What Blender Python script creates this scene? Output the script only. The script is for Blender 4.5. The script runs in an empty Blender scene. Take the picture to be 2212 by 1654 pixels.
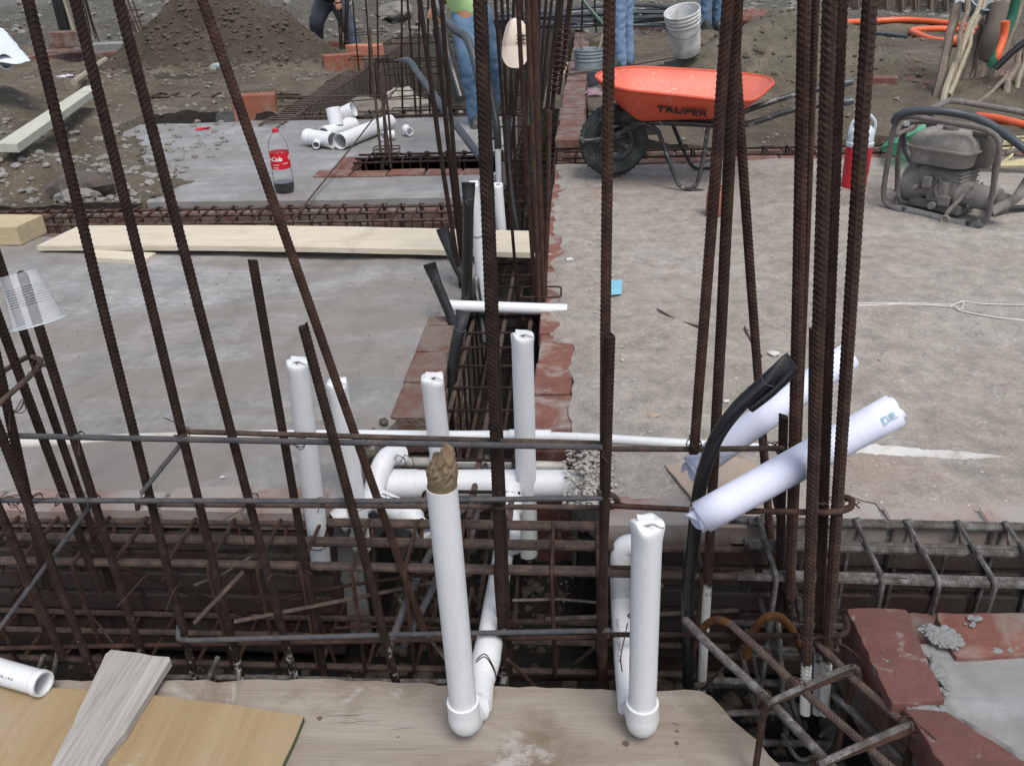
import bpy, bmesh, math, random
from mathutils import Vector, Matrix, noise
random.seed(7)
SC = bpy.context.scene
R = math.radians
# ------------------------------------------------------------------ camera
CAM_H, PITCH, YAW, ROLL = 1.3, 28.0, 5.0, -2.3
FPX, CX, CY = 1841.0, 1106.0, 827.0            # focal length and centre in units of a 2212 x 1654 picture
CM = Matrix.Rotation(R(YAW), 3, 'Z') @ Matrix.Rotation(R(90 - PITCH), 3, 'X') @ Matrix.Rotation(R(ROLL), 3, 'Z')
CO = Vector((0, 0, CAM_H))
cd = bpy.data.cameras.new("camera"); cam = bpy.data.objects.new("camera", cd)
SC.collection.objects.link(cam); SC.camera = cam
cam.matrix_world = Matrix.Translation(CO) @ CM.to_4x4()
cd.sensor_width = 36.0; cd.lens = 36.0 * FPX / 2212.0
cd.clip_start = 0.05; cd.clip_end = 800
# ------------------------------------------------------------------ sky and sun (overcast)
w = bpy.data.worlds.new("World"); SC.world = w; w.use_nodes = True
wn = w.node_tree.nodes; bg = wn["Background"]
sky = wn.new("ShaderNodeTexSky"); sky.sky_type = 'NISHITA'; sky.sun_disc = False
SUN_EL, SUN_AZ = 62.0, 150.0
sky.sun_elevation = R(SUN_EL); sky.sun_rotation = R(SUN_AZ)
sky.air_density = 1.0; sky.dust_density = 3.0; sky.ozone_density = 1.0
hs_ = wn.new("ShaderNodeHueSaturation"); hs_.inputs["Saturation"].default_value = .62; w.node_tree.links.new(sky.outputs[0], hs_.inputs["Color"]); w.node_tree.links.new(hs_.outputs[0], bg.inputs[0]); bg.inputs[1].default_value = 0.095
sl = bpy.data.lights.new("sun", 'SUN'); sl.energy = 1.0; sl.angle = R(25); sl.color = (1.0, 0.96, 0.9)
so = bpy.data.objects.new("sun", sl); SC.collection.objects.link(so)
az = R(SUN_AZ); el = R(SUN_EL)
sdir = Vector((math.sin(az) * math.cos(el), math.cos(az) * math.cos(el), math.sin(el)))   # towards the sun
so.rotation_euler = sdir.to_track_quat('Z', 'Y').to_euler()
SC.view_settings.view_transform = 'Standard'; SC.view_settings.look = 'None'
SC.view_settings.exposure = 1.08; SC.view_settings.gamma = 1.0

# ------------------------------------------------------------------ where a pixel's ray meets a plane
def ray(u, v): return CM @ Vector(((u - CX) / FPX, -(v - CY) / FPX, -1.0))
def az_(u, v, z=0.0):
    d = ray(u, v); return CO + d * ((z - CAM_H) / d.z)
def ay_(u, v, y):
    d = ray(u, v); return CO + d * (y / d.y)
def V(*a): return Vector(a)

# ------------------------------------------------------------------ mesh builder
class MB:
    def __init__(s): s.v = []; s.f = []; s.m = []; s.mi = 0
    def add(s, vs, fs):
        b = len(s.v); s.v += [Vector(p) for p in vs]
        for f in fs: s.f.append(tuple(i + b for i in f)); s.m.append(s.mi)
    def frames(s, pts):
        ts = []
        for i in range(len(pts)):
            a = pts[max(i - 1, 0)]; b = pts[min(i + 1, len(pts) - 1)]
            t = (b - a); ts.append(t.normalized() if t.length > 1e-9 else Vector((0, 0, 1)))
        up = Vector((0, 0, 1)) if abs(ts[0].z) < .9 else Vector((1, 0, 0))
        n = ts[0].cross(up).normalized(); out = []
        for t in ts:
            n = (n - t * n.dot(t)); n = n.normalized() if n.length > 1e-6 else t.orthogonal().normalized()
            out.append((t, n, t.cross(n)))
        return out
    def tube(s, pts, r, n=8, cap=True, close=False):
        pts = [Vector(p) for p in pts]; fr = s.frames(pts); b = len(s.v); N = len(pts)
        for i, p in enumerate(pts):
            rr = r[i] if isinstance(r, (list, tuple)) else r
            _, a, c = fr[i]
            for k in range(n):
                th = 2 * math.pi * k / n
                s.v.append(p + a * (rr * math.cos(th)) + c * (rr * math.sin(th)))
        for i in range(N - 1 + (1 if close else 0)):
            j = (i + 1) % N
            for k in range(n):
                k2 = (k + 1) % n
                s.f.append((b + i * n + k, b + i * n + k2, b + j * n + k2, b + j * n + k)); s.m.append(s.mi)
        if cap and not close:
            s.f.append(tuple(b + k for k in range(n))[::-1]); s.m.append(s.mi)
            s.f.append(tuple(b + (N - 1) * n + k for k in range(n))); s.m.append(s.mi)
    def ringtube(s, pts, ro, ri, n=20):
        """a pipe with a wall: outside, inside and both rims"""
        pts = [Vector(p) for p in pts]; fr = s.frames(pts); b = len(s.v); N = len(pts)
        for rr in (ro, ri):
            for i, p in enumerate(pts):
                _, a, c = fr[i]; q = rr[i] if isinstance(rr, (list, tuple)) else rr
                for k in range(n):
                    th = 2 * math.pi * k / n
                    s.v.append(p + a * (q * math.cos(th)) + c * (q * math.sin(th)))
        o2 = N * n
        for i in range(N - 1):
            for k in range(n):
                k2 = (k + 1) % n
                A, B, Cc, D = b + i * n + k, b + i * n + k2, b + (i + 1) * n + k2, b + (i + 1) * n + k
                s.f.append((A, B, Cc, D)); s.f.append((A + o2, D + o2, Cc + o2, B + o2)); s.m += [s.mi, s.mi]
        for i in (0, N - 1):
            for k in range(n):
                k2 = (k + 1) % n; A, B = b + i * n + k, b + i * n + k2
                s.f.append((A, A + o2, B + o2, B) if i == 0 else (A, B, B + o2, A + o2)); s.m.append(s.mi)
    def rebar(s, pts, r, sp=None, n=10, rib=.08):
        """deformed bar: slanted ribs all along and two long ribs"""
        pts = [Vector(p) for p in pts]; sp = sp or r * 1.0
        L = [0.0]
        for a, b_ in zip(pts, pts[1:]): L.append(L[-1] + (b_ - a).length)
        tot = L[-1]; K = max(2, int(tot / sp)); dl = tot / K
        hs = [(0.0, 0), (.42, 0), (.58, 1), (.84, 1)]
        S = []
        for k in range(K):
            for f, h in hs: S.append(((k + f) * dl, h))
        S.append((tot, 0)); out = []; j = 0
        for d, h in S:
            while j < len(L) - 2 and d > L[j + 1]: j += 1
            t = (d - L[j]) / max(L[j + 1] - L[j], 1e-9); out.append(pts[j].lerp(pts[j + 1], t))
        fr = s.frames(out); b = len(s.v); ph = random.uniform(0, 6.28); N = len(out)
        for i, p in enumerate(out):
            t, a, c = fr[i]; h = S[i][1]; e = 0 if i in (0, N - 1) else 1
            for k in range(n):
                th = 2 * math.pi * k / n + ph; ax = e * r * .85 * math.sin(th - ph + 1.0)
                rr = r * (1 + rib * (1 if (h or k in (0, n // 2)) else -.15))
                s.v.append(p + a * (rr * math.cos(th)) + c * (rr * math.sin(th)) + t * ax)
        for i in range(N - 1):
            for k in range(n):
                k2 = (k + 1) % n
                s.f.append((b + i * n + k, b + i * n + k2, b + (i + 1) * n + k2, b + (i + 1) * n + k)); s.m.append(s.mi)
        s.f.append(tuple(b + k for k in range(n))[::-1]); s.f.append(tuple(b + (N - 1) * n + k for k in range(n))); s.m += [s.mi] * 2
    def lathe(s, prof, base, axis=(0, 0, 1), n=24, cap=True):
        ax = Vector(axis).normalized(); a = ax.orthogonal().normalized(); c = ax.cross(a); b = len(s.v); base = Vector(base)
        for r, h in prof:
            for k in range(n):
                th = 2 * math.pi * k / n
                s.v.append(base + ax * h + a * (r * math.cos(th)) + c * (r * math.sin(th)))
        for i in range(len(prof) - 1):
            for k in range(n):
                k2 = (k + 1) % n
                s.f.append((b + i * n + k, b + i * n + k2, b + (i + 1) * n + k2, b + (i + 1) * n + k)); s.m.append(s.mi)
        if cap:
            s.f.append(tuple(b + k for k in range(n))[::-1]); s.f.append(tuple(b + (len(prof) - 1) * n + k for k in range(n))); s.m += [s.mi] * 2
    def cbox(s, c, size, rot=None, ch=.004, jit=0.0):
        """box with chamfered edges, corners jittered"""
        c = Vector(c); h = [x / 2 for x in size]; M3 = rot if rot else Matrix.Identity(3); idx = {}; vs = []
        for sx in (-1, 1):
            for sy in (-1, 1):
                for sz in (-1, 1):
                    j = Vector([random.uniform(-jit, jit) for _ in range(3)])
                    for a in range(3):
                        p = Vector((sx * (h[0] - (ch if a != 0 else 0)), sy * (h[1] - (ch if a != 1 else 0)), sz * (h[2] - (ch if a != 2 else 0))))
                        idx[(sx, sy, sz, a)] = len(vs); vs.append(c + M3 @ (p + j))
        fs = []
        for sg in (-1, 1):
            q = [idx[(sg, y, z, 0)] for y, z in ((-1, -1), (1, -1), (1, 1), (-1, 1))]; fs.append(q if sg > 0 else q[::-1])
            q = [idx[(x, sg, z, 1)] for x, z in ((-1, -1), (-1, 1), (1, 1), (1, -1))]; fs.append(q if sg > 0 else q[::-1])
            q = [idx[(x, y, sg, 2)] for x, y in ((-1, -1), (1, -1), (1, 1), (-1, 1))]; fs.append(q if sg > 0 else q[::-1])
        for a in (-1, 1):
            for b_ in (-1, 1):
                fs.append([idx[(a, b_, -1, 0)], idx[(a, b_, 1, 0)], idx[(a, b_, 1, 1)], idx[(a, b_, -1, 1)]])
                fs.append([idx[(a, -1, b_, 0)], idx[(a, 1, b_, 0)], idx[(a, 1, b_, 2)], idx[(a, -1, b_, 2)]])
                fs.append([idx[(-1, a, b_, 1)], idx[(1, a, b_, 1)], idx[(1, a, b_, 2)], idx[(-1, a, b_, 2)]])
                for sz in (-1, 1): fs.append([idx[(a, b_, sz, 0)], idx[(a, b_, sz, 1)], idx[(a, b_, sz, 2)]])
        s.add(vs, fs)
    def slab_poly(s, poly, th, up=(0, 0, 1)):
        """flat polygon given by its top outline, extruded down by th, with a fine chamfer"""
        up = Vector(up).normalized(); P = [Vector(p) for p in poly]; c = sum(P, Vector()) / len(P); n = len(P)
        ins = [p + (c - p).normalized() * min(.0025, th * .3) for p in P]
        vs = [p for p in ins] + [p - up * min(.0025, th * .3) for p in P] + [p - up * th for p in P]
        fs = [tuple(range(n)), tuple(range(2 * n, 3 * n))[::-1]]
        for i in range(n):
            j = (i + 1) % n
            fs.append((i, n + i, n + j, j)); fs.append((n + i, 2 * n + i, 2 * n + j, n + j))
        s.add(vs, fs)
    def stone(s, c, r, sq=(1, 1, 1)):
        b = len(s.v); vs = []
        rot = Matrix.Rotation(random.uniform(0, 6.28), 3, 'Z') @ Matrix.Rotation(random.uniform(0, 6.28), 3, 'X')
        for p in ICO_V:
            q = rot @ (p * r * random.uniform(.72, 1.15)); vs.append(Vector(c) + Vector((q.x * sq[0], q.y * sq[1], q.z * sq[2])))
        s.add(vs, ICO_F)
    def build(s, name, mat, root=None, parent=None, smooth=False, label=None):
        par = parent or root
        o_ = ORG.get(par.name, Vector()) if par else None
        if par is None:
            xs = [p.x for p in s.v]; ys = [p.y for p in s.v]; zs = [p.z for p in s.v]
            o_ = Vector(((min(xs) + max(xs)) / 2, (min(ys) + max(ys)) / 2, min(zs)))
        me = bpy.data.meshes.new(name); me.from_pydata([tuple(p - o_) for p in s.v], [], s.f)
        mats = mat if isinstance(mat, (list, tuple)) else [mat]
        for m in mats: me.materials.append(m)
        me.polygons.foreach_set("material_index", s.m)
        if smooth: me.polygons.foreach_set("use_smooth", [True] * len(me.polygons))
        me.update(); bm = bmesh.new(); bm.from_mesh(me); bmesh.ops.recalc_face_normals(bm, faces=bm.faces); bm.to_mesh(me); bm.free()
        if smooth and hasattr(me, "set_sharp_from_angle"): me.set_sharp_from_angle(angle=R(40))
        o = bpy.data.objects.new(name, me); SC.collection.objects.link(o)
        if par: o.parent = par; ORG[o.name] = o_
        else: o.location = o_; ORG[o.name] = o_
        if label: o['label'] = label
        return o
ORG = {}
_b = bmesh.new(); bmesh.ops.create_icosphere(_b, subdivisions=1, radius=1)
ICO_V = [v.co.copy() for v in _b.verts]; _b.verts.index_update(); ICO_F = [tuple(v.index for v in f.verts) for f in _b.faces]; _b.free()

def tag(o, label, cat, group=None):
    o['label'] = label; o['category'] = cat
    if group: o['group'] = group
    return o
def thing(name, label, cat, loc, group=None):
    o = bpy.data.objects.new(name, None); SC.collection.objects.link(o); o.location = loc; o.empty_display_size = .05
    ORG[o.name] = Vector(loc); return tag(o, label, cat, group)
def structure(o): o['kind'] = 'structure'; return o
def twin(o, root, offset):
    """another part with the same mesh, moved by offset"""
    c = o.copy(); SC.collection.objects.link(c); c.parent = root; c.location = o.location + Vector(offset); ORG[c.name] = ORG.get(o.name, Vector()); return c
def spline(pts, k=6):
    P = [Vector(p) for p in pts]; out = []
    for i in range(len(P) - 1):
        a = P[max(i - 1, 0)]; b = P[i]; c = P[i + 1]; d = P[min(i + 2, len(P) - 1)]
        for j in range(k):
            t = j / k
            out.append(.5 * ((2 * b) + (c - a) * t + (2 * a - 5 * b + 4 * c - d) * t * t + (3 * b - a - 3 * c + d) * t ** 3))
    out.append(P[-1]); return out
def fbm(p, o=4): return noise.fractal(Vector(p), 1.0, 2.0, o)
def rnd(a, b): return random.uniform(a, b)

# ------------------------------------------------------------------ materials
def NT(name):
    m = bpy.data.materials.new(name); m.use_nodes = True; nt = m.node_tree
    return m, nt, nt.nodes["Principled BSDF"]
def nnode(nt, scale, detail=6, rough=.6, co=None, dist=0.0):
    n = nt.nodes.new("ShaderNodeTexNoise"); n.inputs["Scale"].default_value = scale; n.inputs["Detail"].default_value = detail
    n.inputs["Roughness"].default_value = rough; n.inputs["Distortion"].default_value = dist
    nt.links.new(co, n.inputs["Vector"]); return n.outputs["Fac"]
def ramp(nt, fac, stops, interp='LINEAR'):
    r = nt.nodes.new("ShaderNodeValToRGB"); r.color_ramp.interpolation = interp; el_ = r.color_ramp.elements
    while len(el_) < len(stops): el_.new(.5)
    for e, (p, c) in zip(el_, stops): e.position = p; e.color = (c[0], c[1], c[2], 1) if not isinstance(c, (int, float)) else (c, c, c, 1)
    nt.links.new(fac, r.inputs[0]); return r.outputs[0]
def mix(nt, fac, a, b, mode='MIX'):
    n = nt.nodes.new("ShaderNodeMix"); n.data_type = 'RGBA'; n.blend_type = mode
    for sock, val in ((n.inputs[0], fac), (n.inputs[6], a), (n.inputs[7], b)):
        if isinstance(val, (int, float)): sock.default_value = val if sock.type == 'VALUE' else (val, val, val, 1)
        elif isinstance(val, tuple): sock.default_value = (*val, 1)
        else: nt.links.new(val, sock)
    return n.outputs[2]
def bumpn(nt, h, strength, dist, prev=None):
    b = nt.nodes.new("ShaderNodeBump"); b.inputs["Strength"].default_value = strength; b.inputs["Distance"].default_value = dist
    nt.links.new(h, b.inputs["Height"])
    if prev: nt.links.new(prev, b.inputs["Normal"])
    return b.outputs[0]
def coords(nt, world=False, stretch=None):
    if world: co = nt.nodes.new("ShaderNodeNewGeometry").outputs["Position"]
    else: co = nt.nodes.new("ShaderNodeTexCoord").outputs["Object"]
    if stretch:
        mp = nt.nodes.new("ShaderNodeMapping"); mp.inputs["Scale"].default_value = stretch; nt.links.new(co, mp.inputs[0]); co = mp.outputs[0]
    return co
def simple(name, c1, c2=None, scale=9, rough=.6, bump=.15, bscale=90, dirt=None, dirt_at=(.52, .7), dscale=5, metal=0, stretch=None, rvar=.15, spec=.5, bd=.004):
    m, nt, b = NT(name); co = coords(nt, stretch=stretch); c2 = c2 or tuple(x * .8 for x in c1)
    f = nnode(nt, scale, 8, .65, co); col = ramp(nt, f, [(.32, c1), (.68, c2)])
    if dirt:
        d = ramp(nt, nnode(nt, dscale, 10, .7, co, .4), [(dirt_at[0], 0.0), (dirt_at[1], 1.0)])
        col = mix(nt, d, col, dirt)
    nt.links.new(col, b.inputs["Base Color"])
    fb = nnode(nt, bscale, 6, .6, co)
    nt.links.new(ramp(nt, fb, [(.3, max(rough - rvar, .03)), (.7, min(rough + rvar, 1))]), b.inputs["Roughness"])
    b.inputs["Metallic"].default_value = metal; b.inputs["Specular IOR Level"].default_value = spec
    if bump: nt.links.new(bumpn(nt, fb, bump, bd), b.inputs["Normal"])
    return m
def rebar_mat(name, c1, c2, c3, paint=None):
    m, nt, b = NT(name); co = coords(nt, True)
    f = nnode(nt, 28, 9, .7, co); col = ramp(nt, f, [(.3, c1), (.5, c2), (.72, c3)])
    f2 = nnode(nt, 300, 5, .6, co); col = mix(nt, .45, col, ramp(nt, f2, [(.3, .25), (.7, 1.0)]), 'MULTIPLY')
    if paint:                                # cement splash and old white paint, only on the lowest part of a bar
        sx = nt.nodes.new("ShaderNodeSeparateXYZ"); nt.links.new(co, sx.inputs[0])
        mr = nt.nodes.new("ShaderNodeMapRange"); mr.inputs[1].default_value = paint[0]; mr.inputs[2].default_value = paint[1]
        mr.inputs[3].default_value = 0; mr.inputs[4].default_value = paint[2]; nt.links.new(sx.outputs[2], mr.inputs[0])
        ad = nt.nodes.new("ShaderNodeMath"); ad.operation = 'ADD'; nt.links.new(mr.outputs[0], ad.inputs[0]); nt.links.new(nnode(nt, 35, 8, .7, co), ad.inputs[1])
        d = ramp(nt, ad.outputs[0], [(.7, 0.0), (.82, 1.0)])
        col = mix(nt, d, col, (.5, .5, .49))
    nt.links.new(col, b.inputs["Base Color"]); b.inputs["Roughness"].default_value = .85; b.inputs["Metallic"].default_value = 0.0
    b.inputs["Specular IOR Level"].default_value = .25
    nt.links.new(bumpn(nt, f2, .5, .002), b.inputs["Normal"]); return m
def earth(name, cols, scale, stones=None, wet=0.0, bump=.6, big=1.2, red=None, fine=.6, damp=None):
    m, nt, b = NT(name); co = coords(nt, True)
    f = nnode(nt, big, 10, .65, co); col = ramp(nt, f, [(.3, cols[0]), (.5, cols[1]), (.7, cols[2])])
    f2 = nnode(nt, scale, 10, .72, co); col = mix(nt, .75, col, ramp(nt, f2, [(.3, .45), (.5, .85), (.7, 1.25)]), 'MULTIPLY')
    f3 = nnode(nt, scale * 9, 6, .7, co); col = mix(nt, fine, col, ramp(nt, f3, [(.3, .5), (.55, 1.0), (.75, 1.35)]), 'MULTIPLY')
    if damp:
        cs = coords(nt, True, (.55, 1.6, 1)); dd = ramp(nt, nnode(nt, 1.3, 9, .68, cs, 1.2), [(.42, 0.0), (.58, .9)]); col = mix(nt, dd, col, damp)
        pit = ramp(nt, nnode(nt, 34, 5, .75, co, .4), [(.60, 0.0), (.68, .55)]); pm = nt.nodes.new("ShaderNodeMath"); pm.operation = "MULTIPLY"; nt.links.new(pit, pm.inputs[0]); nt.links.new(ramp(nt, nnode(nt, 2.4, 4, .6, co), [(.45, .1), (.62, 1.0)]), pm.inputs[1]); col = mix(nt, pm.outputs[0], col, tuple(x * .45 for x in damp))
    if red: col = mix(nt, ramp(nt, nnode(nt, red[1], 8, .7, co, .5), [(red[2], 0.0), (red[2] + .1, .7)]), col, red[0])
    if damp:                       # sweeps of a trowel
        wv = nt.nodes.new("ShaderNodeTexWave"); wv.inputs["Scale"].default_value = 1.6; wv.inputs["Distortion"].default_value = 9; wv.inputs["Detail"].default_value = 4; wv.inputs["Detail Scale"].default_value = 1.4; nt.links.new(co, wv.inputs["Vector"])
        col = mix(nt, .16, col, ramp(nt, wv.outputs["Fac"], [(.0, .55), (.25, 1.0), (.8, 1.06)]), "MULTIPLY")
    if stones:
        v = nt.nodes.new("ShaderNodeTexVoronoi"); v.inputs["Scale"].default_value = stones[1]; nt.links.new(co, v.inputs["Vector"])
        d = ramp(nt, v.outputs["Distance"], [(.12, 1.0), (.22, 0.0)]); k = nt.nodes.new("ShaderNodeMath"); k.operation = 'MULTIPLY'
        nt.links.new(d, k.inputs[0]); nt.links.new(ramp(nt, nnode(nt, 7, 4, .6, co), [(.45, 0.0), (.6, 1.0)]), k.inputs[1]); col = mix(nt, k.outputs[0], col, stones[0])
    nt.links.new(col, b.inputs["Base Color"])
    rr = ramp(nt, nnode(nt, 2.2, 6, .6, co), [(.42, .95 - wet), (.6, .95)]); nt.links.new(rr, b.inputs["Roughness"]); b.inputs["Specular IOR Level"].default_value = .3
    n1 = bumpn(nt, f2, bump, .03); nt.links.new(bumpn(nt, f3, bump, .008, n1), b.inputs["Normal"]); return m
def wood(name, c1, c2, c3, axis=0, fine=.4, stain=None, rough=.75, grain=1.0, crust=None, gw=1.0):
    m, nt, b = NT(name); st = [14 * gw, 14 * gw, 14 * gw]; st[axis] = .9
    co0 = coords(nt); co = coords(nt, stretch=tuple(st))
    f = nnode(nt, 3.0 * grain, 8, .65, co, .6); col = ramp(nt, f, [(.28, c1), (.5, c2), (.72, c3)])
    st2 = [90, 90, 90]; st2[axis] = 2.0; f2 = nnode(nt, 2.4, 5, .6, coords(nt, stretch=tuple(st2)))
    col = mix(nt, fine, col, ramp(nt, f2, [(.32, .45), (.5, 1.0), (.75, 1.15)]), 'MULTIPLY')
    if stain: col = mix(nt, ramp(nt, nnode(nt, stain[1], 8, .7, co0, .3), [(stain[2], 0.0), (stain[2] + .16, .85)]), col, stain[0])
    if crust: col = mix(nt, ramp(nt, nnode(nt, crust[1], 10, .75, co0, .5), [(crust[2], 0.0), (crust[2] + .08, .8)]), col, crust[0])
    sp_ = ramp(nt, nnode(nt, 55, 4, .7, co0), [(.68, 0.0), (.74, .6)]); col = mix(nt, sp_, col, (.16, .12, .09))
    nt.links.new(col, b.inputs["Base Color"]); b.inputs["Roughness"].default_value = rough; b.inputs["Specular IOR Level"].default_value = .3
    nt.links.new(bumpn(nt, f2, .35, .004), b.inputs["Normal"]); return m
def thin_plastic(name, tint=(.95, .97, .97), haze=.12, milk=(.8, .82, .84), gloss=.16):
    m, nt, b = NT(name); nt.nodes.remove(b); out = nt.nodes["Material Output"]
    tr = nt.nodes.new("ShaderNodeBsdfTransparent"); tr.inputs[0].default_value = (*tint, 1)
    gl = nt.nodes.new("ShaderNodeBsdfGlossy"); gl.inputs[1].default_value = .12
    df = nt.nodes.new("ShaderNodeBsdfDiffuse"); df.inputs[0].default_value = (*milk, 1)
    lw = nt.nodes.new("ShaderNodeLayerWeight"); lw.inputs[0].default_value = gloss
    m1 = nt.nodes.new("ShaderNodeMixShader"); nt.links.new(lw.outputs[0], m1.inputs[0]); nt.links.new(tr.outputs[0], m1.inputs[1]); nt.links.new(gl.outputs[0], m1.inputs[2])
    m2 = nt.nodes.new("ShaderNodeMixShader"); m2.inputs[0].default_value = haze; nt.links.new(m1.outputs[0], m2.inputs[1]); nt.links.new(df.outputs[0], m2.inputs[2])
    nt.links.new(m2.outputs[0], out.inputs[0]); return m

RUST = rebar_mat("rust", (.013, .008, .0065), (.026, .015, .0115), (.05, .030, .022))
RUSTP = rebar_mat("rust_splashed", (.013, .008, .0065), (.028, .016, .012), (.055, .033, .025), paint=(-.05, -.36, .22))
RUSTR = rebar_mat("rust_reddish", (.026, .013, .010), (.056, .029, .021), (.095, .052, .037))
RUSTW = rebar_mat("rust_painted", (.026, .015, .012), (.048, .027, .02), (.082, .048, .036), paint=(.0, -.16, .62))
STEEL = rebar_mat("steel_bar", (.045, .045, .05), (.085, .085, .095), (.13, .105, .09))
STEELR = rebar_mat("steel_rusting", (.04, .03, .027), (.085, .06, .05), (.15, .10, .075))
DUSTBAR = rebar_mat("dusty_bar", (.06, .045, .038), (.12, .095, .08), (.2, .165, .14))
CEMBAR = rebar_mat("cement_bar", (.045, .038, .033), (.10, .09, .083), (.27, .265, .265))
ORUST = rebar_mat("orange_rust", (.045, .02, .008), (.10, .042, .014), (.15, .072, .028))
WIRE = simple("tie_wire", (.02, .012, .01), (.05, .022, .014), rough=.7)
WIREG = simple("grey_wire", (.06, .06, .065), (.12, .11, .11), rough=.6)
def pvc_mat(name, c, grime=.5):
    m, nt, b = NT(name); co = coords(nt); cs = coords(nt, True, (60, 60, 5))
    col = ramp(nt, nnode(nt, 3, 6, .6, co), [(.3, c), (.7, tuple(x * .93 for x in c))])
    st = ramp(nt, nnode(nt, 1.0, 7, .7, cs, .3), [(.52, 0.0), (.72, grime * .6)]); col = mix(nt, st, col, (.50, .48, .44))
    sp = ramp(nt, nnode(nt, 26, 8, .75, co, .6), [(.60, 0.0), (.70, grime)]); col = mix(nt, sp, col, (.38, .34, .29))
    sc = ramp(nt, nnode(nt, 160, 3, .6, co), [(.66, 0.0), (.72, grime * .8)]); col = mix(nt, sc, col, (.33, .32, .31))
    nt.links.new(col, b.inputs["Base Color"]); nt.links.new(ramp(nt, nnode(nt, 18, 5, .6, co), [(.35, .3), (.65, .55)]), b.inputs["Roughness"]); return m
PVC = pvc_mat("pvc", (.645, .66, .68), .6)
PVCD = simple("pvc_dirty", (.56, .555, .53), (.44, .42, .385), scale=7, rough=.5, bump=.05, dirt=(.3, .27, .23), dirt_at=(.52, .75), dscale=14)
PVCI = simple("pvc_inside", (.5, .52, .53), (.42, .43, .43), rough=.6)
HOSE = simple("black_conduit", (.009, .009, .010), (.016, .016, .018), rough=.32, bump=.05, dirt=(.10, .095, .09), dirt_at=(.6, .9), dscale=14)
HOSEG = simple("grey_conduit", (.035, .042, .05), (.06, .07, .08), rough=.42, bump=.05, dirt=(.2, .2, .2), dirt_at=(.58, .85), dscale=12)
BRICK = simple("brick", (.12, .044, .032), (.185, .075, .055), scale=16, rough=.9, bump=.5, bscale=160, dirt=(.19, .155, .13), dirt_at=(.48, .68), dscale=9)
BRICKD = simple("brick_muddy", (.095, .043, .034), (.15, .072, .054), scale=10, rough=.9, bump=.5, bscale=120, dirt=(.16, .14, .12), dirt_at=(.46, .62), dscale=9)
BRICKO = simple("brick_orange", (.25, .078, .042), (.18, .06, .036), scale=9, rough=.95, bump=.6, bscale=70, dirt=(.22, .135, .10), dirt_at=(.46, .64), dscale=7, bd=.01)
BRICKN = simple("brick_wet", (.088, .034, .027), (.13, .053, .041), scale=14, rough=.8, bump=.7, bscale=70, dirt=(.19, .165, .145), dirt_at=(.57, .66), dscale=17)
MORTAR = simple("mortar", (.235, .24, .238), (.19, .193, .19), scale=20, rough=.9, bump=.9, bscale=110, bd=.01)
PAINT_OI = simple("orange_paint_dusty", (.58, .135, .085), (.62, .18, .125), scale=4, rough=.55, bump=.03, dirt=(.68, .46, .40), dirt_at=(.60, .67), dscale=13)
BRICKM = simple("brick_trench_shaded", (.035, .017, .013), (.058, .03, .024), scale=10, rough=.95, bump=.6, bscale=120, dirt=(.042, .035, .03), dirt_at=(.42, .6), dscale=7)  # darkened brick: the shade on the lower trench walls is in its colour
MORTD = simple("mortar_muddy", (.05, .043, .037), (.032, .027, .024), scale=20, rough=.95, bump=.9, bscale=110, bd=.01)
PAPER = simple("paper", (.64, .665, .79), (.60, .625, .76), scale=3, rough=.75, bump=.02)
KRAFT = simple("kraft_paper", (.18, .13, .08), (.14, .10, .06), scale=14, rough=.85, bump=.3, bscale=60)
PAINT_O = simple("orange_paint", (.53, .068, .030), (.58, .088, .04), scale=5, rough=.5, bump=.03, dirt=(.50, .25, .19), dirt_at=(.60, .68), dscale=12)
PAINT_K = simple("black_paint", (.014, .014, .015), (.025, .025, .026), scale=8, rough=.4, bump=.05, dirt=(.28, .28, .27), dirt_at=(.55, .68), dscale=16)
RUBBER = simple("rubber", (.022, .026, .025), (.035, .04, .038), scale=9, rough=.75, bump=.1, dirt=(.13, .145, .125), dirt_at=(.5, .72), dscale=11)
JEANS = simple("jeans", (.065, .125, .21), (.11, .185, .28), scale=7, rough=.95, bump=.3, bscale=200)
JEANSL = simple("jeans_light", (.13, .22, .35), (.2, .3, .43), scale=6, rough=.95, bump=.3, bscale=200)
JEANSD = simple("jeans_dark", (.035, .042, .055), (.06, .07, .085), scale=6, rough=.95, bump=.3, bscale=200, dirt=(.055, .09, .15), dirt_at=(.5, .7), dscale=3)
SKIN = simple("skin", (.36, .18, .11), (.31, .15, .09), rough=.6, bump=.03)
HAIR = simple("hair", (.01, .008, .007), (.018, .014, .012), rough=.6)
GREEN_CLOTH = simple("green_cloth", (.5, .72, .32), (.42, .64, .28), rough=.9)
GREY_CLOTH = simple("grey_cloth", (.03, .03, .035), (.05, .05, .055), rough=.9)
BLUE_CLOTH = simple("blue_cloth", (.08, .11, .2), (.06, .09, .17), rough=.9)
CAPC = simple("cap_cloth", (.58, .50, .42), (.50, .43, .36), scale=12, rough=.95, bump=.2, dirt=(.36, .3, .25), dirt_at=(.56, .8), dscale=9)
INK = simple("dark_ink", (.012, .011, .012), (.02, .018, .018), rough=.6)
INKG = simple("grey_ink", (.16, .17, .18), (.2, .2, .21), rough=.8)
TEAL = simple("teal_ink", (.22, .42, .48), (.3, .5, .56), rough=.8)
WHITEP = simple("white_print", (.8, .78, .76), (.75, .73, .7), rough=.5)
LABELR = simple("red_label", (.56, .012, .022), (.5, .012, .02), rough=.35, bump=0)
REDP = simple("red_plastic", (.52, .012, .03), (.45, .012, .028), scale=5, rough=.4, bump=.02)
WHITEPL = simple("white_plastic", (.58, .63, .69), (.53, .58, .64), rough=.4, bump=.02)
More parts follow.
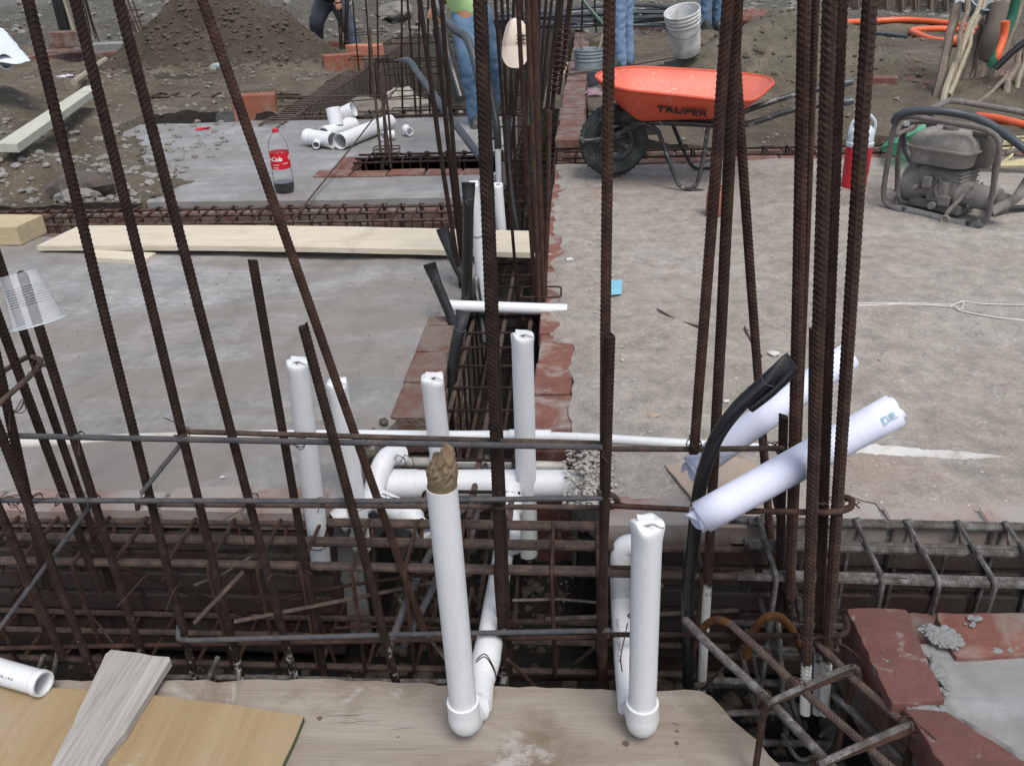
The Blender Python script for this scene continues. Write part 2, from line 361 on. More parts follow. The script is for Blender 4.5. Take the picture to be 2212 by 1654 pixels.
COLA = simple("cola", (.008, .005, .004), (.012, .007, .006), rough=.12, bump=0)
BUCKW = simple("bucket_white", (.62, .63, .63), (.5, .51, .51), scale=7, rough=.55, bump=.06, dirt=(.36, .35, .33), dirt_at=(.45, .62), dscale=7)
BUCKG = simple("bucket_grey", (.26, .31, .33), (.18, .22, .24), scale=7, rough=.55, bump=.06, dirt=(.1, .1, .1), dirt_at=(.5, .7), dscale=6)
BUCKD = simple("bucket_dark", (.045, .05, .07), (.07, .075, .095), rough=.5, bump=.05)
ENG = simple("engine_mud", (.23, .215, .195), (.155, .145, .13), scale=16, rough=.95, bump=.7, bscale=90, dirt=(.29, .275, .255), dirt_at=(.5, .7), dscale=9)
ENGD = simple("engine_dark", (.08, .075, .07), (.12, .112, .10), scale=16, rough=.9, bump=.6, bscale=90, dirt=(.14, .13, .12), dirt_at=(.5, .7), dscale=12)
FRAMEM = simple("frame_mud", (.16, .14, .13), (.10, .088, .08), scale=18, rough=.85, bump=.5, bscale=100, dirt=(.23, .23, .235), dirt_at=(.55, .7), dscale=9)
GREENB = thin_plastic("green_bag", (.35, .8, .58), .5, (.16, .55, .34))
ORANGEH = simple("orange_hose", (.72, .13, .04), (.62, .10, .035), rough=.45, bump=.03)
GREENH = simple("green_cloth_strip", (.02, .13, .075), (.015, .09, .055), rough=.8)
YROPE = simple("yellow_rope", (.56, .50, .30), (.44, .39, .23), scale=30, rough=.95, bump=.6, bscale=200)
WSTRING = simple("white_string", (.6, .6, .58), (.48, .47, .45), scale=30, rough=.95, bump=.5, bscale=250)
CLEAR = thin_plastic("clear_plastic", (.985, .99, .99), .035, gloss=.06)
CUPP = thin_plastic("cup_plastic", (.97, .98, .99), .22, (.85, .87, .92), gloss=.02)
PINE = wood("pine", (.46, .40, .30), (.53, .47, .37), (.58, .52, .42), 0, .2, ((.38, .33, .26), 4, .56), .75, 1.0, ((.5, .48, .44), 7, .62))
PINEY = wood("pine_block", (.36, .28, .165), (.43, .35, .22), (.47, .39, .27), 0, .35, ((.3, .25, .17), 5, .58))
OLDWOOD = wood("old_plank", (.19, .155, .118), (.25, .215, .174), (.31, .28, .242), 0, .16, ((.145, .11, .078), 3.4, .50), .8, .6, ((.37, .35, .325), 4, .57), .45)
GREYWOOD = wood("grey_lath", (.25, .238, .215), (.33, .315, .29), (.38, .362, .33), 1, .5, ((.42, .33, .27), 7, .58))
PLY = wood("plywood", (.25, .175, .088), (.29, .212, .115), (.325, .25, .155), 1, .08, ((.29, .235, .17), 2.6, .46), .7, .6, ((.34, .29, .23), 9, .60))
PLYEDGE = simple("green_edge", (.05, .085, .04), (.09, .10, .06), rough=.8)
POLE = wood("pole_bark", (.12, .09, .07), (.19, .15, .12), (.27, .22, .18), 2, .5)
POLEL = wood("pole_pale", (.24, .21, .155), (.30, .27, .20), (.36, .33, .25), 2, .5)
PLANKG = wood("plank_greenish", (.36, .36, .29), (.45, .45, .37), (.52, .52, .44), 0, .4, ((.25, .24, .19), 4, .55))
CARD = simple("cardboard", (.36, .285, .22), (.31, .245, .19), rough=.9, bump=.1)
BLUEP = simple("blue_packet", (.16, .38, .5), (.2, .45, .55), rough=.6)
FOIL = simple("foil_packet", (.7, .68, .72), (.3, .26, .36), scale=20, rough=.35, bump=.6, bscale=30)
CLAY = simple("clay_pot", (.30, .12, .07), (.24, .095, .06), scale=10, rough=.75, dirt=(.34, .2, .15), dirt_at=(.55, .8))
STONE = simple("stone", (.22, .2, .17), (.32, .3, .26), scale=5, rough=.95, bump=.5, bscale=40)
STONEG = simple("gravel_stone", (.12, .115, .105), (.24, .23, .21), scale=1.3, rough=.95, bump=.3)
DIRTST = simple("dirt_stone", (.11, .098, .08), (.19, .175, .15), scale=1.5, rough=.95, bump=.3)
PALEST = simple("pale_crumb", (.30, .28, .25), (.40, .38, .355), scale=1.3, rough=.95, bump=.3)
EARTH = earth("earth", [(.075, .06, .040), (.118, .098, .069), (.165, .143, .107)], 5, ((.25, .24, .21), 26), 0, .9)
CLOD = simple("earth_clod", (.055, .044, .031), (.085, .07, .052), scale=3, rough=.95, bump=.5, bscale=50)
MOUND = earth("mound_soil_lit", [(.10, .088, .064), (.15, .135, .10), (.20, .18, .145)], 7, None, 0, 1.0)
SANDH = earth("heap_sand", [(.045, .036, .024), (.068, .055, .038), (.098, .082, .06)], 9, None, 0, .9)
GRAVEL = earth("gravel_ground", [(.078, .073, .06), (.112, .106, .09), (.15, .142, .12)], 11, ((.26, .26, .24), 14), 0, 1.0)
BRICKS = simple("brick_sandy", (.13, .05, .038), (.20, .088, .066), scale=11, rough=.95, bump=.6, bscale=120, dirt=(.25, .215, .185), dirt_at=(.50, .62), dscale=8)
BRICKL = simple("brick_earthy", (.11, .045, .034), (.15, .07, .054), scale=11, rough=.95, bump=.8, bscale=90, dirt=(.155, .125, .10), dirt_at=(.42, .55), dscale=6, bd=.01)
BRICKT = simple("brick_top_dusty", (.22, .115, .088), (.30, .27, .245), scale=7, rough=.95, bump=.5, bscale=120, dirt=(.28, .26, .24), dirt_at=(.44, .6), dscale=5)
MUDSHADE = earth("mud_shaded", [(.016, .0135, .011), (.028, .024, .02), (.05, .043, .036)], 8, None, .3, .9)  # wet soil, darkened further so trenches and pits look deep in shade
WETCON = earth("wet_concrete", [(.245, .236, .226), (.29, .283, .278), (.335, .332, .335)], 3.4, None, .4, .35, .7, None, .5, (.195, .175, .155))
SMOOTHC = earth("smooth_concrete", [(.24, .24, .24), (.275, .278, .283), (.31, .313, .322)], 2.4, None, .5, .2, .6, None, .3, (.19, .18, .168))
SANDCON = earth("sandy_concrete", [(.26, .232, .198), (.315, .285, .25), (.37, .345, .312)], 12, ((.42, .40, .37), 40), 0, .32, .8, ((.26, .185, .14), 1.7, .57), .55)

# ================================================================== THE SETTING
def gauss(x, y, cx, cy, rx, ry): return math.exp(-(((x - cx) / rx) ** 2 + ((y - cy) / ry) ** 2))
PITS = [(-60, 60, 1.36, 1.84, -.56), (.30, .66, -1, 1.40, -.60), (-.58, -.0, 1.8, 7.05, -.52), (-60, -.5, 4.10, 4.56, -.42),
        (-1.42, -.5, 5.22, 5.60, -.30), (-2.45, -.3, 6.98, 12.6, -.95), (-.1, 60, 5.38, 5.74, -.40), (.08, .55, 6.2, 11.5, -.12), (-.12, .08, 5.7, 12.6, -.5)]
SLABS = [(-60, -.5, 1.8, 4.12), (-.1, 60, 1.7, 5.40), (-60, -.4, 4.54, 7.0)]
def slabC_left(y): return -2.75 - .35 * math.sin(y * 2.3) - max(0, y - 5.9) * .9
def H(x, y):
    n = fbm((x * .9, y * .9, 3.3), 5) * .05 + fbm((x * 5, y * 5, 1.3), 4) * .022
    for x0, x1, y0, y1, z in PITS:
        if x0 <= x <= x1 and y0 <= y <= y1: return z + n * .9
    if x < .32 and y < 1.37: return -.30 + n * .3
    if y < 1.5: return -.34 + n * .5
    if -60 < x < -.4 and 1.8 < y < 4.12: return -.3
    if x > -.1 and y < 5.40: return -.3
    z = 0.0
    if x < -.4 and y < 7.0:
        e = slabC_left(y) - x + fbm((x * 1.7, y * 1.7, 9), 4) * .25
        if e < -.02: return -.2
        z = min(-.004 + e * .16, .16) * min(1, max(.1, (y - 4.6) / .4)) * min(1, max(.1, (y - 4.6) / .4))
        z += .22 * gauss(x, y, -5.2, 6.6, 1.1, .9) + .16 * gauss(x, y, -4.6, 5.2, .8, .5)
    elif x < -.3:
        z = .03 + .80 * gauss(x, y, -4.2, 10.5, .62, .6) + .42 * gauss(x, y, -3.35, 10.2, .42, .5) + .25 * gauss(x, y, -4.9, 10.4, .6, .6) + .16 * gauss(x, y, -5.2, 8.2, 1.4, .8)
        n += (fbm((x * 2.2, y * 2.2, 5), 4) * .07 + abs(fbm((x * 5, y * 3, 15), 3)) * .05) * (1 if y > 9 else .4)
    else:
        z = .01 + .58 * gauss(x, y, 2.0, 8.5, .75, .42) + .30 * gauss(x, y, 1.2, 8.1, .5, .34) + .12 * gauss(x, y, 3.6, 9.5, 1.2, .8) + .10 * gauss(x, y, 3.2, 7.2, .8, .4)
        n += (fbm((x * 3.2, y * 3.2, 15), 5) * .12 + abs(fbm((x * 7, y * 7, 2), 3)) * .05) * gauss(x, y, 1.8, 8.4, 1.1, .8) + fbm((x * 1.6, y * 1.6, 25), 4) * .05
    if y > 12: z += (y - 12) * .03 + .6 * gauss(x, y, -3.2, 15.5, 2.2, 1.8) + .35 * gauss(x, y, -8, 15, 3, 2) + fbm((x * .5, y * .5, 8), 4) * .12
    if y > 30: z += (y - 30) * .12
    return z + n
def axis_vals(cuts, segs):
    vals = []
    for a, b, st in segs:
        k = max(1, round((b - a) / st)); vals += [a + (b - a) * i / k for i in range(k)]
    vals.append(segs[-1][1])
    for c in cuts: vals += [c - .006, c + .006]
    return sorted(set(round(v, 4) for v in vals))
XS = axis_vals([c for p in PITS for c in p[:2] if abs(c) < 10], [(-90, -16, 6), (-16, -6.5, .3), (-6.5, 3.2, .055), (3.2, 7, .12), (7, 16, .4), (16, 90, 6)])
YS = axis_vals([c for p in PITS for c in p[2:4] if 0 < c < 12.7], [(-30, -1, 3), (-1, 1.3, .1), (1.3, 2.0, .05), (2.0, 4.0, .25), (4.0, 8.6, .055), (8.6, 13, .08), (13, 20, .16), (20, 34, .8), (34, 150, 8)])
g = MB(); nx = len(XS)
g.v = [Vector((x, y, H(x, y))) for y in YS for x in XS]
g.f = [(j * nx + i, j * nx + i + 1, (j + 1) * nx + i + 1, (j + 1) * nx + i) for j in range(len(YS) - 1) for i in range(nx - 1)]
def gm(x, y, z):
    if y < 1.85 or (y < 12.6 and z < -.16 and x < .7): return 3  # recessed ground takes the mud with shade in its colour
    if .6 < x < 3.2 and 7.5 < y < 9.3 and z > .14: return 4  # paler soil above this height paints the lit top of the mound
    if y > 12.2: return 1
    if y > 8.6 and -5.6 < x < -2.5 and z > .1: return 2
    return 0
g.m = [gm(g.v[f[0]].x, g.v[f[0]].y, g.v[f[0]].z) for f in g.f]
structure(g.build("ground", [EARTH, GRAVEL, SANDH, MUDSHADE, MOUND], smooth=True))

def slab(name, x0, x1, y0, y1, mat, step=.045, amp=.004, ztop=0.0, bottom=-.5, xl=None, xr=None, edge=.016, hole=None):
    """a poured slab: an uneven top, ragged edges, real sides"""
    m = MB(); ny = max(2, int((y1 - y0) / min(step, .032))); nx_ = max(2, int((x1 - x0) / step)); T = {}
    for j in range(ny + 1):
        y = y0 + (y1 - y0) * j / ny; a = xl(y) if xl else x0; b = xr(y) if xr else x1
        a += fbm((1, y * 6, 2)) * edge * 2; b += fbm((5, y * 6, 4)) * edge * 2
        for i in range(nx_ + 1):
            x = a + (b - a) * i / nx_; yy = y
            if j in (0, ny): yy += fbm((x * 6, y, 7)) * edge
            z = ztop + fbm((x * 1.1, yy * 1.1, 1), 4) * amp * 2.2 + fbm((x * 7, yy * 7, 6), 5) * amp
            if i in (0, nx_) or j in (0, ny): z -= .010
            T[(i, j)] = len(m.v); m.v.append(Vector((x, yy, z)))
    for j in range(ny):
        for i in range(nx_):
            q = m.v[T[(i, j)]].lerp(m.v[T[(i + 1, j + 1)]], .5)
            if hole and hole[0] < q.x < hole[1] and hole[2] < q.y < hole[3]: continue
            m.f.append((T[(i, j)], T[(i + 1, j)], T[(i + 1, j + 1)], T[(i, j + 1)])); m.m.append(0)
    rim = [(i, 0) for i in range(nx_ + 1)] + [(nx_, j) for j in range(1, ny + 1)] + [(i, ny) for i in range(nx_ - 1, -1, -1)] + [(0, j) for j in range(ny - 1, 0, -1)]
    low = []
    for k in rim: low.append(len(m.v)); p = m.v[T[k]]; m.v.append(Vector((p.x, p.y, bottom)))
    for q in range(len(rim)):
        q2 = (q + 1) % len(rim); m.f.append((T[rim[q]], low[q], low[q2], T[rim[q2]])); m.m.append(0)
    return structure(m.build(name, mat, smooth=True))
def SBX(y):
    f = min(1, max(0, (y - 1.95) / .2)); far = -.02 if y < 2.75 else max(-.14, min(-.03, -.125 + .16 * max(0, fbm((2, y * 1.5, 1), 3)) + .012 * fbm((4, y * 7, 1), 3)))
    if y > 2.6: far = far * min(1, (y - 2.6) / .25) - .02 * (1 - min(1, (y - 2.6) / .25))
    return .085 * (1 - f) + far * f
def mid_edge(y): return -.60 if y < 2.1 else (-.57 + .03 * min(1, max(0, (y - 2.2) / 1.0)))
slab("concrete_slab", -5.6, -.56, 1.815, 4.05, WETCON, .04, .006, xr=mid_edge)
slab("concrete_slab", -.01, 6.2, 1.785, 5.35, SANDCON, .05, .006, xl=SBX)
slab("concrete_slab", -5.0, -.50, 4.65, 6.95, SMOOTHC, .045, .004, bottom=-.35, hole=(-1.45, 0, 5.2, 5.63))
# the far trench behind the smooth slab is framed, the slab has a cut-out for the short trench: walls below hide its sides
def px_slab(name, px, z, mat, n=26, amp=.004):
    C4 = [az_(u, v, z) for u, v in px]; m = MB()
    for j in range(n + 1):
        for i in range(n + 1):
            p = C4[0].lerp(C4[1], i / n).lerp(C4[3].lerp(C4[2], i / n), j / n)
            if i in (0, n) or j in (0, n): p = p + V(fbm((p.x * 14, p.y * 14, 3)), fbm((p.x * 14, p.y * 14, 8)), -.5) * .014
            m.v.append(p + V(0, 0, fbm((p.x * 9, p.y * 9, 2), 5) * amp))
    m.f = [(j * (n + 1) + i, j * (n + 1) + i + 1, (j + 1) * (n + 1) + i + 1, (j + 1) * (n + 1) + i) for j in range(n) for i in range(n)]; m.m = [0] * len(m.f)
    rim = [i for i in range(n + 1)] + [j * (n + 1) + n for j in range(1, n + 1)] + [n * (n + 1) + i for i in range(n - 1, -1, -1)] + [j * (n + 1) for j in range(n - 1, 0, -1)]
    low = [len(m.v) + q for q in range(len(rim))]; m.v += [m.v[k] - V(0, 0, .25) for k in rim]
    for q in range(len(rim)): q2 = (q + 1) % len(rim); m.f.append((rim[q], low[q], low[q2], rim[q2])); m.m.append(0)
    return structure(m.build(name, mat, smooth=True))
px_slab("concrete_slab", [(1975, 1385), (2330, 1385), (2420, 1760), (2060, 1545)], -.014, SMOOTHC)

def brick_wall(label, a, b, th, zt, zb, mats=None, bl=.23, bh=.062, top_mortar=False, group=None, jit=.004):
    """courses of separate bricks with mortar between, from a to b (x, y)"""
    a = Vector((*a, 0)); b = Vector((*b, 0)); L = (b - a).length; d = (b - a).normalized(); nrm = Vector((-d.y, d.x, 0))
    rot = Matrix((d, nrm, Vector((0, 0, 1)))).transposed(); m = MB(); gap = .012
    m.mi = 1; c = (a + b) / 2 + Vector((0, 0, (zt + zb) / 2 - .006)); m.cbox(c, (L - .01, th - .014, zt - zb - .012), rot, .002); m.mi = 0
    z = zt; k = 0
    while z - bh > zb - .03:
        s0 = -(bl / 2) * (k % 2); 
        while s0 < L:
            e0 = max(s0, 0); e1 = min(s0 + bl - gap, L)
            if e1 - e0 > .03:
                cc = a + d * ((e0 + e1) / 2) + Vector((0, 0, z - bh / 2 + rnd(-jit, jit * .6))) + nrm * rnd(-jit, jit)
                m.cbox(cc, (e1 - e0, th + rnd(-.004, .004), bh), rot @ Matrix.Rotation(rnd(-.012, .012), 3, 'Z'), .005, .0025)
            s0 += bl
        z -= bh + gap; k += 1
    o = m.build("brick_wall", mats or [BRICKD, MORTAR]); return tag(o, label, "brick wall", group)
BW = [BRICK, MORTD]
brick_wall("red brick edging on the right side of the central trench along the sandy slab", (-.078, 2.16), (-.078, 5.36), .13, -.009, -.5, [BRICKS, MORTD])
brick_wall("short muddy red brick edging left of the central trench beside the wet grey slab", (-.505, 2.22), (-.505, 2.98), .13, .002, -.5, [BRICKL, MORTD])
brick_wall("dusty brick edging between the wet grey slab and the wide front trench", (-5.0, 1.797), (-.66, 1.797), .115, -.003, -.07, [BRICKT, MORTAR])
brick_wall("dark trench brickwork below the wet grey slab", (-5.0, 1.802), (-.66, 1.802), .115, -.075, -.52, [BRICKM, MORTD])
brick_wall("dusty brick edging between the sandy slab and the wide front trench", (.07, 1.765), (5.0, 1.765), .115, -.003, -.07, [BRICKT, MORTAR])
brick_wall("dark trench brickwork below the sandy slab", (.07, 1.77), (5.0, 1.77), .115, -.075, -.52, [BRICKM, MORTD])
brick_wall("near brick edging of the back trench beside the pine board", (-5.0, 4.105), (-.60, 4.105), .11, -.03, -.42, [BRICKD, MORTD])
brick_wall("far brick edging of the back trench below the smooth slab", (-5.0, 4.595), (-.5, 4.595), .11, -.04, -.42, [BRICKD, MORTD])
brick_wall("brick edging along the near side of the cross trench under the wheelbarrow", (.1, 5.415), (6.2, 5.415), .11, -.006, -.40, BW)
brick_wall("brick edging on the dirt side of the cross trench under the wheelbarrow", (-.05, 5.775), (6.2, 5.775), .10, -.03, -.40)
brick_wall("long narrow brick wall beside the grey bucket right of the bar clusters", (-.06, 5.86), (.06, 12.6), .19, .03, -.5, [BRICKD, MORTD], jit=.012)
brick_wall("brick edging left of the deep pit under the row of fine stirrups", (-2.62, 6.2), (-2.56, 12.6), .13, -.005, -.7)
brick_wall("dark mud-stained brick wall behind the blue-jeaned legs at the back", (.15, 12.95), (2.4, 12.9), .2, .05, -.4)
brick_wall("red brick wall stub at the back between the right-hand tall bars", (2.45, 12.4), (3.35, 12.3), .16, .12, -.3, BW)
brick_wall("brick footing behind the heap at the upper left", (-6.9, 10.9), (-5.0, 11.35), .2, .12, -.1)
# brick lining around the short trench in the smooth slab
brick_wall("brick lining on the near side of the short trench in the smooth slab", (-1.62, 5.17), (-.52, 5.17), .13, .009, -.3, BW)
brick_wall("brick lining at the blind end of the short trench in the smooth slab", (-1.49, 5.245), (-1.49, 5.60), .12, .011, -.3, BW)

slab("concrete_slab", -.60, -.445, 2.97, 4.06, WETCON, .03, .007, ztop=-.012, edge=.012)
scatter_later = True
# loose stones, gravel and crumbs nobody could count
def scatter(name, n, region, rr, mat, lift=.35, dens=None, sq=(1, 1, .65)):
    m = MB(); k = 0; tries = 0
    while k < n and tries < n * 12:
        tries += 1; x = rnd(region[0], region[1]); y = rnd(region[2], region[3])
        if dens and random.random() > dens(x, y): continue
        r = rr[0] + (rr[1] - rr[0]) * random.random() ** 3
        z = zof(x, y)
        if z is None: continue
        m.stone((x, y, z + r * lift * .5), r, sq); k += 1
    o = m.build(name, mat); o['kind'] = 'stuff'; return o
def zof(x, y):
    if (x > .05 and 1.83 < y < 5.34) or (-5.4 < x < -.58 and 1.86 < y < 4.04): return .002
    z = H(x, y); 
    if x < -.4 and 4.65 < y < 6.95 and z < -.1: return None if (-1.45 < x and 5.15 < y < 5.65) else .001
    return z
clump = lambda x, y: max(0, fbm((x * 2, y * 2, 4), 3) + .25)
scatter("gravel", 1500, (.05, 3.4, 1.83, 5.34), (.001, .0055), PALEST, dens=lambda x, y: clump(x, y) * 1.2)
scatter("gravel", 1600, (-.08, .30, 1.95, 5.3), (.002, .007), PALEST, dens=lambda x, y: max(0, 1 - abs(x + .03) / .28) ** 2)
scatter("gravel", 600, (-3.2, -.58, 1.86, 4.04), (.001, .005), DIRTST, dens=lambda x, y: clump(x, y) * .8 + .1)
scatter("gravel", 900, (-4.6, -2.5, 4.58, 6.2), (.006, .04), STONEG, dens=lambda x, y: 1.0 if y < 5.4 else .35)
scatter("gravel", 900, (-6.5, -2.6, 5.0, 9.5), (.008, .035), DIRTST)
scatter("gravel", 1000, (.1, 5.0, 5.85, 12), (.005, .026), DIRTST, dens=lambda x, y: .25 + clump(x, y))
scatter("gravel", 4200, (-11, 9, 12.3, 22), (.012, .08), STONEG, dens=lambda x, y: .5 + clump(x, y))
scatter("earth_clods", 1100, (-5.4, -2.6, 9.2, 11.4), (.008, .05), CLOD, lift=-.2, dens=lambda x, y: gauss(x, y, -4.0, 10.0, 1.0, .7))
scatter("earth_clods", 500, (.7, 3.0, 7.6, 8.9), (.008, .04), CLOD, lift=-.2)
scatter("gravel", 500, (-2.2, .3, 1.40, 1.75), (.006, .035), CLOD)
scatter("gravel", 320, (.28, .68, .8, 1.75), (.006, .03), CLOD)
scatter("gravel", 350, (-2.4, -.4, 7.0, 12.3), (.01, .06), CLOD)
scatter("gravel", 300, (-.62, -.05, 1.8, 2.2), (.006, .025), CLOD)

# ================================================================== REINFORCEMENT
BARS = "bars and cages of the reinforcement"
def bend(pts, k=5, rad=.03):
    """polyline with rounded corners"""
    P = [Vector(p) for p in pts]; out = [P[0]]
    for a, b, c in zip(P, P[1:], P[2:]):
        r1 = min(rad, (a - b).length * .45, (c - b).length * .45); p0 = b + (a - b).normalized() * r1; p1 = b + (c - b).normalized() * r1
        for i in range(k + 1):
            t = i / k; out.append(p0 * (1 - t) ** 2 + b * 2 * t * (1 - t) + p1 * t * t)
    out.append(P[-1]); return out
def ext(a, b, ta=0.0, tb=0.0): return a + (a - b) * ta, b + (b - a) * tb
def part_bar(root, pts, r, mat, ribbed=True, n=9, name="bar", rib=.08):
    m = MB(); m.rebar(pts, r, n=n, rib=rib) if ribbed else m.tube(pts, r, n)
    return m.build(name, mat, root, smooth=not ribbed)
def tie(m, c, ax, rr, seed=None):
    """tie wire: two turns round a crossing and a twisted tail"""
    ax = Vector(ax).normalized(); a = ax.orthogonal().normalized(); b = ax.cross(a); p = []
    ph = rnd(0, 6)
    for i in range(22):
        th = ph + i / 21 * 4 * math.pi; p.append(Vector(c) + (a * math.cos(th) + b * math.sin(th)) * rr * (1 + .12 * math.sin(i * 1.7)) + ax * (i / 21 - .5) * rr * 1.4 * math.sin(i))
    e = p[-1]; d = (Vector((rnd(-1, 1), -abs(rnd(.2, 1)), rnd(-.6, .9)))).normalized()
    p += [e + d * rr * .8, e + d * rr * 1.8 + Vector((rnd(-.3, .3), 0, rnd(-.5, .2))) * rr, e + d * rr * rnd(2.0, 4.0) + Vector((rnd(-1, 1), 0, rnd(-1, .3))) * rr]
    m.tube(p, .0011, 5)
def ties(root, pts, ax=(0, 0, 1), rr=.016, mat=None):
    for c in pts:
        m = MB(); tie(m, c, (ax[0] + rnd(-.5, .5), ax[1] + rnd(-.5, .5), ax[2]), rr * rnd(.8, 1.2)); m.build("tie_wire", mat or WIRE, root, smooth=True)
def stirrup_pts(c, u, w_, hw, hh, k=4, rad=.02):
    c = Vector(c); P = [c + u * hw + w_ * hh, c - u * hw + w_ * hh, c - u * hw - w_ * hh, c + u * hw - w_ * hh]
    Q = [P[0].lerp(P[1], .5)] + [P[1], P[2], P[3], P[0]] + [P[0].lerp(P[1], .5)]
    return bend(Q, k, rad)[:-1]
def beam_cage(label, axis, s0, s1, c0, c1, z0, z1, sp, rb, rs, nb=2, mats=None, n=6, ribbed=False, bars_mid=True, lean=.06, ties_n=0, group=BARS, skew=0.0, zfun=None):
    """a beam cage: long bars top and bottom, closed stirrups with hooks, tied with wire"""
    mb_, ms_ = mats or (STEELR, RUST)
    A = Vector((1, 0, 0)) if axis == 'x' else Vector((0, 1, 0)); U = Vector((0, 1, 0)) if axis == 'x' else Vector((1, 0, 0)); Z = Vector((0, 0, 1))
    root = thing("rebar_beam_cage", label, "rebar cage", A * ((s0 + s1) / 2) + U * ((c0 + c1) / 2) + Z * z0, group)
    def P(s, c, z): return A * s + U * (c + skew * (s - s0)) + Z * z
    offs = [c0 + rb, c1 - rb] + ([(c0 + c1) / 2 + .01] if nb > 2 else [])
    for c in offs:
        for z in (z0 + rb, z1 - rb):
            if nb > 3 and z > z0 + rb:
                part_bar(root, [P(s0 - rnd(0, .06), c + .012, z + .001), P(s1 + rnd(0, .06), c + .016, z)], rb, mb_, ribbed, n)
            part_bar(root, [P(s0 - rnd(0, .1), c, z), P((s0 + s1) / 2, c + rnd(-.008, .008), z + rnd(-.006, .004)), P(s1 + rnd(0, .1), c, z)], rb, mb_, ribbed, n)
    proto = None; k = int((s1 - s0) / sp); tp = []
    for i in range(k + 1):
        s = s0 + .03 + i * sp + rnd(-.012, .012)
        if s > s1: break
        if proto is None or i % 4 == 0:
            m = MB(); l1 = A * rnd(-lean, lean) * (z1 - z0)
            c = P(s, (c0 + c1) / 2, (z0 + z1) / 2)
            m.tube(stirrup_pts(c, U, (Z * 1 + l1).normalized(), (c1 - c0) / 2 + rs, (z1 - z0) / 2 + rs), rs, 6, close=True)
            e = P(s, c1, z1)                                                     # the two hooked ends
            m.tube([e + A * rs * 2 + U * .012, e + A * rs * 2.2 - U * .012 - Z * .02, e + A * rs * 2.4 - U * .03 - Z * .045], rs, 6)
            proto = m.build("stirrup", ms_, root, smooth=True); ps = s
        else: twin(proto, root, A * (s - ps) + U * (skew * (s - ps)))
        tp.append(P(s, c1 - rb, z1 - rb)); tp.append(P(s, c0 + rb, z1 - rb))
    if ties_n:
        random.shuffle(tp); ties(root, tp[:ties_n], (0, 0, 1) if False else tuple(A), rb + .007)
    return root

# ---- the wall cage: long bars standing in the front trench, tied by long horizontal hoops
RB = .0095
wc = thing("rebar_cage", "tall leaning rusty bars tied by long grey horizontal hoops across the front trench", "rebar cage", (-.9, 1.5, -.5), "standing rebar cages")
def up(root, u0, v0, u1, v1, ya, yb=None, r=RB, mat=RUST, ta=.35, tb=.10, ribbed=True, n=9, rib=.08):
    a = ay_(u0, v0, ya); b = ay_(u1, v1, yb or ya); a, b = ext(a, b, ta, tb); 
    a = a + Vector((rnd(-.004, .004), 0, 0)); return part_bar(root, [b, b.lerp(a, .5) + Vector((rnd(-.004, .004), 0, 0)), a], r, mat, ribbed, n, rib=rib)
up(wc, 60, 0, 422, 1465, 1.50, mat=RUSTP); up(wc, 157, 0, 487, 1329, 1.51, tb=.2, mat=RUSTP); up(wc, 252, 0, 637, 1465, 1.50, mat=RUSTP)
up(wc, 440, 0, 880, 1260, 1.50, 1.56, tb=.2, mat=RUSTR, r=.009)
up(wc, 549, 563, 682, 1345, 1.55, ta=0, tb=.22, r=.0088); up(wc, 653, 705, 852, 1462, 1.46, ta=0, mat=RUSTP, r=.0098)
up(wc, -60, 530, 140, 1071, 1.56, ta=.5, tb=.5, mat=RUST); up(wc, -22, 500, 174, 1071, 1.60, ta=.5, tb=.45, r=.0085); up(wc, 46, 594, 290, 1363, 1.47, 1.50, ta=0, mat=RUSTP, r=.0092)
up(wc, -82, 430, 58, 1068, 1.47, ta=.5, tb=.4); up(wc, -60, 780, 205, 1465, 1.42, ta=.6, mat=RUSTP); up(wc, -30, 1040, 110, 1360, 1.44, ta=.6, tb=.2, mat=RUSTP)
up(wc, 1034, 0, 1088, 1465, 1.50, mat=RUSTP, r=.0105); up(wc, 1049, 180, 1101, 1465, 1.535, ta=.2, r=.0085)
up(wc, 1321, 0, 1303, 1482, 1.50, mat=RUSTR, r=.0098); up(wc, 1320, 727, 1305, 1120, 1.475, ta=0, tb=.9, mat=RUSTP, r=.009)
HB = .0058
def hoop(root, pts, y, mat=STEEL, r=HB, rad=.02): return part_bar(root, bend([ay_(u, v, yy) for (u, v), yy in zip(pts, y)], 5, rad), r, mat, True, 8, "hoop", rib=.11)
hoop(wc, [(-120, 938), (165, 944), (620, 953), (1318, 966)], [1.477] * 4, STEEL)
hoop(wc, [(388, 955), (392, 930), (400, 932), (1318, 958)], [1.53, 1.527, 1.525, 1.527], STEELR)
hoop(wc, [(-100, 1080), (330, 1081), (800, 1082), (1318, 1075)], [1.474] * 4)
hoop(wc, [(298, 1098), (296, 1082), (330, 1089), (1318, 1096), (1337, 1086), (1326, 1068), (1290, 1062)], [1.53, 1.515, 1.53, 1.528, 1.505, 1.48, 1.475], STEELR)
hoop(wc, [(386, 1352), (384, 1382), (420, 1382), (860, 1370), (1318, 1361)], [1.5, 1.474, 1.472, 1.474, 1.474], STEEL)
hoop(wc, [(-120, 1402), (420, 1391), (1318, 1374)], [1.532, 1.53, 1.528], RUSTR)
part_bar(wc, [ay_(402, 945, 1.56), ay_(305, 1065, 1.47)], .0052, STEEL, True, 8, "brace", rib=.1)
part_bar(wc, [ay_(525, 1235, 1.5), ay_(420, 1345, 1.43)], .0052, STEELR, True, 8, "brace", rib=.1)
part_bar(wc, [ay_(200, 1085, 1.5), ay_(0, 1355, 1.40)], .0048, STEEL, True, 8, "brace", rib=.1)
part_bar(wc, bend([ay_(-40, 905, 1.40), ay_(70, 808, 1.47), ay_(92, 778, 1.53), ay_(62, 768, 1.62), ay_(-40, 830, 1.64)], 6, .03), .0056, STEELR, True, 8, "hoop")
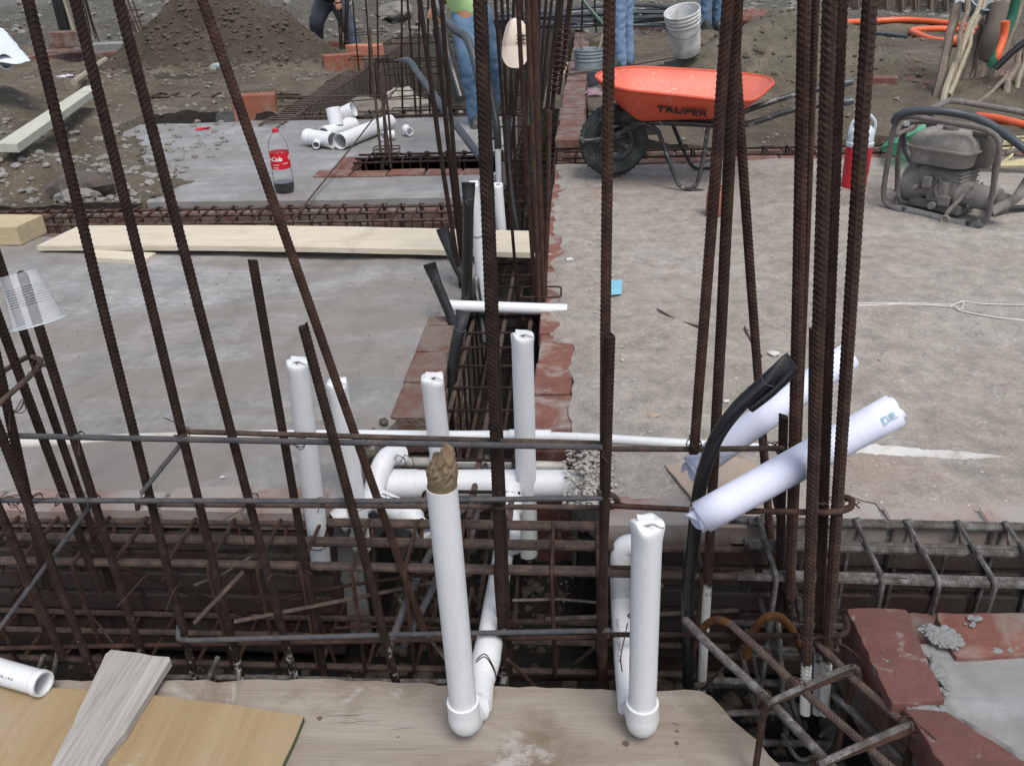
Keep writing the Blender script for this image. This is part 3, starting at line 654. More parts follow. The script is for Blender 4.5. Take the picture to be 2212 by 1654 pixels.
ties(wc, [ay_(u, v, 1.49) for u, v in ((172, 944), (395, 938), (645, 955), (1308, 962), (316, 1075), (543, 1075), (690, 1082), (80, 1075), (130, 1078), (1308, 1085), (392, 1378), (1300, 1366), (90, 790), (40, 880), (820, 1078), (1078, 1090), (30, 1078), (206, 1080), (1085, 1368))], (0, 0, 1), .015)

# ---- the column at the right: two rows of bars with painted feet
rc = thing("rebar_column", "tall right-hand rebar column with white-splashed feet holding the paper rolls", "rebar column", (.42, 1.4, -.5), "standing rebar cages")
up(rc, 1570, 0, 1500, 962, 1.52, mat=RUSTR, tb=0.02, r=.0098); up(rc, 1590, 0, 1515, 1488, 1.55, mat=RUSTW, r=.0102, tb=.08)
up(rc, 1588, 60, 1662, 1120, 1.68, mat=RUSTR, r=.0092, tb=.25); up(rc, 1738, 0, 1714, 980, 1.50, mat=RUSTR, tb=.45, r=.0105)
up(rc, 1757, 0, 1722, 980, 1.53, mat=RUSTR, tb=.45, r=.0062)
up(rc, 1797, 0, 1740, 1500, 1.32, mat=RUSTW, r=.0105, tb=.04); up(rc, 1816, 0, 1771, 1363, 1.36, mat=RUSTW, r=.0095, tb=.2); up(rc, 1874, 0, 1790, 1363, 1.33, mat=RUSTW, r=.0105, tb=.2)
up(rc, 1752, 712, 1748, 1040, 1.345, ta=0, tb=.5, mat=RUSTR, r=.007); up(rc, 1696, 900, 1685, 1240, 1.56, ta=0, tb=.4, mat=RUST); up(rc, 1680, 1000, 1700, 1290, 1.6, ta=0, tb=.3, mat=RUSTP)
up(rc, 1650, 960, 1730, 1340, 1.62, ta=0.05, tb=.1, mat=STEELR, r=.006)
hoop(rc, [(1318, 969), (1480, 970), (1690, 968)], [1.535, 1.535, 1.54], STEELR)
hoop(rc, [(1325, 1092), (1500, 1101), (1800, 1107), (1838, 1098), (1842, 1078), (1806, 1070)], [1.474, 1.40, 1.31, 1.33, 1.38, 1.40], RUSTR)
hoop(rc, [(1325, 1370), (1500, 1370), (1812, 1374), (1832, 1362), (1826, 1330)], [1.48, 1.42, 1.32, 1.34, 1.37], RUST)
hoop(rc, [(1318, 1225), (1500, 1228), (1690, 1230)], [1.54, 1.56, 1.60], RUST, .005)
ties(rc, [ay_(1500, 955, 1.52), ay_(1692, 968, 1.54), ay_(1720, 965, 1.51), ay_(1800, 1085, 1.34), ay_(1515, 1370, 1.5), ay_(1742, 1370, 1.33), ay_(1830, 1085, 1.36), ay_(1660, 960, 1.62)], (0, 0, 1), .017)

# ---- beam cages lying in the trenches
beam_cage("long rusty beam cage lying in the dark front trench left of the conduit", 'x', -2.1, .36, 1.555, 1.745, -.37, -.035, .118, .0085, .0052, nb=4, mats=(STEELR, RUSTR), n=8, ribbed=True, ties_n=16)
beam_cage("short splashed beam cage at the right edge above the near bricks", 'x', .42, 2.3, 1.50, 1.715, -.33, .012, .112, .0085, .006, nb=4, mats=(CEMBAR, CEMBAR), n=8, ribbed=True, ties_n=10, skew=-.02)
beam_cage("rusty beam cage running away down the central trench under the black conduits", 'y', 1.86, 4.15, -.42, -.17, -.44, -.055, .15, .008, .0048, nb=3, mats=(STEELR, RUST), n=8, ribbed=True, ties_n=8)
beam_cage("far length of the central trench cage beyond the pine board", 'y', 4.4, 6.9, -.42, -.15, -.42, -.03, .16, .008, .0048, nb=3, mats=(RUST, RUST), n=6)
beam_cage("rusty cage in the back trench between pine board and smooth slab", 'x', -3.6, -.52, 4.19, 4.46, -.32, .012, .105, .0085, .0058, nb=3, mats=(STEELR, RUSTR), n=6, ties_n=22)
beam_cage("small cage in the short trench sunk in the smooth slab", 'x', -1.36, -.48, 5.27, 5.50, -.22, .05, .12, .008, .0065, nb=3, mats=(RUST, RUST), n=6, ties_n=6)
beam_cage("cage in the cross trench behind the wheelbarrow wheel", 'x', -.05, 5.6, 5.47, 5.66, -.26, .005, .15, .007, .006, nb=2, mats=(RUST, RUST), n=6, ties_n=14)
beam_cage("cage along the near rim of the deep pit behind the pipe fittings", 'x', -2.3, -.45, 6.98, 7.16, -.26, .02, .14, .008, .007, nb=2, mats=(STEELR, STEELR), n=6)
beam_cage("long row of fine stirrups along the left rim of the deep pit", 'y', 6.7, 12.6, -2.50, -2.32, -.62, .015, .085, .009, .0065, nb=2, mats=(DUSTBAR, DUSTBAR), n=5)
beam_cage("far cage half buried in brown earth at the left", 'x', -4.7, -2.5, 7.95, 8.15, -.12, .07, .2, .008, .007, nb=2, mats=(RUST, RUSTR), n=5, skew=-.16)
beam_cage("dark cage across the far end of the deep pit", 'x', -2.3, -.5, 9.9, 10.1, -.35, .06, .12, .008, .006, nb=2, mats=(RUST, RUST), n=5)

random.seed(21)
tg = thing("rebar_bundle", "tangle of thin dark bars and wire ends low in the front trench", "rebar bundle", (-.9, 1.6, -.5), BARS)
for k in range(34):
    x = rnd(-2.0, .35); y = rnd(1.5, 1.74); z = rnd(-.42, -.06); a = rnd(0, 3.14); L_ = rnd(.08, .3); d = V(math.cos(a) * .5, rnd(-.35, .35), math.sin(a)).normalized() * L_
    p, q_ = V(x, y, z) - d, V(x, y, z) + d
    if max(p.z, q_.z) > -.005 or max(p.y, q_.y) > 1.745: continue
    m = MB(); m.tube([p, (p + q_) / 2 + V(0, 0, rnd(-.01, .01)), q_], rnd(.003, .0065), 6); m.build("bar", random.choice([RUST, RUSTR, STEELR, DUSTBAR]), tg, smooth=True)
for k in range(26):
    p = V(rnd(-1.8, .35), rnd(1.50, 1.72), rnd(-.06, .0)); m = MB(); d = V(rnd(-1, 1), rnd(-1, .2), rnd(-.6, .8)).normalized()
    m.tube(spline([p, p + d * .02 + V(0, 0, .008), p + d * .05, p + d * rnd(.06, .11) - V(0, 0, rnd(0, .02))], 4), .001, 4); m.build("wire_end", WIRE, tg)
# ---- the slanting cage beside the near bricks
dc = thing("rebar_beam_cage", "slanting cement-splashed cage with orange hooked ends beside the near bricks", "rebar cage", (.5, 1.25, -.45), BARS)
def dl(px, z): return [az_(u, v, z) for u, v in px]
L1 = dl([(1529, 1390), (1662, 1512), (1782, 1640)], -.04); L1 = L1 + [L1[-1] + (L1[-1] - L1[-2]) * 1.5]
part_bar(dc, [L1[0] + V(-.04, .07, .0)] + L1, .0085, CEMBAR)
hk = [ay_(1512, 1372, 1.44), ay_(1522, 1352, 1.435), ay_(1548, 1338, 1.42), ay_(1575, 1346, 1.40)]
part_bar(dc, spline(hk, 5) , .0085, ORUST, name="hooked_end")
L2 = [ay_(1575, 1346, 1.40)] + dl([(1620, 1385), (1722, 1480), (1868, 1608)], -.03); L2.append(L2[-1] + (L2[-1] - L2[-2]) * 1.3); part_bar(dc, spline(L2, 3), .008, STEELR)
hk = [ay_(1612, 1420, 1.42), ay_(1622, 1372, 1.42), ay_(1650, 1336, 1.42), ay_(1682, 1332, 1.43), ay_(1712, 1362, 1.46), ay_(1740, 1420, 1.5)]
part_bar(dc, spline(hk, 5), .0088, ORUST, name="hooked_end")
L3 = dl([(1750, 1372), (1838, 1462), (1958, 1567), (2075, 1668)], -.025); L3.append(L3[-1] + (L3[-1] - L3[-2]) * 1.2); part_bar(dc, L3, .0088, STEELR)
L4 = dl([(1800, 1500), (1900, 1590), (2010, 1700)], -.12); part_bar(dc, L4, .0075, CEMBAR)
for a, b, zz in (((1652, 1522), (1845, 1448), -.025), ((1765, 1652), (1978, 1572), -.02)):
    A, B = az_(*a, zz), az_(*b, zz); m = MB(); dn = V(0, 0, -.26)
    m.tube(bend([A + dn, A, B, B + dn, A + dn * .98], 5, .022), .0068, 7); m.build("stirrup", RUSTR, dc, smooth=True)
    m = MB(); m.rebar(spline([A + V(.0, -.005, .008), A.lerp(B, .5) + V(0, 0, .012), B + V(0, .004, .006), B + V(.015, .006, -.05)], 5), .0062, n=7); m.build("stirrup", CEMBAR, dc)
ties(dc, [az_(1655, 1515, -.02), az_(1722, 1478, -.015), az_(1845, 1450, -.015), az_(1960, 1568, -.015), az_(1770, 1645, -.02), az_(1800, 1395, -.02)], (1, 1, 0), .015)
# ---- splashed foot mesh at the bottom of that corner
fm = thing("rebar_mat", "white-splashed bars lying crosswise at the bottom of the right corner pit", "rebar mat", (.45, 1.3, -.5), BARS)
for u0, v0, u1, v1, z in ((1560, 1418, 1800, 1410, -.33), (1500, 1480, 1720, 1476, -.36), (1540, 1540, 1800, 1535, -.38), (1590, 1602, 1800, 1606, -.42), (1640, 1654, 1820, 1650, -.42)):
    part_bar(fm, [az_(u0, v0, z), az_(u1, v1, z)], .0075, CEMBAR)
for u0, v0, z0, u1, v1, z1 in ((1642, 1290, -.12, 1712, 1560, -.40), (1660, 1340, -.16, 1735, 1590, -.42), (1680, 1340, -.14, 1700, 1600, -.44), (1770, 1380, -.2, 1820, 1560, -.4), (1725, 1290, -.08, 1745, 1420, -.3), (1600, 1400, -.3, 1640, 1560, -.42)):
    part_bar(fm, [az_(u0, v0, z0), az_(u1, v1, z1)], .006, CEMBAR, rib=.18)
m = MB(); m.tube(spline([az_(1690, 1585, -.38), az_(1730, 1640, -.38), az_(1790, 1610, -.36), az_(1800, 1570, -.34), az_(1770, 1590, -.36)], 6), .005, 6); m.build("bent_end", CEMBAR, fm, smooth=True)
# bottom mat of the front trench
fm2 = thing("rebar_mat", "pale splashed bars crossing low in the front trench behind the worn plank", "rebar mat", (-.9, 1.45, -.5), BARS)
for u0, v0, u1, v1, z in ((340, 1462, 560, 1462, -.36), (560, 1462, 760, 1468, -.37), (760, 1470, 1010, 1472, -.38), (1060, 1465, 1320, 1462, -.42)):
    part_bar(fm2, [az_(u0, v0, z), az_(u1, v1, z)], .0068, CEMBAR if u0 < 1000 else RUST)
for u0, v0, z0, u1, v1, z1 in ((470, 1420, -.27, 445, 1480, -.36), (95, 1415, -.3, 70, 1480, -.38), (125, 1410, -.3, 105, 1500, -.4), (520, 1450, -.35, 540, 1500, -.42)):
    part_bar(fm2, [az_(u0, v0, z0), az_(u1, v1, z1)], .0065, CEMBAR)

# ---- thick grey bars crossing the front trench into the central one
for lab, pts in (("thick grey bar sloping into the front trench left of the wrapped pipe", [(1000, 1100, 1.78), (965, 1125, 1.70), (885, 1280, 1.60), (840, 1400, 1.52)]),
                 ("thinner grey bar beside the wrapped pipe sloping into the front trench", [(985, 1140, 1.72), (940, 1260, 1.62), (870, 1400, 1.55)]),
                 ("grey bar with wire ties running under the big drain pipe right of the wrapped pipe", [(1052, 985, 2.1), (1030, 1110, 1.92), (995, 1250, 1.7)])):
    m = MB(); m.rebar([ay_(u, v, y) for u, v, y in pts], .0088, n=9); tag(m.build("steel_bar", STEEL), lab, "steel bar", "loose grey bars by the pipes")

# ---- standing bar clusters farther back
def cluster(name, label, bars, rings=(), r=.0075, mat=RUST, ribbed=False, group="standing rebar cages", loc=None, n=7):
    pts = [(ay_(u1, v1, y), ay_(u0, v0, y2)) for u0, v0, y2, u1, v1, y in bars]
    loc = sum((p[0] for p in pts), Vector()) / len(pts)
    root = thing(name, label, "rebar column", loc, group)
    for b, t in pts: part_bar(root, [b - (t - b) * .08, b.lerp(t, .5) + V(rnd(-.012, .012), 0, 0), t + (t - b) * (.35 if abs((t - CO).normalized().z) < 5 and t.z > .9 else 0)], r * rnd(.92, 1.08), mat, ribbed, n)
    proto = None
    for f in rings:
        q = [b.lerp(t, f) for b, t in pts]; c = sum(q, Vector()) / len(q); hw = max((p - c).length for p in q) + r * 1.5
        m = MB(); m.tube(stirrup_pts(c, V(1, 0, 0), V(0, 1, 0), hw, max(hw * .7, .05), 3, .02), .0042, 5, close=True); m.build("ring", mat, root, smooth=True)
    return root
cluster("rebar_column", "tight bundle of tall bars at the right wall of the central trench", [(1139, 0, 3.1, 1167, 700, 3.1), (1150, 0, 3.16, 1176, 700, 3.14), (1160, 60, 3.25, 1181, 690, 3.2), (1187, 239, 3.2, 1172, 705, 3.14), (1120, 0, 3.2, 1160, 690, 3.2)], (.03, .12), .0085, RUSTR, True, n=8)
cluster("rebar_column", "three bars leaning left beside the black conduits of the central trench", [(908, 0, 3.3, 1000, 640, 3.3), (955, 0, 3.35, 1012, 640, 3.35), (936, 0, 3.45, 1004, 620, 3.4)], (.02,), .0088, RUST, True, n=8)
cluster("rebar_column", "single thin bar rising in front of the white vents", [(1071, 0, 3.25, 1124, 705, 3.25)], (), .0062, RUST, True, n=8)
cluster("rebar_column", "dense dark cluster of bars hung with the beige cap", [(1095, 0, 4.7, 1118, 480, 4.7), (1112, 0, 4.75, 1100, 480, 4.75), (1128, 0, 4.6, 1140, 470, 4.6), (1140, 0, 4.8, 1128, 480, 4.8), (1165, 0, 4.9, 1150, 470, 4.9), (1120, 150, 4.85, 1090, 470, 4.85), (1085, 0, 4.9, 1110, 470, 4.9)], (.04, .14, .5), .0085, RUST)
cluster("rebar_column", "bars behind the cap standing along the narrow brick wall", [(1180, 0, 6.1, 1150, 330, 6.1), (1192, 0, 6.2, 1162, 325, 6.2), (1205, 0, 6.3, 1178, 320, 6.3), (1212, 0, 6.0, 1170, 330, 6.0), (1150, 0, 6.15, 1140, 330, 6.15), (1160, 0, 6.4, 1155, 320, 6.4)], (), .011, RUST)
for u0, v0, u1, v1, y_, lab in ((1208, 62, 1196, 200, 6.6, "slim bar wound with tight wire spiral behind the cap, the taller one"), (1226, 58, 1214, 150, 7.4, "slim bar wound with tight wire spiral nearest the narrow brick wall")):
    A, B = ay_(u1, v1, y_), ay_(u0, v0, y_); d = (B - A).normalized(); a = d.orthogonal().normalized(); b = d.cross(a); L = (B - A).length; root = thing("wound_bar", lab, "rebar column", A, "standing rebar cages")
    m = MB(); m.tube([A - d * .2, B + d * .9], .016, 8); m.build("bar", RUST, root, smooth=True)
    m = MB(); K = int(L / .004); m.tube([A + d * (L * i / K) + (a * math.cos(i * .62) + b * math.sin(i * .62)) * .036 for i in range(K + 1)], .0065, 5); m.build("spiral", RUSTR, root, smooth=True)
cluster("rebar_column", "slim column of four thin bars rising from the short trench", [(798, 60, 5.42, 824, 345, 5.4), (820, 150, 5.48, 834, 343, 5.46), (826, 150, 5.36, 843, 348, 5.38), (829, 165, 5.5, 847, 340, 5.5)], (.05, .09, .12), .0085, STEELR)
cluster("rebar_column", "thin bars of a column in the pit left of the green-shirted worker", [(960, 30, 7.0, 972, 280, 7.0), (925, 0, 7.1, 930, 265, 7.1), (905, 0, 7.2, 910, 265, 7.2), (880, 0, 7.0, 900, 270, 7.0), (868, 0, 7.3, 870, 250, 7.3)], (.1, .25, .45, .7), .0085, RUST)
cluster("rebar_column", "thin far bars standing on the rubble left of the pit", [(790, 0, 9.4, 800, 200, 9.4), (762, 0, 9.5, 778, 170, 9.5), (815, 0, 9.3, 818, 160, 9.3)], (.3, .6), .009, RUST)
cluster("rebar_column", "column of thin bars straddled by the bending worker", [(735, -20, 11.3, 738, 96, 11.2), (747, -20, 11.3, 744, 96, 11.2), (754, -20, 11.2, 750, 98, 11.1), (728, -20, 11.2, 735, 98, 11.1)], (), .012, RUST)
cluster("rebar_column", "slim far cage standing left behind the sand heap", [(262, -10, 12.6, 295, 70, 12.3), (272, -10, 12.6, 305, 74, 12.3), (282, -10, 12.6, 312, 80, 12.3), (250, -10, 12.4, 290, 66, 12.2)], (.3, .6), .012, RUSTR)
cluster("rebar_column", "few thin bars in gravel beside the dark posts at far left", [(178, 0, 12, 195, 70, 12), (183, 0, 11.8, 205, 78, 11.8), (186, 0, 11.6, 212, 84, 11.6)], (), .010, RUST)
cluster("rebar_column", "bars standing at the end of the narrow brick wall near the hose coil", [(1258, 0, 10.6, 1256, 70, 10.6), (1285, -10, 11.8, 1288, 66, 11.8), (1214, 0, 9, 1206, 150, 9), (1228, 0, 9.4, 1215, 130, 9.4)], (), .012, RUST)

# ---- loose rods
def rod(label, a, b, r=.006, mat=None): 
    m = MB(); m.tube([a, a.lerp(b, .5) - V(0, 0, .012), b], r, 7); return tag(m.build("steel_rod", mat or STEELR, smooth=True), label, "steel rod", "loose thin rods")
rod("long thin rod leaning from the pine board up to the pit rim", ay_(591, 525, 3.95), ay_(862, 184, 7.1), .0055)
rod("thin rod lying across the muddy left ground toward the pit", ay_(361, 246, 7.2), ay_(1010, 197, 7.35), .006)
rod("straight thin rod just behind the one crossing the mud", ay_(528, 205, 7.5), ay_(832, 207, 7.5), .006)
rod("thin rod spanning from the brick wall over the grey bucket", ay_(1192, 165, 8.3), ay_(1462, 124, 8.3), .006)
rod("second thin rod lying beside the one over the grey bucket", ay_(1300, 152, 8.1), ay_(1455, 140, 8.05), .006)
rod("short bent scrap of bar lying on the sandy slab by the bars", az_(1510, 705, .008), az_(1420, 668, .008), .004)
rod("thin scrap of bar behind the right column on the slab", az_(1608, 706, .008), az_(1645, 770, .008), .004)

# ================================================================== PIPES
def text_part(s, name, mat, root, origin, xd, yd, size, depth=.0008, wrap=None, parent=None, spacing=1.0, bold=0.0, shear=0.0):
    """raised lettering: real, thin letters laid on a surface"""
    cu = bpy.data.curves.new("lettering", 'FONT'); cu.body = s; cu.size = size; cu.extrude = depth; cu.space_character = spacing; cu.offset = bold; cu.shear = shear; cu.align_x = 'CENTER'; cu.align_y = 'CENTER'; cu.resolution_u = 3
    t = bpy.data.objects.new("lettering", cu); me = bpy.data.meshes.new_from_object(t); bpy.data.objects.remove(t)
    xd, yd = Vector(xd).normalized(), Vector(yd).normalized(); zd = xd.cross(yd); m = MB()
    def place(p):
        if wrap: return wrap(p)
        return Vector(origin) + xd * p.x + yd * p.y + zd * p.z
    m.add([place(v.co) for v in me.vertices], [tuple(p.vertices) for p in me.polygons]); bpy.data.meshes.remove(me)
    return m.build(name, mat, root, parent)
def wrap_pipe(c, d, n, r):
    s = n.cross(d)
    def f(p):
        th = p.y / r; return c + d * p.x + (n * math.cos(th) + s * math.sin(th)) * (r + .0003 + p.z)
    return f
def folded_pipe(label, base, top, r, group="white pipe ends folded shut", mat=None, socket=0.0, wire=None, wide=1.0):
    """a standing PVC pipe whose upper end was heated and folded shut"""
    base, top = Vector(base), Vector(top); ax = (top - base).normalized(); L = (top - base).length
    root = thing("standing_pipe", label, "pipe", base, group)
    a = V(1, 0, 0); a = (a - ax * a.dot(ax)).normalized(); b = ax.cross(a); n = 28; m = MB(); yw = rnd(0, .5)
    prof = [(0, 1, 0), (L * .5, 1, 0), (L - r * 2.2, 1, 0), (L - r * 1.2, 1.0, .15), (L - r * .45, 1.03, .8), (L - r * .14, 1.01, 1), (L, .95, 1), (L + r * .05, .84, 1), (L + r * .07, .55, 1), (L + r * .06, .2, 1)]
    for h, s_, sq in prof:
        for k in range(n):
            th = 2 * math.pi * k / n; c, s = math.cos(th), math.sin(th)
            q = (abs(c) ** 6 + abs(s) ** 6) ** (-1 / 6)                      # squarish
            rr = r * s_ * (1 + (q - 1) * sq * .85) * (1 - .05 * sq) * (wide if sq > .3 else 1)
            dz = sq * r * (.16 * math.sin(2 * th + yw * 4) + .10 * math.sin(3 * th + yw * 9)) * (1 if h > L - r * .5 else .0)
            ang = th + yw; m.v.append(base + ax * (h + dz) + a * (rr * math.cos(ang)) + b * (rr * math.sin(ang)))
    for i in range(len(prof) - 1):
        for k in range(n):
            k2 = (k + 1) % n; m.f.append((i * n + k, i * n + k2, (i + 1) * n + k2, (i + 1) * n + k)); m.m.append(0)
    m.f.append(tuple(range((len(prof) - 1) * n, len(prof) * n))); m.m.append(0); m.f.append(tuple(range(n))[::-1]); m.m.append(0)
    m.build("pipe", mat or PVC, root, smooth=True)
    m = MB(); t = base + ax * (L + r * .13); f1 = (-b * math.cos(yw) + a * .3).normalized()
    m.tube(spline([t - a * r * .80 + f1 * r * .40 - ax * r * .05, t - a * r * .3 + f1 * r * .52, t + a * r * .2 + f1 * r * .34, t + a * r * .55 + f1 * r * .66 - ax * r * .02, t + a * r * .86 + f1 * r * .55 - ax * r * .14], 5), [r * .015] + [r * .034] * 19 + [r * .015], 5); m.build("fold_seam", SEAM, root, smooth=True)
    m = MB(); m.slab_poly([t + f1 * r * .48 - a * r * .72 + ax * r * .01, t + f1 * r * .30 + a * r * .25 + ax * r * .05, t - f1 * r * .45 + a * r * .62 + ax * r * .10, t - f1 * r * .62 - a * r * .45 + ax * r * .09], r * .09, (ax + f1 * .1)); m.build("folded_flap", mat or PVC, root)
    if socket:
        m = MB(); m.ringtube([base - ax * r * .5, base + ax * socket], r * 1.17, r * 1.01, 28); m.build("socket", PVC, root, smooth=True)
    if wire:
        m = MB(); q = base + ax * (L * wire); m.tube([q + (a * math.cos(t_) + b * math.sin(t_)) * (r * 1.06) + ax * .01 * math.sin(t_) for t_ in [i * math.pi / 8 for i in range(17)]], .0014, 5); m.build("tie_wire", WIRE, root, smooth=True)
    return root
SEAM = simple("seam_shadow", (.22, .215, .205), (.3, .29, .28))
PG = "white pipe ends folded shut"
folded_pipe("folded white pipe standing leftmost beside the short broken-off bar", ay_(694, 1218, 1.735), ay_(641, 780, 1.735), .0262, wire=.13)
folded_pipe("folded white pipe half hidden behind the leaning bars, second from left", ay_(783, 1170, 1.80), ay_(727, 824, 1.80), .0258, socket=.03)
folded_pipe("folded white pipe right behind the brown paper plug", ay_(970, 1150, 2.0), ay_(933, 814, 2.0), .0305, wide=1.04)
folded_pipe("tallest folded white pipe between central trench and sandy slab", ay_(1141, 1195, 1.96), ay_(1128, 722, 1.96), .0282)
folded_pipe("far folded white vent pipe standing behind the upright black conduit", ay_(1048, 668, 3.22), ay_(1021, 395, 3.22), .0235, wire=.62)
folded_pipe("stubby folded white vent pipe farther back than the black conduits", ay_(1084, 512, 4.3), ay_(1074, 398, 4.3), .0275)
folded_pipe("thinnest white pipe rising behind the stubby vent", ay_(1079, 420, 4.9), ay_(1075, 312, 4.9), .017)

def front_pipe(label, base, top, r, back, elbow_back, folded):
    base, top = Vector(base), Vector(top)
    if folded: root = folded_pipe(label, base, top, r, "near white pipes rising from elbows on the plank")
    else:
        root = thing("standing_pipe", label, "pipe", base, "near white pipes rising from elbows on the plank")
        m = MB(); m.ringtube([base, base.lerp(top, .5), top], r, r * .93, 32); m.build("pipe", PVC, root, smooth=True)
    ax = (top - base).normalized()
    m = MB(); R0 = r * 1.19
    path = spline([base + ax * .040, base + ax * .012, base - ax * .014 + V(0, .004, 0), base - ax * .030 + V(.012, .022, 0), back[0]], 6)
    m.ringtube([base + ax * .045, base + ax * .016], R0, r * 1.01, 32); m.tube(spline([base + ax * .018, base - ax * .008, base - ax * .028 + V(.002, .016, 0), base - ax * .034 + V(.008, .045, .0), back[0]], 6), [R0] * 8 + [R0 * .99] * 8 + [r * 1.1] * 9, 24)
    m.build("elbow", PVC, root, smooth=True)
    m = MB(); m.tube(spline(back, 6), r * .97, 24); m.build("branch_pipe", PVC, root, smooth=True)
    return root
zb = ay_(1003, 1556, 1.25).z
p5 = front_pipe("long white open pipe in front plugged with crumpled brown paper", ay_(1003, 1545, 1.25), ay_(954, 1049, 1.25), .0285, [az_(1036, 1525, zb - .028), az_(1042, 1470, zb - .026), az_(1050, 1425, zb - .02), az_(1062, 1340, zb - .01), az_(1080, 1240, zb), az_(1092, 1165, zb + .005)], None, False)
m = MB(); q = [az_(1041, 1468, zb - .026), az_(1050, 1425, zb - .02), az_(1058, 1380, zb - .013)]; m.tube(q, [.030, .034, .032], 24); m.build("coupling", PVC, p5, smooth=True)
m = MB()
for i in range(2):
    m.tube(spline([az_(1028, 1425 + i * 5, .0), az_(1048, 1412 + i * 6, .01), az_(1066, 1440 + i * 5, -.06), az_(1072, 1462 + i * 4, -.12)], 6), .0013, 5)
m.build("tie_wire", WIRE, p5, smooth=True)
zc = ay_(1387, 1558, 1.27).z
p6 = front_pipe("white pipe with square folded top standing at the right on the plank", ay_(1387, 1548, 1.27), ay_(1398, 1128, 1.27), .0287, [az_(1362, 1530, zc - .03), az_(1356, 1470, zc - .03), az_(1350, 1400, zc - .028), az_(1344, 1320, zc - .025), az_(1340, 1230, zc - .02), az_(1340, 1195, zc - .01)], None, True)
m = MB(); m.tube(spline([az_(1342, 1290, zc - .02), ay_(1341, 1225, 1.655), ay_(1344, 1188, 1.665), ay_(1366, 1176, 1.67), ay_(1420, 1180, 1.68)], 5), .027, 20); m.build("rear_elbow", PVC, p6, smooth=True)
A_, B_ = az_(1357, 1480, zc - .03), az_(1344, 1320, zc - .025); ax_ = (B_ - A_).normalized(); n__ = (CO - A_); n__ = (n__ - ax_ * n__.dot(ax_)).normalized(); n__ = (n__ + ax_.cross(n__) * .55).normalized() if (ax_.cross(n__)).x < 0 else (n__ - ax_.cross(n__) * .55).normalized()
text_part("PVC SANITARIO NMX", "printed_lettering", INKG, p6, None, ax_, n__, .014, .0002, wrap_pipe(A_.lerp(B_, .5), ax_, n__, .0287 * .97))
m = MB(); m.tube(bend([az_(1356, 1345, .0), az_(1340, 1420, .0), az_(1344, 1450, -.05)], 4, .02), .0013, 5); m.build("tie_wire", WIRE, p6, smooth=True)

# crumpled paper plug in the open pipe
c = ay_(954, 1040, 1.25); m = MB(); NU, NV_ = 34, 26
for j in range(NV_ + 1):
    t = j / NV_; h = -.03 + t * .092
    for i in range(NU):
        th = 2 * math.pi * i / NU
        r_ = .0262 * (1.03 + .14 * math.sin(min(1, max(0, (t - .3) * 1.6)) * 3.0)) * (1 if t < .8 else math.sqrt(max(.05, 1 - ((t - .8) / .21) ** 2)))
        p = V(math.cos(th), math.sin(th), 0) * r_
        f = abs(fbm((math.cos(th) * 1.6, math.sin(th) * 1.6, t * 3.2), 3)) * .016 + abs(fbm((math.cos(th) * 4, math.sin(th) * 4, t * 9), 2)) * .006
        k = min(1, max(0, (t - .2) * 2)); dv = noise.voronoi((math.cos(th) * 1.5, math.sin(th) * 1.5, t * 3.2 + 4))[0]; f += max(0, .28 - (dv[1] - dv[0])) * .035; p *= 1 - f / .028 * k * .40
        lift = k * (.016 * math.cos(th + .3) * t * t + .016 * fbm((math.cos(th) * 2.5, math.sin(th) * 2.5, 7)) * t)
        m.v.append(c + p + V(0.004 * t, 0, h + lift))
for j in range(NV_):
    for i in range(NU):
        i2 = (i + 1) % NU; m.f.append((j * NU + i, j * NU + i2, (j + 1) * NU + i2, (j + 1) * NU + i)); m.m.append(0)
m.f.append(tuple(range(NV_ * NU, (NV_ + 1) * NU))); m.m.append(0); m.f.append(tuple(range(NU))[::-1]); m.m.append(0)
tag(m.build("paper_plug", KRAFT), "crumpled brown paper stuffed into the mouth of the front pipe", "paper plug")

# drains in the trench
dp = thing("drain_pipe", "thick white drain pipe with wye fittings running into the sandy slab corner", "drain pipe", ay_(1050, 1040, 1.98))
A, B = ay_(838, 1046, 1.98), ay_(1275, 1042, 1.98)
m = MB(); m.tube([A, A.lerp(B, .5), B + V(.06, 0, -.005)], .0405, 28); m.build("pipe", PVC, dp, smooth=True)
m = MB(); m.tube([A - V(.01, 0, 0), A + V(.085, 0, 0)], .0445, 28); m.tube([A + V(.083, 0, 0), A + V(.105, 0, 0)], .0430, 28); m.build("coupling", PVC, dp, smooth=True)
m = MB(); m.tube(spline([ay_(800, 1085, 1.90), ay_(812, 1045, 1.94), ay_(826, 1005, 1.98), ay_(842, 985, 2.03), ay_(868, 984, 2.06)], 6), .030, 22); m.build("wye_branch", PVC, dp, smooth=True)
m = MB(); m.tube(spline([ay_(880, 1115, 1.82), ay_(840, 1092, 1.87), ay_(806, 1080, 1.90), ay_(770, 1095, 1.84), ay_(728, 1128, 1.80)], 6), .034, 22); m.build("wye_branch", PVC, dp, smooth=True)
m = MB(); m.tube(spline([ay_(872, 1100, 1.84), ay_(900, 1130, 1.80), ay_(935, 1165, 1.74)], 6), [.033] * 6 + [.026] * 7, 20); m.build("reducer", PVC, dp, smooth=True)
m = MB(); m.tube(spline([ay_(1100, 1050, 1.94), ay_(1103, 1100, 1.88), ay_(1106, 1140, 1.82), ay_(1105, 1190, 1.76)], 6), [.034] * 8 + [.024] * 11, 20); m.build("reducer", PVC, dp, smooth=True)
for u in (868, 885): 
    m = MB(); m.tube([ay_(u - 22, 1000, 2.0), ay_(u - 10, 982, 1.99), ay_(u + 6, 990, 1.97), ay_(u + 10, 1010, 1.96)], .0013, 5); m.build("tie_wire", WIRE, dp, smooth=True)
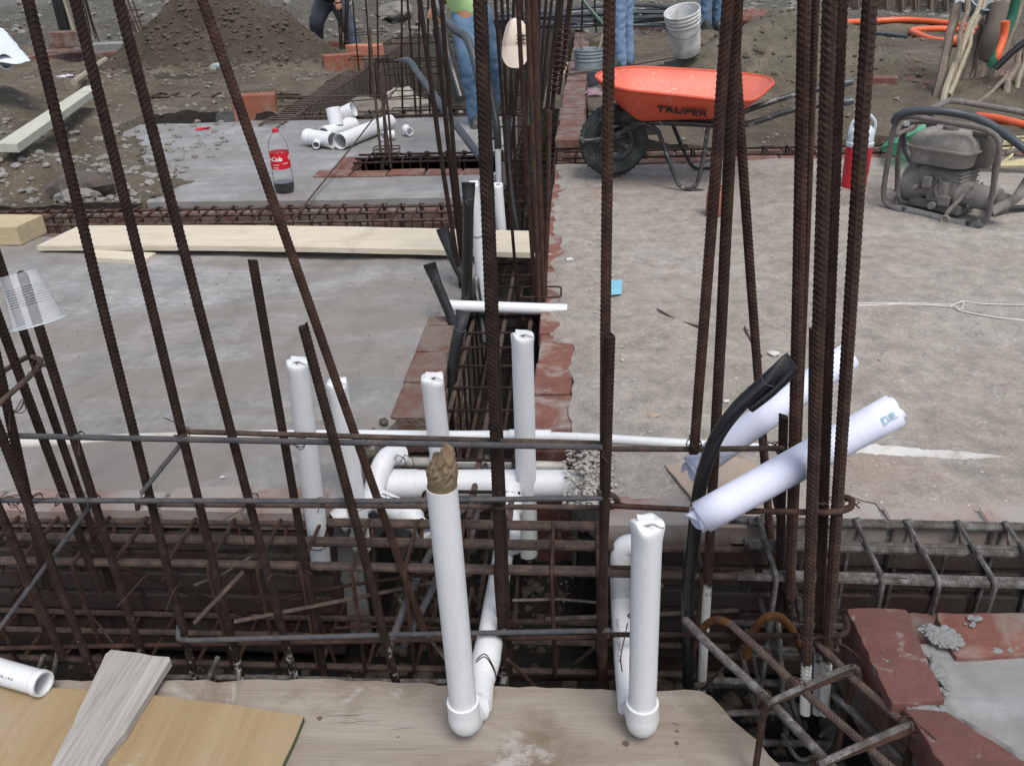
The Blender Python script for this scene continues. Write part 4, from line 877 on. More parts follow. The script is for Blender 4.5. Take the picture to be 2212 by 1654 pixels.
m = MB(); m.tube([ay_(862, 997, 2.08), ay_(1040, 1002, 2.08), ay_(1222, 1008, 2.08)], .0150, 18); tag(m.build("water_pipe", PVCD, smooth=True), "dirty narrow white pipe just behind the thick drain pipe", "pipe")
m = MB(); pts = [ay_(560, 939, 2.11), ay_(780, 939, 2.11), ay_(1000, 941, 2.11), ay_(1186, 940, 2.11)]; m.tube(pts, .0150, 18); m.tube([ay_(1100, 940, 2.11), ay_(1190, 941, 2.11)], .0175, 18); m.tube([ay_(1185, 942, 2.11), az_(1250, 944, .010), az_(1320, 948, .012), az_(1500, 959, .012), az_(1665, 969, .010)], .0130, 18)
tag(m.build("water_pipe", PVC, smooth=True), "long white pipe set in the slab tops across the central trench", "pipe")
m = MB(); m.tube([az_(-60, 950, .004), az_(60, 955, .008), az_(180, 952, .002), az_(330, 945, .0), az_(450, 941, .002), az_(565, 939, .004)], [.02, .021, .016, .0145, .0145, .0145], 18); tag(m.build("water_pipe", PVCD, smooth=True), "white pipe half buried in wet grey cement at the left edge", "pipe")
def onslab(p): return V(p.x, p.y, fbm((p.x * 1.1, p.y * 1.1, 1), 4) * .0132 + fbm((p.x * 7, p.y * 7, 6), 5) * .006 + .003)
m = MB(); pt, pb_ = [], []
for i in range(61):
    u = 1780 + i * 6.6; wv = (9 if u < 2080 else 9 * max(0, (2182 - u) / 102)) * (1 + .35 * fbm((u * .05, 1, 2)))
    pt.append(onslab(az_(u, 965 + (u - 1780) * .043 - wv + 2 * fbm((u * .09, 2, 1)), 0))); pb_.append(onslab(az_(u, 965 + (u - 1780) * .043 + wv + 2 * fbm((u * .09, 7, 1)), 0)))
m.v = pt + [a.lerp(b, .5) + V(0, 0, .001) for a, b in zip(pt, pb_)] + pb_ + [p - V(0, 0, .012) for p in pt] + [p - V(0, 0, .012) for p in pb_]
m.f = [(i, i + 1, 62 + i, 61 + i) for i in range(60)] + [(61 + i, 62 + i, 123 + i, 122 + i) for i in range(60)] + [(i + 1, i, 183 + i, 184 + i) for i in range(60)] + [(122 + i, 123 + i, 245 + i, 244 + i) for i in range(60)]; m.m = [0] * len(m.f)
tag(m.build("cement_streak", PVCD, smooth=True), "flat chalky white streak across the sandy slab at the right", "streak")
m = MB()
for _ in range(2600):
    u, v = rnd(1215, 1330), rnd(960, 1095); k = 1 - abs(u - 1285) / 75
    if random.random() < k: m.stone(az_(u, v, rnd(-.06, .0) if u < 1262 else rnd(-.012, .008)), .002 + .006 * random.random() ** 3, (1.2, 1, .8))
o = m.build("concrete_rubble", PALEST); o['kind'] = 'stuff'
m = MB(); m.tube([ay_(962, 660, 3.06), ay_(1080, 664, 3.06), ay_(1225, 669, 3.06)], .0225, 20); tag(m.build("drain_pipe", PVC, smooth=True), "clean white pipe crossing the central trench near its black conduits", "drain pipe")
m = MB(); m.ringtube([ay_(1150, 552, 3.7), ay_(1207, 556, 3.7)], .0135, .011, 18); tag(m.build("drain_pipe", PVC, smooth=True), "short white pipe stub poking from the sandy slab by the pine board", "drain pipe")

# black conduits with flattened ends
def conduit(label, px, r, mat=None, flat=1.55, cut=True, group="black conduit ends", tie_at=None):
    P = [ay_(u, v, y) for u, v, y in px]; root = thing("conduit", label, "conduit", P[-1], group); S = spline(P, 7); m = MB(); fr = m.frames(S); n = 18; N = len(S); Ls = [0]
    for a, b in zip(S, S[1:]): Ls.append(Ls[-1] + (b - a).length)
    for i, p in enumerate(S):
        k = max(0, 1 - Ls[i] / (r * 5)) if cut else 0; k = k * k * (3 - 2 * k)
        t, _, _ = fr[i]; a = V(1, 0, 0); a = a - t * a.dot(t)
        if a.length < .45: a = V(0, 0, 1) - t * t.z
        a.normalize(); b = t.cross(a)
        for q in range(n):
            th = 2 * math.pi * q / n
            m.v.append(p + a * (r * (1 + (flat - 1) * k) * math.cos(th)) + b * (r * (1 - .80 * k) * math.sin(th)))
    for i in range(N - 1):
        for q in range(n):
            q2 = (q + 1) % n; m.f.append((i * n + q, i * n + q2, (i + 1) * n + q2, (i + 1) * n + q)); m.m.append(0)
    m.f.append(tuple(range(n))[::-1]); m.f.append(tuple(range((N - 1) * n, N * n))); m.m += [0, 0]
    m.build("tube", mat or HOSE, root, smooth=True)
    if tie_at is not None:
        i = int(tie_at * (N - 1)); t, a, b = fr[i]; m = MB()
        m.tube([S[i] + (a * math.cos(th) + b * math.sin(th)) * r * 1.12 + t * .004 * math.sin(2 * th) for th in [j * math.pi / 8 for j in range(18)]] + [S[i] + a * r * 1.6 + t * r * .6], .0011, 5); m.build("tie_wire", WIREG, root, smooth=True)
    return root
hs = conduit("thick curved black conduit with a flattened end, in front of the paper rolls", [(1714, 780, 1.47), (1690, 797, 1.465), (1655, 824, 1.46), (1597, 877, 1.45), (1552, 937, 1.45), (1527, 996, 1.45), (1511, 1057, 1.45), (1498, 1160, 1.45), (1489, 1230, 1.46), (1485, 1320, 1.47), (1487, 1480, 1.48)], .0142, flat=1.45, tie_at=.2)
m = MB(); S = spline([ay_(1714, 800, 1.465), ay_(1672, 842, 1.455), ay_(1640, 868, 1.45), ay_(1618, 884, 1.45)], 5); m.tube(S, [.010] * 4 + [.009] * 11 + [.005], 10); m.build("folded_end", HOSE, hs, smooth=True)
conduit("upright black conduit with a pinched top beside the far white vent", [(1012, 394, 3.1), (1012, 440, 3.1), (1010, 564, 3.1), (1006, 675, 3.1), (1000, 760, 3.1)], .0205, flat=1.25, tie_at=.24)
conduit("black conduit leaning left over the pine board edge", [(955, 492, 3.35), (966, 522, 3.34), (984, 566, 3.32), (1008, 612, 3.28), (1042, 674, 3.2)], .0225, flat=1.2, tie_at=.4)
conduit("black conduit whose tip lies lowest left by the pine board", [(927, 569, 2.96), (936, 592, 2.96), (952, 632, 2.95), (972, 680, 2.93), (990, 745, 2.9)], .0185, flat=1.35, tie_at=.35)
conduit("black conduit with a taped square joint nearest in the central trench", [(1001, 671, 2.62), (994, 705, 2.6), (983, 755, 2.58), (975, 830, 2.55), (967, 935, 2.5)], .0195, flat=1.25, tie_at=.3)
conduit("black conduit half hidden behind the upright one", [(1022, 600, 3.2), (1030, 640, 3.15), (1040, 690, 3.1), (1046, 740, 3.05)], .018, flat=1.2)
conduit("dark conduit standing between the far vent and the bar cluster", [(1098, 250, 4.4), (1096, 330, 4.4), (1104, 420, 4.35), (1118, 500, 4.3)], .017, flat=1.1)
conduit("grey-blue conduit bending down from the pit toward the vents", [(858, 130, 6.0), (884, 133, 5.9), (902, 158, 5.7), (930, 195, 5.4), (962, 240, 5.0), (1000, 290, 4.7), (1038, 340, 4.5)], .0215, HOSEG, flat=1.4)
conduit("thick black conduit arching past the green-shirted worker", [(932, -20, 5.8), (952, 30, 5.7), (985, 66, 5.6), (1006, 80, 5.5), (1022, 118, 5.4), (1034, 170, 5.3), (1048, 235, 5.2), (1062, 300, 5.1)], .026, HOSEG, cut=False)
conduit("broad black conduit bundle hanging between the left leaning bars", [(948, 60, 6.0), (962, 110, 5.95), (978, 160, 5.9), (994, 215, 5.8)], .045, HOSE, flat=1.1)
conduit("black conduit entering the top of the far thin vent", [(1056, 180, 4.6), (1066, 230, 4.55), (1073, 275, 4.5), (1076, 322, 4.48)], .019, HOSE, cut=False)

# ================================================================== TIMBER AND THINGS AT OUR FEET
ZB = -.238
def rough_board(name, label, px, z, th, mat, cat, jag=.003, edge_mat=None, zf=None, seg=.03):
    P = [az_(u, v, z) for u, v in px]; Q = []
    for a, b in zip(P, P[1:] + P[:1]):
        k = max(1, int((b - a).length / seg))
        for i in range(k):
            p = a.lerp(b, i / k); j = 0 if i == 0 else jag
            Q.append(p + V(fbm((p.x * 31, p.y * 31, 2)) * j * 2, fbm((p.x * 27, p.y * 27, 8)) * j * 2, 0))
    if zf:
        for p in Q: p.z += zf(p)
    m = MB(); n = len(Q); c = sum(Q, Vector()) / n
    top = [p + (c - p).normalized() * .002 for p in Q]; m.v = top + [p - V(0, 0, .002) for p in Q] + [p - V(0, 0, th) for p in Q]
    m.f = [tuple(range(n)), tuple(range(2 * n, 3 * n))[::-1]]; m.m = [0, 0]
    for i in range(n):
        j = (i + 1) % n; m.f += [(i, n + i, n + j, j), (n + i, 2 * n + i, 2 * n + j, n + j)]; m.m += [0, 1 if edge_mat else 0]
    return tag(m.build(name, [mat, edge_mat] if edge_mat else mat), label, cat)
rough_board("plank", "wide worn grey-brown plank lying along the bottom of the picture", [(-260, 1478), (120, 1468), (360, 1468), (700, 1464), (1010, 1478), (1300, 1487), (1515, 1491), (1538, 1503), (1562, 1528), (1690, 1656), (1850, 1815), (700, 1830), (-330, 1830)], ZB, .055, OLDWOOD, "plank", .004)
pl = bpy.data.objects["plank"]
for u0, v0, u1, v1, w_ in ((690, 1548, 800, 1540, .004), (705, 1560, 830, 1556, .003), (840, 1575, 900, 1571, .003), (1040, 1502, 1010, 1506, .002), (720, 1620, 1000, 1612, .002), (1450, 1560, 1470, 1566, .006)):
    A, B = az_(u0, v0, ZB + .0012), az_(u1, v1, ZB + .0012); pts = [A.lerp(B, i / 7) + V(0, fbm((i * 2.1, u0, 1)) * .004, 0) for i in range(8)]
    m = MB()
    m.v = [p + V(0, s_ * w_ / 4 * (1 - abs(i / 3.5 - 1)) , 0) for s_ in (-1, 1) for i, p in enumerate(pts)]; m.f = [(i, i + 1, 9 + i, 8 + i) for i in range(7)]; m.m = [0] * 7
    m.build("crack", ENGD, pl)
HOLE = simple("wood_hole", (.13, .085, .06), (.075, .05, .036), scale=80, rough=.9)
for u, v, s in ((690, 1550, .010), (1352, 1605, .012), (1462, 1604, .009), (1462, 1578, .006), (860, 1590, .004)):
    m = MB(); p = az_(u, v, ZB + .0016); m.slab_poly([p + V(math.cos(t) * s * rnd(.45, .95), math.sin(t) * s * rnd(.35, .7), 0) for t in [i * .698 for i in range(9)]], .001); m.build("nail_stain", HOLE, pl)
rough_board("plywood_sheet", "yellowish plywood sheet with green-stained edge at lower left", [(-240, 1462), (126, 1484), (327, 1498), (500, 1520), (656, 1545), (640, 1585), (560, 1760), (520, 1850), (-300, 1850)], ZB + .020, .017, PLY, "plywood", .0012, PLYEDGE)
rough_board("lath", "tapered grey lath laid across the plywood, jagged at its far end", [(228, 1411), (240, 1401), (300, 1408), (366, 1417), (368, 1424), (300, 1530), (215, 1656), (130, 1790), (20, 1790), (112, 1650), (180, 1510)], ZB + .042, .020, GREYWOOD, "lath", .0025)
# white pipe with a collar at the lower left
wp = thing("pipe_offcut", "white pipe offcut with printed lettering resting on the plywood", "pipe", az_(60, 1490, ZB + .02))
A = az_(-75, 1428, ZB + .052); B = az_(86, 1474, ZB + .052); d = (B - A).normalized()
m = MB(); m.ringtube([A, B - d * .004], .0285, .0255, 32); m.build("pipe", PVC, wp, smooth=True)
m = MB(); m.ringtube([B - d * .010, B - d * .004, B + d * .006, B + d * .011], [.0288, .0305, .0305, .0295], [.0255, .0245, .0245, .0250], 32); m.build("collar", PVC, wp, smooth=True)
dn = (CO - B); dn = (dn - d * dn.dot(d)).normalized(); sd = dn.cross(d)
text_part("50 MM NMX...1 N D", "printed_lettering", INK, wp, None, d, sd, .0085, .0002, wrap_pipe(A.lerp(B, .62), d, (dn - sd * .35).normalized(), .0285))

# rolled drawings resting in the column
def paper_roll(label, A, B, r, turns=2.6, flap=None):
    A, B = Vector(A), Vector(B); ax = (B - A).normalized(); a = V(0, 0, 1); a = (a - ax * a.dot(ax)).normalized(); b = ax.cross(a)
    root = thing("paper_roll", label, "paper roll", A, "rolled drawings stuck in the column"); m = MB(); n = 90; K = 8; L = (B - A).length; rows = []
    for j in range(K + 1):
        t = j / K; row = []
        for i in range(n + 1):
            f = i / n; th = -2 * math.pi * turns * f - 2.1; rr = r * (1 - .42 * f) * (1 + .02 * math.sin(3 * t + th))
            off = (.010 * math.sin(f * 23) * f) if j in (0, K) else 0
            row.append(A + ax * (t * L + off + (-.02 * f if j == 0 else 0)) + a * rr * math.cos(th) + b * rr * math.sin(th))
        if flap:                                          # the free edge of the outer sheet stands off
            k = flap * (1 - t) ** 2
            for i in range(12): row[i] = row[i] + (a * .6 - b * .3) * k * (1 - i / 12) ** 2
        rows.append(row)
    vs = [p for row in rows for p in row]; m.add(vs, [(j * (n + 1) + i, j * (n + 1) + i + 1, (j + 1) * (n + 1) + i + 1, (j + 1) * (n + 1) + i) for j in range(K) for i in range(n)])
    o = m.build("rolled_sheets", PAPER, root, smooth=True); so_ = o.modifiers.new("thickness", 'SOLIDIFY'); so_.thickness = .0007
    return root, ax, a, b
r2, ax, a, b = paper_roll("front paper roll with teal letters near its right end", ay_(1516, 1114, 1.345), ay_(1932, 886, 1.44), .0355, 2.7, .012)
n_ = (CO - ay_(1915, 900, 1.43)); n_ = (n_ - ax * n_.dot(ax)).normalized()
text_part("DR", "teal_lettering", TEAL, r2, None, ax, n_, .022, .0003, wrap_pipe(ay_(1516, 1114, 1.345).lerp(ay_(1932, 886, 1.44), .945), n_.cross(ax) * 0 + (ax * .25 + n_.cross(ax) * .0).normalized(), n_, .0360) if False else wrap_pipe(ay_(1516, 1114, 1.345).lerp(ay_(1932, 886, 1.44), .94), ax, (n_ - n_.cross(ax) * .25).normalized(), .0362))
paper_roll("rear paper roll partly behind the bars and the curved black conduit", ay_(1500, 1008, 1.56), ay_(1832, 769, 1.74), .0335, 3.0, .016)
rough_board("cardboard_sheet", "brown cardboard sheet lying under the rear paper roll", [(1436, 1003), (1492, 1071), (1560, 1092), (1642, 1052), (1645, 1005), (1594, 986)], .012, .003, CARD, "cardboard", .002)

# near bricks at the right
nb = thing("brick_edging", "dark wet red bricks bedded in grey mortar at the lower right corner", "brick edging", az_(1960, 1450, -.1))
def px_brick(px, z=.0, th=.066, mat=BRICKN):
    P = [az_(u, v, z) for u, v in px]; m = MB(); c = sum(P, Vector()) / len(P); Q = []
    for a, b_ in zip(P, P[1:] + P[:1]):
        k = max(2, int((b_ - a).length / .02))
        for i in range(k):
            p = a.lerp(b_, i / k); corner = .003 if i == 0 else 0
            Q.append(p + (c - p).normalized() * corner + V(fbm((p.x * 40, p.y * 40, 1)), fbm((p.x * 40, p.y * 40, 5)), 0) * .0045)
    n = len(Q); rings = [(.005, .0), (.0015, -.0012), (0, -.0045), (.001, -th)]
    for ins, dz in rings: m.v += [p + (c - p).normalized() * ins + V(0, 0, dz + fbm((p.x * 30, p.y * 30, 9)) * .0015) for p in Q]
    m.f = [tuple(range(n)), tuple(range(3 * n, 4 * n))[::-1]]; m.m = [0, 0]
    for k in range(3):
        for i in range(n): j = (i + 1) % n; m.f.append((k * n + i, (k + 1) * n + i, (k + 1) * n + j, k * n + j)); m.m.append(0)
    return m.build("brick", mat, nb, smooth=True)
px_brick([(1828, 1312), (1958, 1312), (2042, 1512), (1926, 1520)], .006)
px_brick([(1952, 1526), (2040, 1532), (2120, 1580), (2225, 1652), (2300, 1800), (2130, 1790)], .000)
px_brick([(2022, 1322), (2260, 1322), (2270, 1412), (2062, 1420)], -.004, mat=BRICK)
px_brick([(1830, 1318), (1926, 1520), (1980, 1535), (2140, 1790), (2300, 1800), (2290, 1700), (2260, 1330)], -.075, .2, BRICKD)
def lumps(root, px, n, z, rr, mat=MORTAR):
    m = MB(); P = [az_(u, v, z) for u, v in px]
    for _ in range(n):
        w_ = [random.random() for _ in P]; s = sum(w_); p = sum((q * (k / s) for q, k in zip(P, w_)), Vector())
        m.stone(p + V(rnd(-.008, .008), rnd(-.006, .006), rnd(-.006, .0)), rnd(*rr), (1.4, 1.2, .32))
    return m.build("mortar", mat, root)
lumps(nb, [(1968, 1345), (2060, 1345), (2080, 1395), (2040, 1405)], 520, .004, (.002, .0075)); lumps(nb, [(1940, 1510), (2050, 1528), (2000, 1540)], 260, -.004, (.002, .006))
lumps(nb, [(2080, 1335), (2120, 1330), (2110, 1350)], 14, .003, (.003, .008)); lumps(nb, [(2060, 1410), (2240, 1395), (2230, 1405)], 90, -.004, (.003, .008)); lumps(nb, [(2035, 1440), (2045, 1510), (2010, 1400)], 90, -.004, (.003, .008))
lumps(nb, [(1880, 1340), (1960, 1480), (1900, 1430)], 16, .007, (.0012, .003))

# plastic cup hung over a bar
cb = ay_(40, 590, 1.47); ct = ay_(84, 699, 1.45); ax = (ct - cb).normalized(); Lc = (ct - cb).length
cup = thing("plastic_cup", "clear ribbed plastic cup hung upside down over a left bar", "cup", ct); m = MB(); prof = [(.0005, 0.0), (.031, 0.0), (.033, .002)]
for i in range(40):
    t = i / 39; h = .004 + t * (Lc - .008); rr = .033 + .014 * t; 
    if .22 < t < .62: rr += .0011 * (1 if int(i) % 2 else -1)
    prof.append((rr, h))
prof += [(.0475, Lc - .003), (.0515, Lc - .002), (.0515, Lc + .001), (.0475, Lc)]
m.lathe(prof, cb, ax, 40, cap=False); m.build("cup_wall", CUPP, cup, smooth=True)
m = MB(); m.tube([ct + (ax.orthogonal().normalized() * math.cos(t) + ax.cross(ax.orthogonal().normalized()) * math.sin(t)) * .0508 for t in [i * math.pi / 20 for i in range(41)]], .0013, 6); m.build("rim", WHITEPL, cup, smooth=True)

# ================================================================== PINE BOARD, BLOCK, PLANKS
def bent_board(name, label, c00, c10, c11, c01, th, mat, cat, bow=0.0, n=24, root=None):
    """board given by the four corners of its top: 00-10 near edge, 01-11 far edge; bows along its length"""
    m = MB(); k = 6
    for lay in (0, 1):
        for j in range(k + 1):
            for i in range(n + 1):
                s, t = i / n, j / k; p = c00.lerp(c10, s).lerp(c01.lerp(c11, s), t)
                m.v.append(p + V(0, 0, bow * math.sin(math.pi * s) - lay * th + fbm((p.x * 3, p.y * 9, 2)) * .0015))
    W_ = n + 1; O2 = (k + 1) * W_
    for j in range(k):
        for i in range(n):
            q = (j * W_ + i, j * W_ + i + 1, (j + 1) * W_ + i + 1, (j + 1) * W_ + i); m.f += [q, tuple(x + O2 for x in q[::-1])]; m.m += [0, 0]
    rim = [i for i in range(n + 1)] + [j * W_ + n for j in range(1, k + 1)] + [k * W_ + i for i in range(n - 1, -1, -1)] + [j * W_ for j in range(k - 1, 0, -1)]
    for q in range(len(rim)): q2 = (q + 1) % len(rim); m.f.append((rim[q], rim[q] + O2, rim[q2] + O2, rim[q2])); m.m.append(0)
    return tag(m.build(name, mat), label, cat)
bent_board("pine_board", "long pale pine board bridging from the wet slab to the conduits", az_(78, 531, .035), az_(1148, 546, .052), az_(1151, 499, .055), az_(172, 487, .040), .024, PINE, "board", .012)
bent_board("wood_offcut", "thin wood offcut peeking out under the pine board", az_(200, 557, .022), az_(312, 562, .022), az_(336, 546, .022), az_(190, 538, .022), .020, PINE, "wood offcut")
WB0, WB1 = az_(-180, 527, .004), az_(46, 529, .004); wt = ay_(50, 490, WB1.y).z
m = MB(); pts = [V(WB0.x, WB0.y, wt), V(WB1.x, WB1.y, wt), V(WB1.x + .02, WB1.y + .20, wt), V(WB0.x, WB0.y + .22, wt)]; m.slab_poly(pts, wt - .003); tag(m.build("wood_block", PINEY), "thick yellowish wood block at the left edge by the pine board", "wood block")
bent_board("grey_plank", "weathered greenish plank lying slantwise on the dirt at the upper left", az_(-8, 310, .27), az_(36, 312, .27), az_(222, 180, .27), az_(183, 187, .27), .05, PLANKG, "plank", .0, 10)
m = MB(); m.tube([az_(160, 178, .26), az_(228, 129, .24)], .028, 8); tag(m.build("pale_stick", POLEL, smooth=True), "short pale stick lying beyond the greenish plank", "stick")

# ================================================================== WHEELBARROW
wb = thing("wheelbarrow", "orange wheelbarrow with black frame parked at the edge of the sandy slab", "wheelbarrow", V(.55, 4.92, 0))
rim = [(1331, 189, 4.68), (1365, 196, 4.62), (1470, 207, 4.59), (1556, 216, 4.60), (1598, 217, 4.62), (1632, 214, 4.68), (1662, 189, 4.85), (1670, 177, 4.93), (1651, 166, 5.10), (1598, 159, 5.22), (1543, 154, 5.25), (1407, 146, 5.25), (1344, 147, 5.20), (1303, 155, 5.06), (1287, 165, 4.93), (1303, 179, 4.78)]
RM = [ay_(*p) for p in rim]
bl, br = ay_(1377, 259, 4.76), ay_(1574, 262, 4.76); zb_ = (bl.z + br.z) / 2; bl.z = br.z = zb_; fl, fr_ = bl + V(0, .34, 0), br + V(0, .34, 0)
BT = [bl, bl.lerp(br, .15), bl.lerp(br, .5), bl.lerp(br, .85), br, br + V(.012, .06, 0), br + V(.02, .14, 0), br + V(.02, .2, 0), fr_ + V(.012, -.06, 0), fr_, fr_.lerp(fl, .2), fr_.lerp(fl, .75), fl, fl + V(-.015, -.08, 0), bl + V(-.02, .17, 0), bl + V(-.015, .07, 0)]
m = MB(); n = len(RM); cen = sum(RM, Vector()) / n
def smooth_loop(P, k=4): return spline(P + [P[0]], k)[:-1]
RS, BS = smooth_loop(RM), smooth_loop(BT); n = len(RS); rings = []
for t, e in ((0, 0), (.12, .012), (.35, .02), (.7, .012), (.93, -.004), (1.0, -.03)):
    rings.append([r_.lerp(b_, t) + (r_.lerp(b_, t) - V(cen.x, cen.y, r_.lerp(b_, t).z)).normalized() * e - (V(0, 0, 0) if t < 1 else V(0, 0, .002)) for r_, b_ in zip(RS, BS)])
inner = [[p + (V(cen.x, cen.y, p.z) - p).normalized() * .006 + V(0, 0, .004 * (i > 3)) for p in ring] for i, ring in enumerate(rings)]
allr = rings[::-1] + inner
for ring in allr: m.v += ring
for j in range(len(allr) - 1):
    for i in range(n): i2 = (i + 1) % n; m.f.append((j * n + i, j * n + i2, (j + 1) * n + i2, (j + 1) * n + i)); m.m.append(0)
m.f.append(tuple(range(n))[::-1]); m.f.append(tuple(range((len(allr) - 1) * n, len(allr) * n))); m.m += [0, 0]
for k in range(len(m.f)):
    if min(m.f[k]) >= 6 * n: m.m[k] = 1
tray = m.build("tray", [PAINT_O, PAINT_OI], wb, smooth=True)
m = MB(); m.tube(RS, .0075, 8, close=True); m.build("rolled_rim", PAINT_O, wb, smooth=True)
pr, pb = RM[2], bl.lerp(br, .5); xd = (RM[3] - RM[1]).normalized(); yd = (pr - pb); yd = (yd - xd * yd.dot(xd)).normalized(); no = xd.cross(yd)
tc = pr.lerp(pb, .5); tc = ay_(1474, 233, tc.y); tc = tc + no * (.020 + (pr.lerp(pb, .5) - tc).dot(no))
text_part("TRUPER", "lettering", INK, wb, tc, xd, yd, .072, .0015, parent=tray, spacing=1.06, bold=.0022)
# wheel
wcn = ay_(1326, 303, 5.02); wax = V(.42, -1, 0).normalized(); wr = .2
wh = None; m = MB(); prof = [(.115, -.045), (.135, -.062), (.17, -.066), (.192, -.050), (.2015, -.022)]; prof = prof + [(r_, -h) for r_, h in prof[::-1]]; prof.append((.115, .045)); prof.append((.105, .03)); prof.append((.105, -.03)); prof.append(prof[0])
m.lathe(prof, wcn, wax, 48, cap=False)
for i in range(40):
    th = i / 40 * 6.283; a_ = wax.orthogonal().normalized(); b_ = wax.cross(a_); d_ = a_ * math.cos(th) + b_ * math.sin(th); t_ = wax.cross(d_)
    for s_ in (-1, 1): m.cbox(wcn + d_ * .199 + wax * (.022 * s_), (.016, .036, .008), Matrix((t_, (wax + t_ * .4 * s_).normalized(), d_)).transposed(), .002)
tyre = m.build("tyre", RUBBER, wb, smooth=True)
m = MB(); m.lathe([(.110, -.04), (.104, -.036), (.088, -.03), (.088, .03), (.104, .036), (.110, .04)], wcn, wax, 32, cap=False); m.lathe([(.022, -.05), (.022, .05)], wcn, wax, 14)
for i in range(3):
    th = i * 2.094 + .5; d_ = wax.orthogonal().normalized() * math.cos(th) + wax.cross(wax.orthogonal().normalized()) * math.sin(th); m.tube([wcn + d_ * .018, wcn + d_ * .09], .014, 8)
m.build("rim", PAINT_K, wb, parent=tyre, smooth=True)
# frame: two long tubes from the axle under the tray to the grips
for nm, px in (("near", [(1262, 305, 4.86), (1300, 300, 4.87), (1350, 283, 4.86), (1388, 266, 4.82), (1470, 266, 4.80), (1566, 271, 4.80), (1620, 267, 4.78), (1724, 235, 4.76), (1838, 219, 4.75)]),
               ("far", [(1276, 290, 5.18), (1310, 286, 5.18), (1360, 268, 5.14), (1400, 250, 5.08), (1540, 250, 5.06), (1600, 242, 5.06), (1641, 229, 5.06), (1724, 203, 5.08), (1836, 178, 5.10)])):
    P = [ay_(*p) for p in px]; m = MB(); S = spline(P, 5); m.tube(S, .0165, 12); fr1 = m.build("handle_tube", PAINT_K, wb, smooth=True)
    m = MB(); m.tube([P[-1].lerp(P[-2], .32), P[-1].lerp(P[-2], .1), P[-1] + (P[-1] - P[-2]).normalized() * .012], [.0205, .0215, .0195], 12); m.build("grip", HOSEG, wb, parent=fr1, smooth=True)
m = MB(); m.tube(bend([ay_(1262, 305, 4.86), ay_(1255, 300, 4.95), ay_(1260, 293, 5.12), ay_(1276, 290, 5.18)], 5, .04), .014, 10); m.build("front_bow", FRAMEM, wb, smooth=True)
m = MB(); m.tube([wcn - wax * .15, wcn + wax * .17], .010, 8); m.build("axle", FRAMEM, wb, smooth=True)
m = MB(); m.tube([ay_(1312, 215, 4.9), ay_(1296, 318, 4.87)], .006, 6); m.build("stay", STEEL, wb, smooth=True)
m = MB(); m.tube([bl + V(.02, .1, -.015), bl.lerp(br, .5) + V(0, .1, -.018), br + V(-.02, .1, -.015)], .014, 8); m.build("cross_brace", PAINT_K, wb, smooth=True)
m = MB(); m.tube(spline(bend([ay_(1394, 268, 4.80), ay_(1420, 278, 4.78), ay_(1446, 350, 4.72), ay_(1466, 403, 4.69), ay_(1492, 410, 4.68), ay_(1506, 398, 4.70), ay_(1518, 350, 4.75), ay_(1530, 270, 4.80)], 4, .035), 1), .0115, 9); m.tube([ay_(1486, 410, 4.685), ay_(1524, 414, 4.68)], .0115, 8); m.build("leg", PAINT_K, wb, smooth=True)
m = MB(); m.tube(bend([ay_(1448, 256, 5.06), ay_(1471, 312, 5.10), ay_(1492, 356, 5.15), ay_(1506, 366, 5.16), ay_(1540, 364, 5.15), ay_(1556, 330, 5.12), ay_(1562, 262, 5.06)], 4, .035), .0115, 9); m.tube([ay_(1504, 366, 5.16), ay_(1566, 370, 5.15)], .0115, 8); m.build("leg", PAINT_K, wb, smooth=True)
m = MB(); m.tube([ay_(1518, 350, 4.75), ay_(1540, 345, 4.93), ay_(1556, 330, 5.12)], .009, 8); m.build("leg_brace", PAINT_K, wb, smooth=True)

# ================================================================== ENGINE OF THE CONCRETE VIBRATOR
EX, EY_ = lambda x: 1859.8 + x * .18175, lambda y: 206.6 + y * .18175
def ey(u): return 4.30 + (u - 1912) / (2130 - 1912) * (3.93 - 4.30)
def E3(x, y, dy=0.0): u, v = EX(x), EY_(y); return ay_(u, v, ey(u) + dy)
e0, e1 = E3(285, 1260), E3(1500, 1500); exd = V(e1.x - e0.x, e1.y - e0.y, 0).normalized(); eyd = V(-exd.y, exd.x, 0); er = Matrix((exd, eyd, V(0, 0, 1))).transposed()
eng = thing("engine", "mud-caked small engine in a tubular frame standing on the sandy slab", "engine", (e0 + e1) / 2)
m = MB(); loop = bend([E3(p, q) for p, q in ((900, 1470), (420, 1350), (290, 1290), (262, 1160), (300, 900), (345, 620), (390, 380), (455, 265), (600, 245), (1000, 315), (1480, 398), (1640, 500), (1650, 680), (1600, 930), (1555, 1200), (1520, 1430), (1420, 1535), (1260, 1560), (900, 1470))], 4, .05)
m.tube(loop, .0128, 10); m.build("front_frame", FRAMEM, eng, smooth=True)
m = MB(); m.tube(spline([E3(380, 1340), E3(700, 1405), E3(1000, 1485), E3(1280, 1555), E3(1450, 1500)], 6), [.015] + [.0215] * 23 + [.015], 10); m.build("mud_crust", simple("cement_crust", (.19, .19, .195), (.13, .13, .13), scale=20, rough=.95, bump=.9, bscale=60, bd=.01), eng, smooth=True)
DB = .34
m = MB(); m.tube(bend([E3(420, 1300, .02), E3(430, 1180, DB), E3(440, 700, DB), E3(520, 330, DB), E3(700, 300, DB), E3(1500, 420, DB), E3(1620, 600, DB), E3(1560, 1250, DB), E3(1500, 1440, .02)], 4, .06), .0135, 10); m.build("rear_frame", FRAMEM, eng, smooth=True)
m = MB(); m.tube([E3(405, 480), E3(480, 440, .12), E3(640, 360, DB)], .011, 8); m.build("side_brace", FRAMEM, eng, smooth=True)
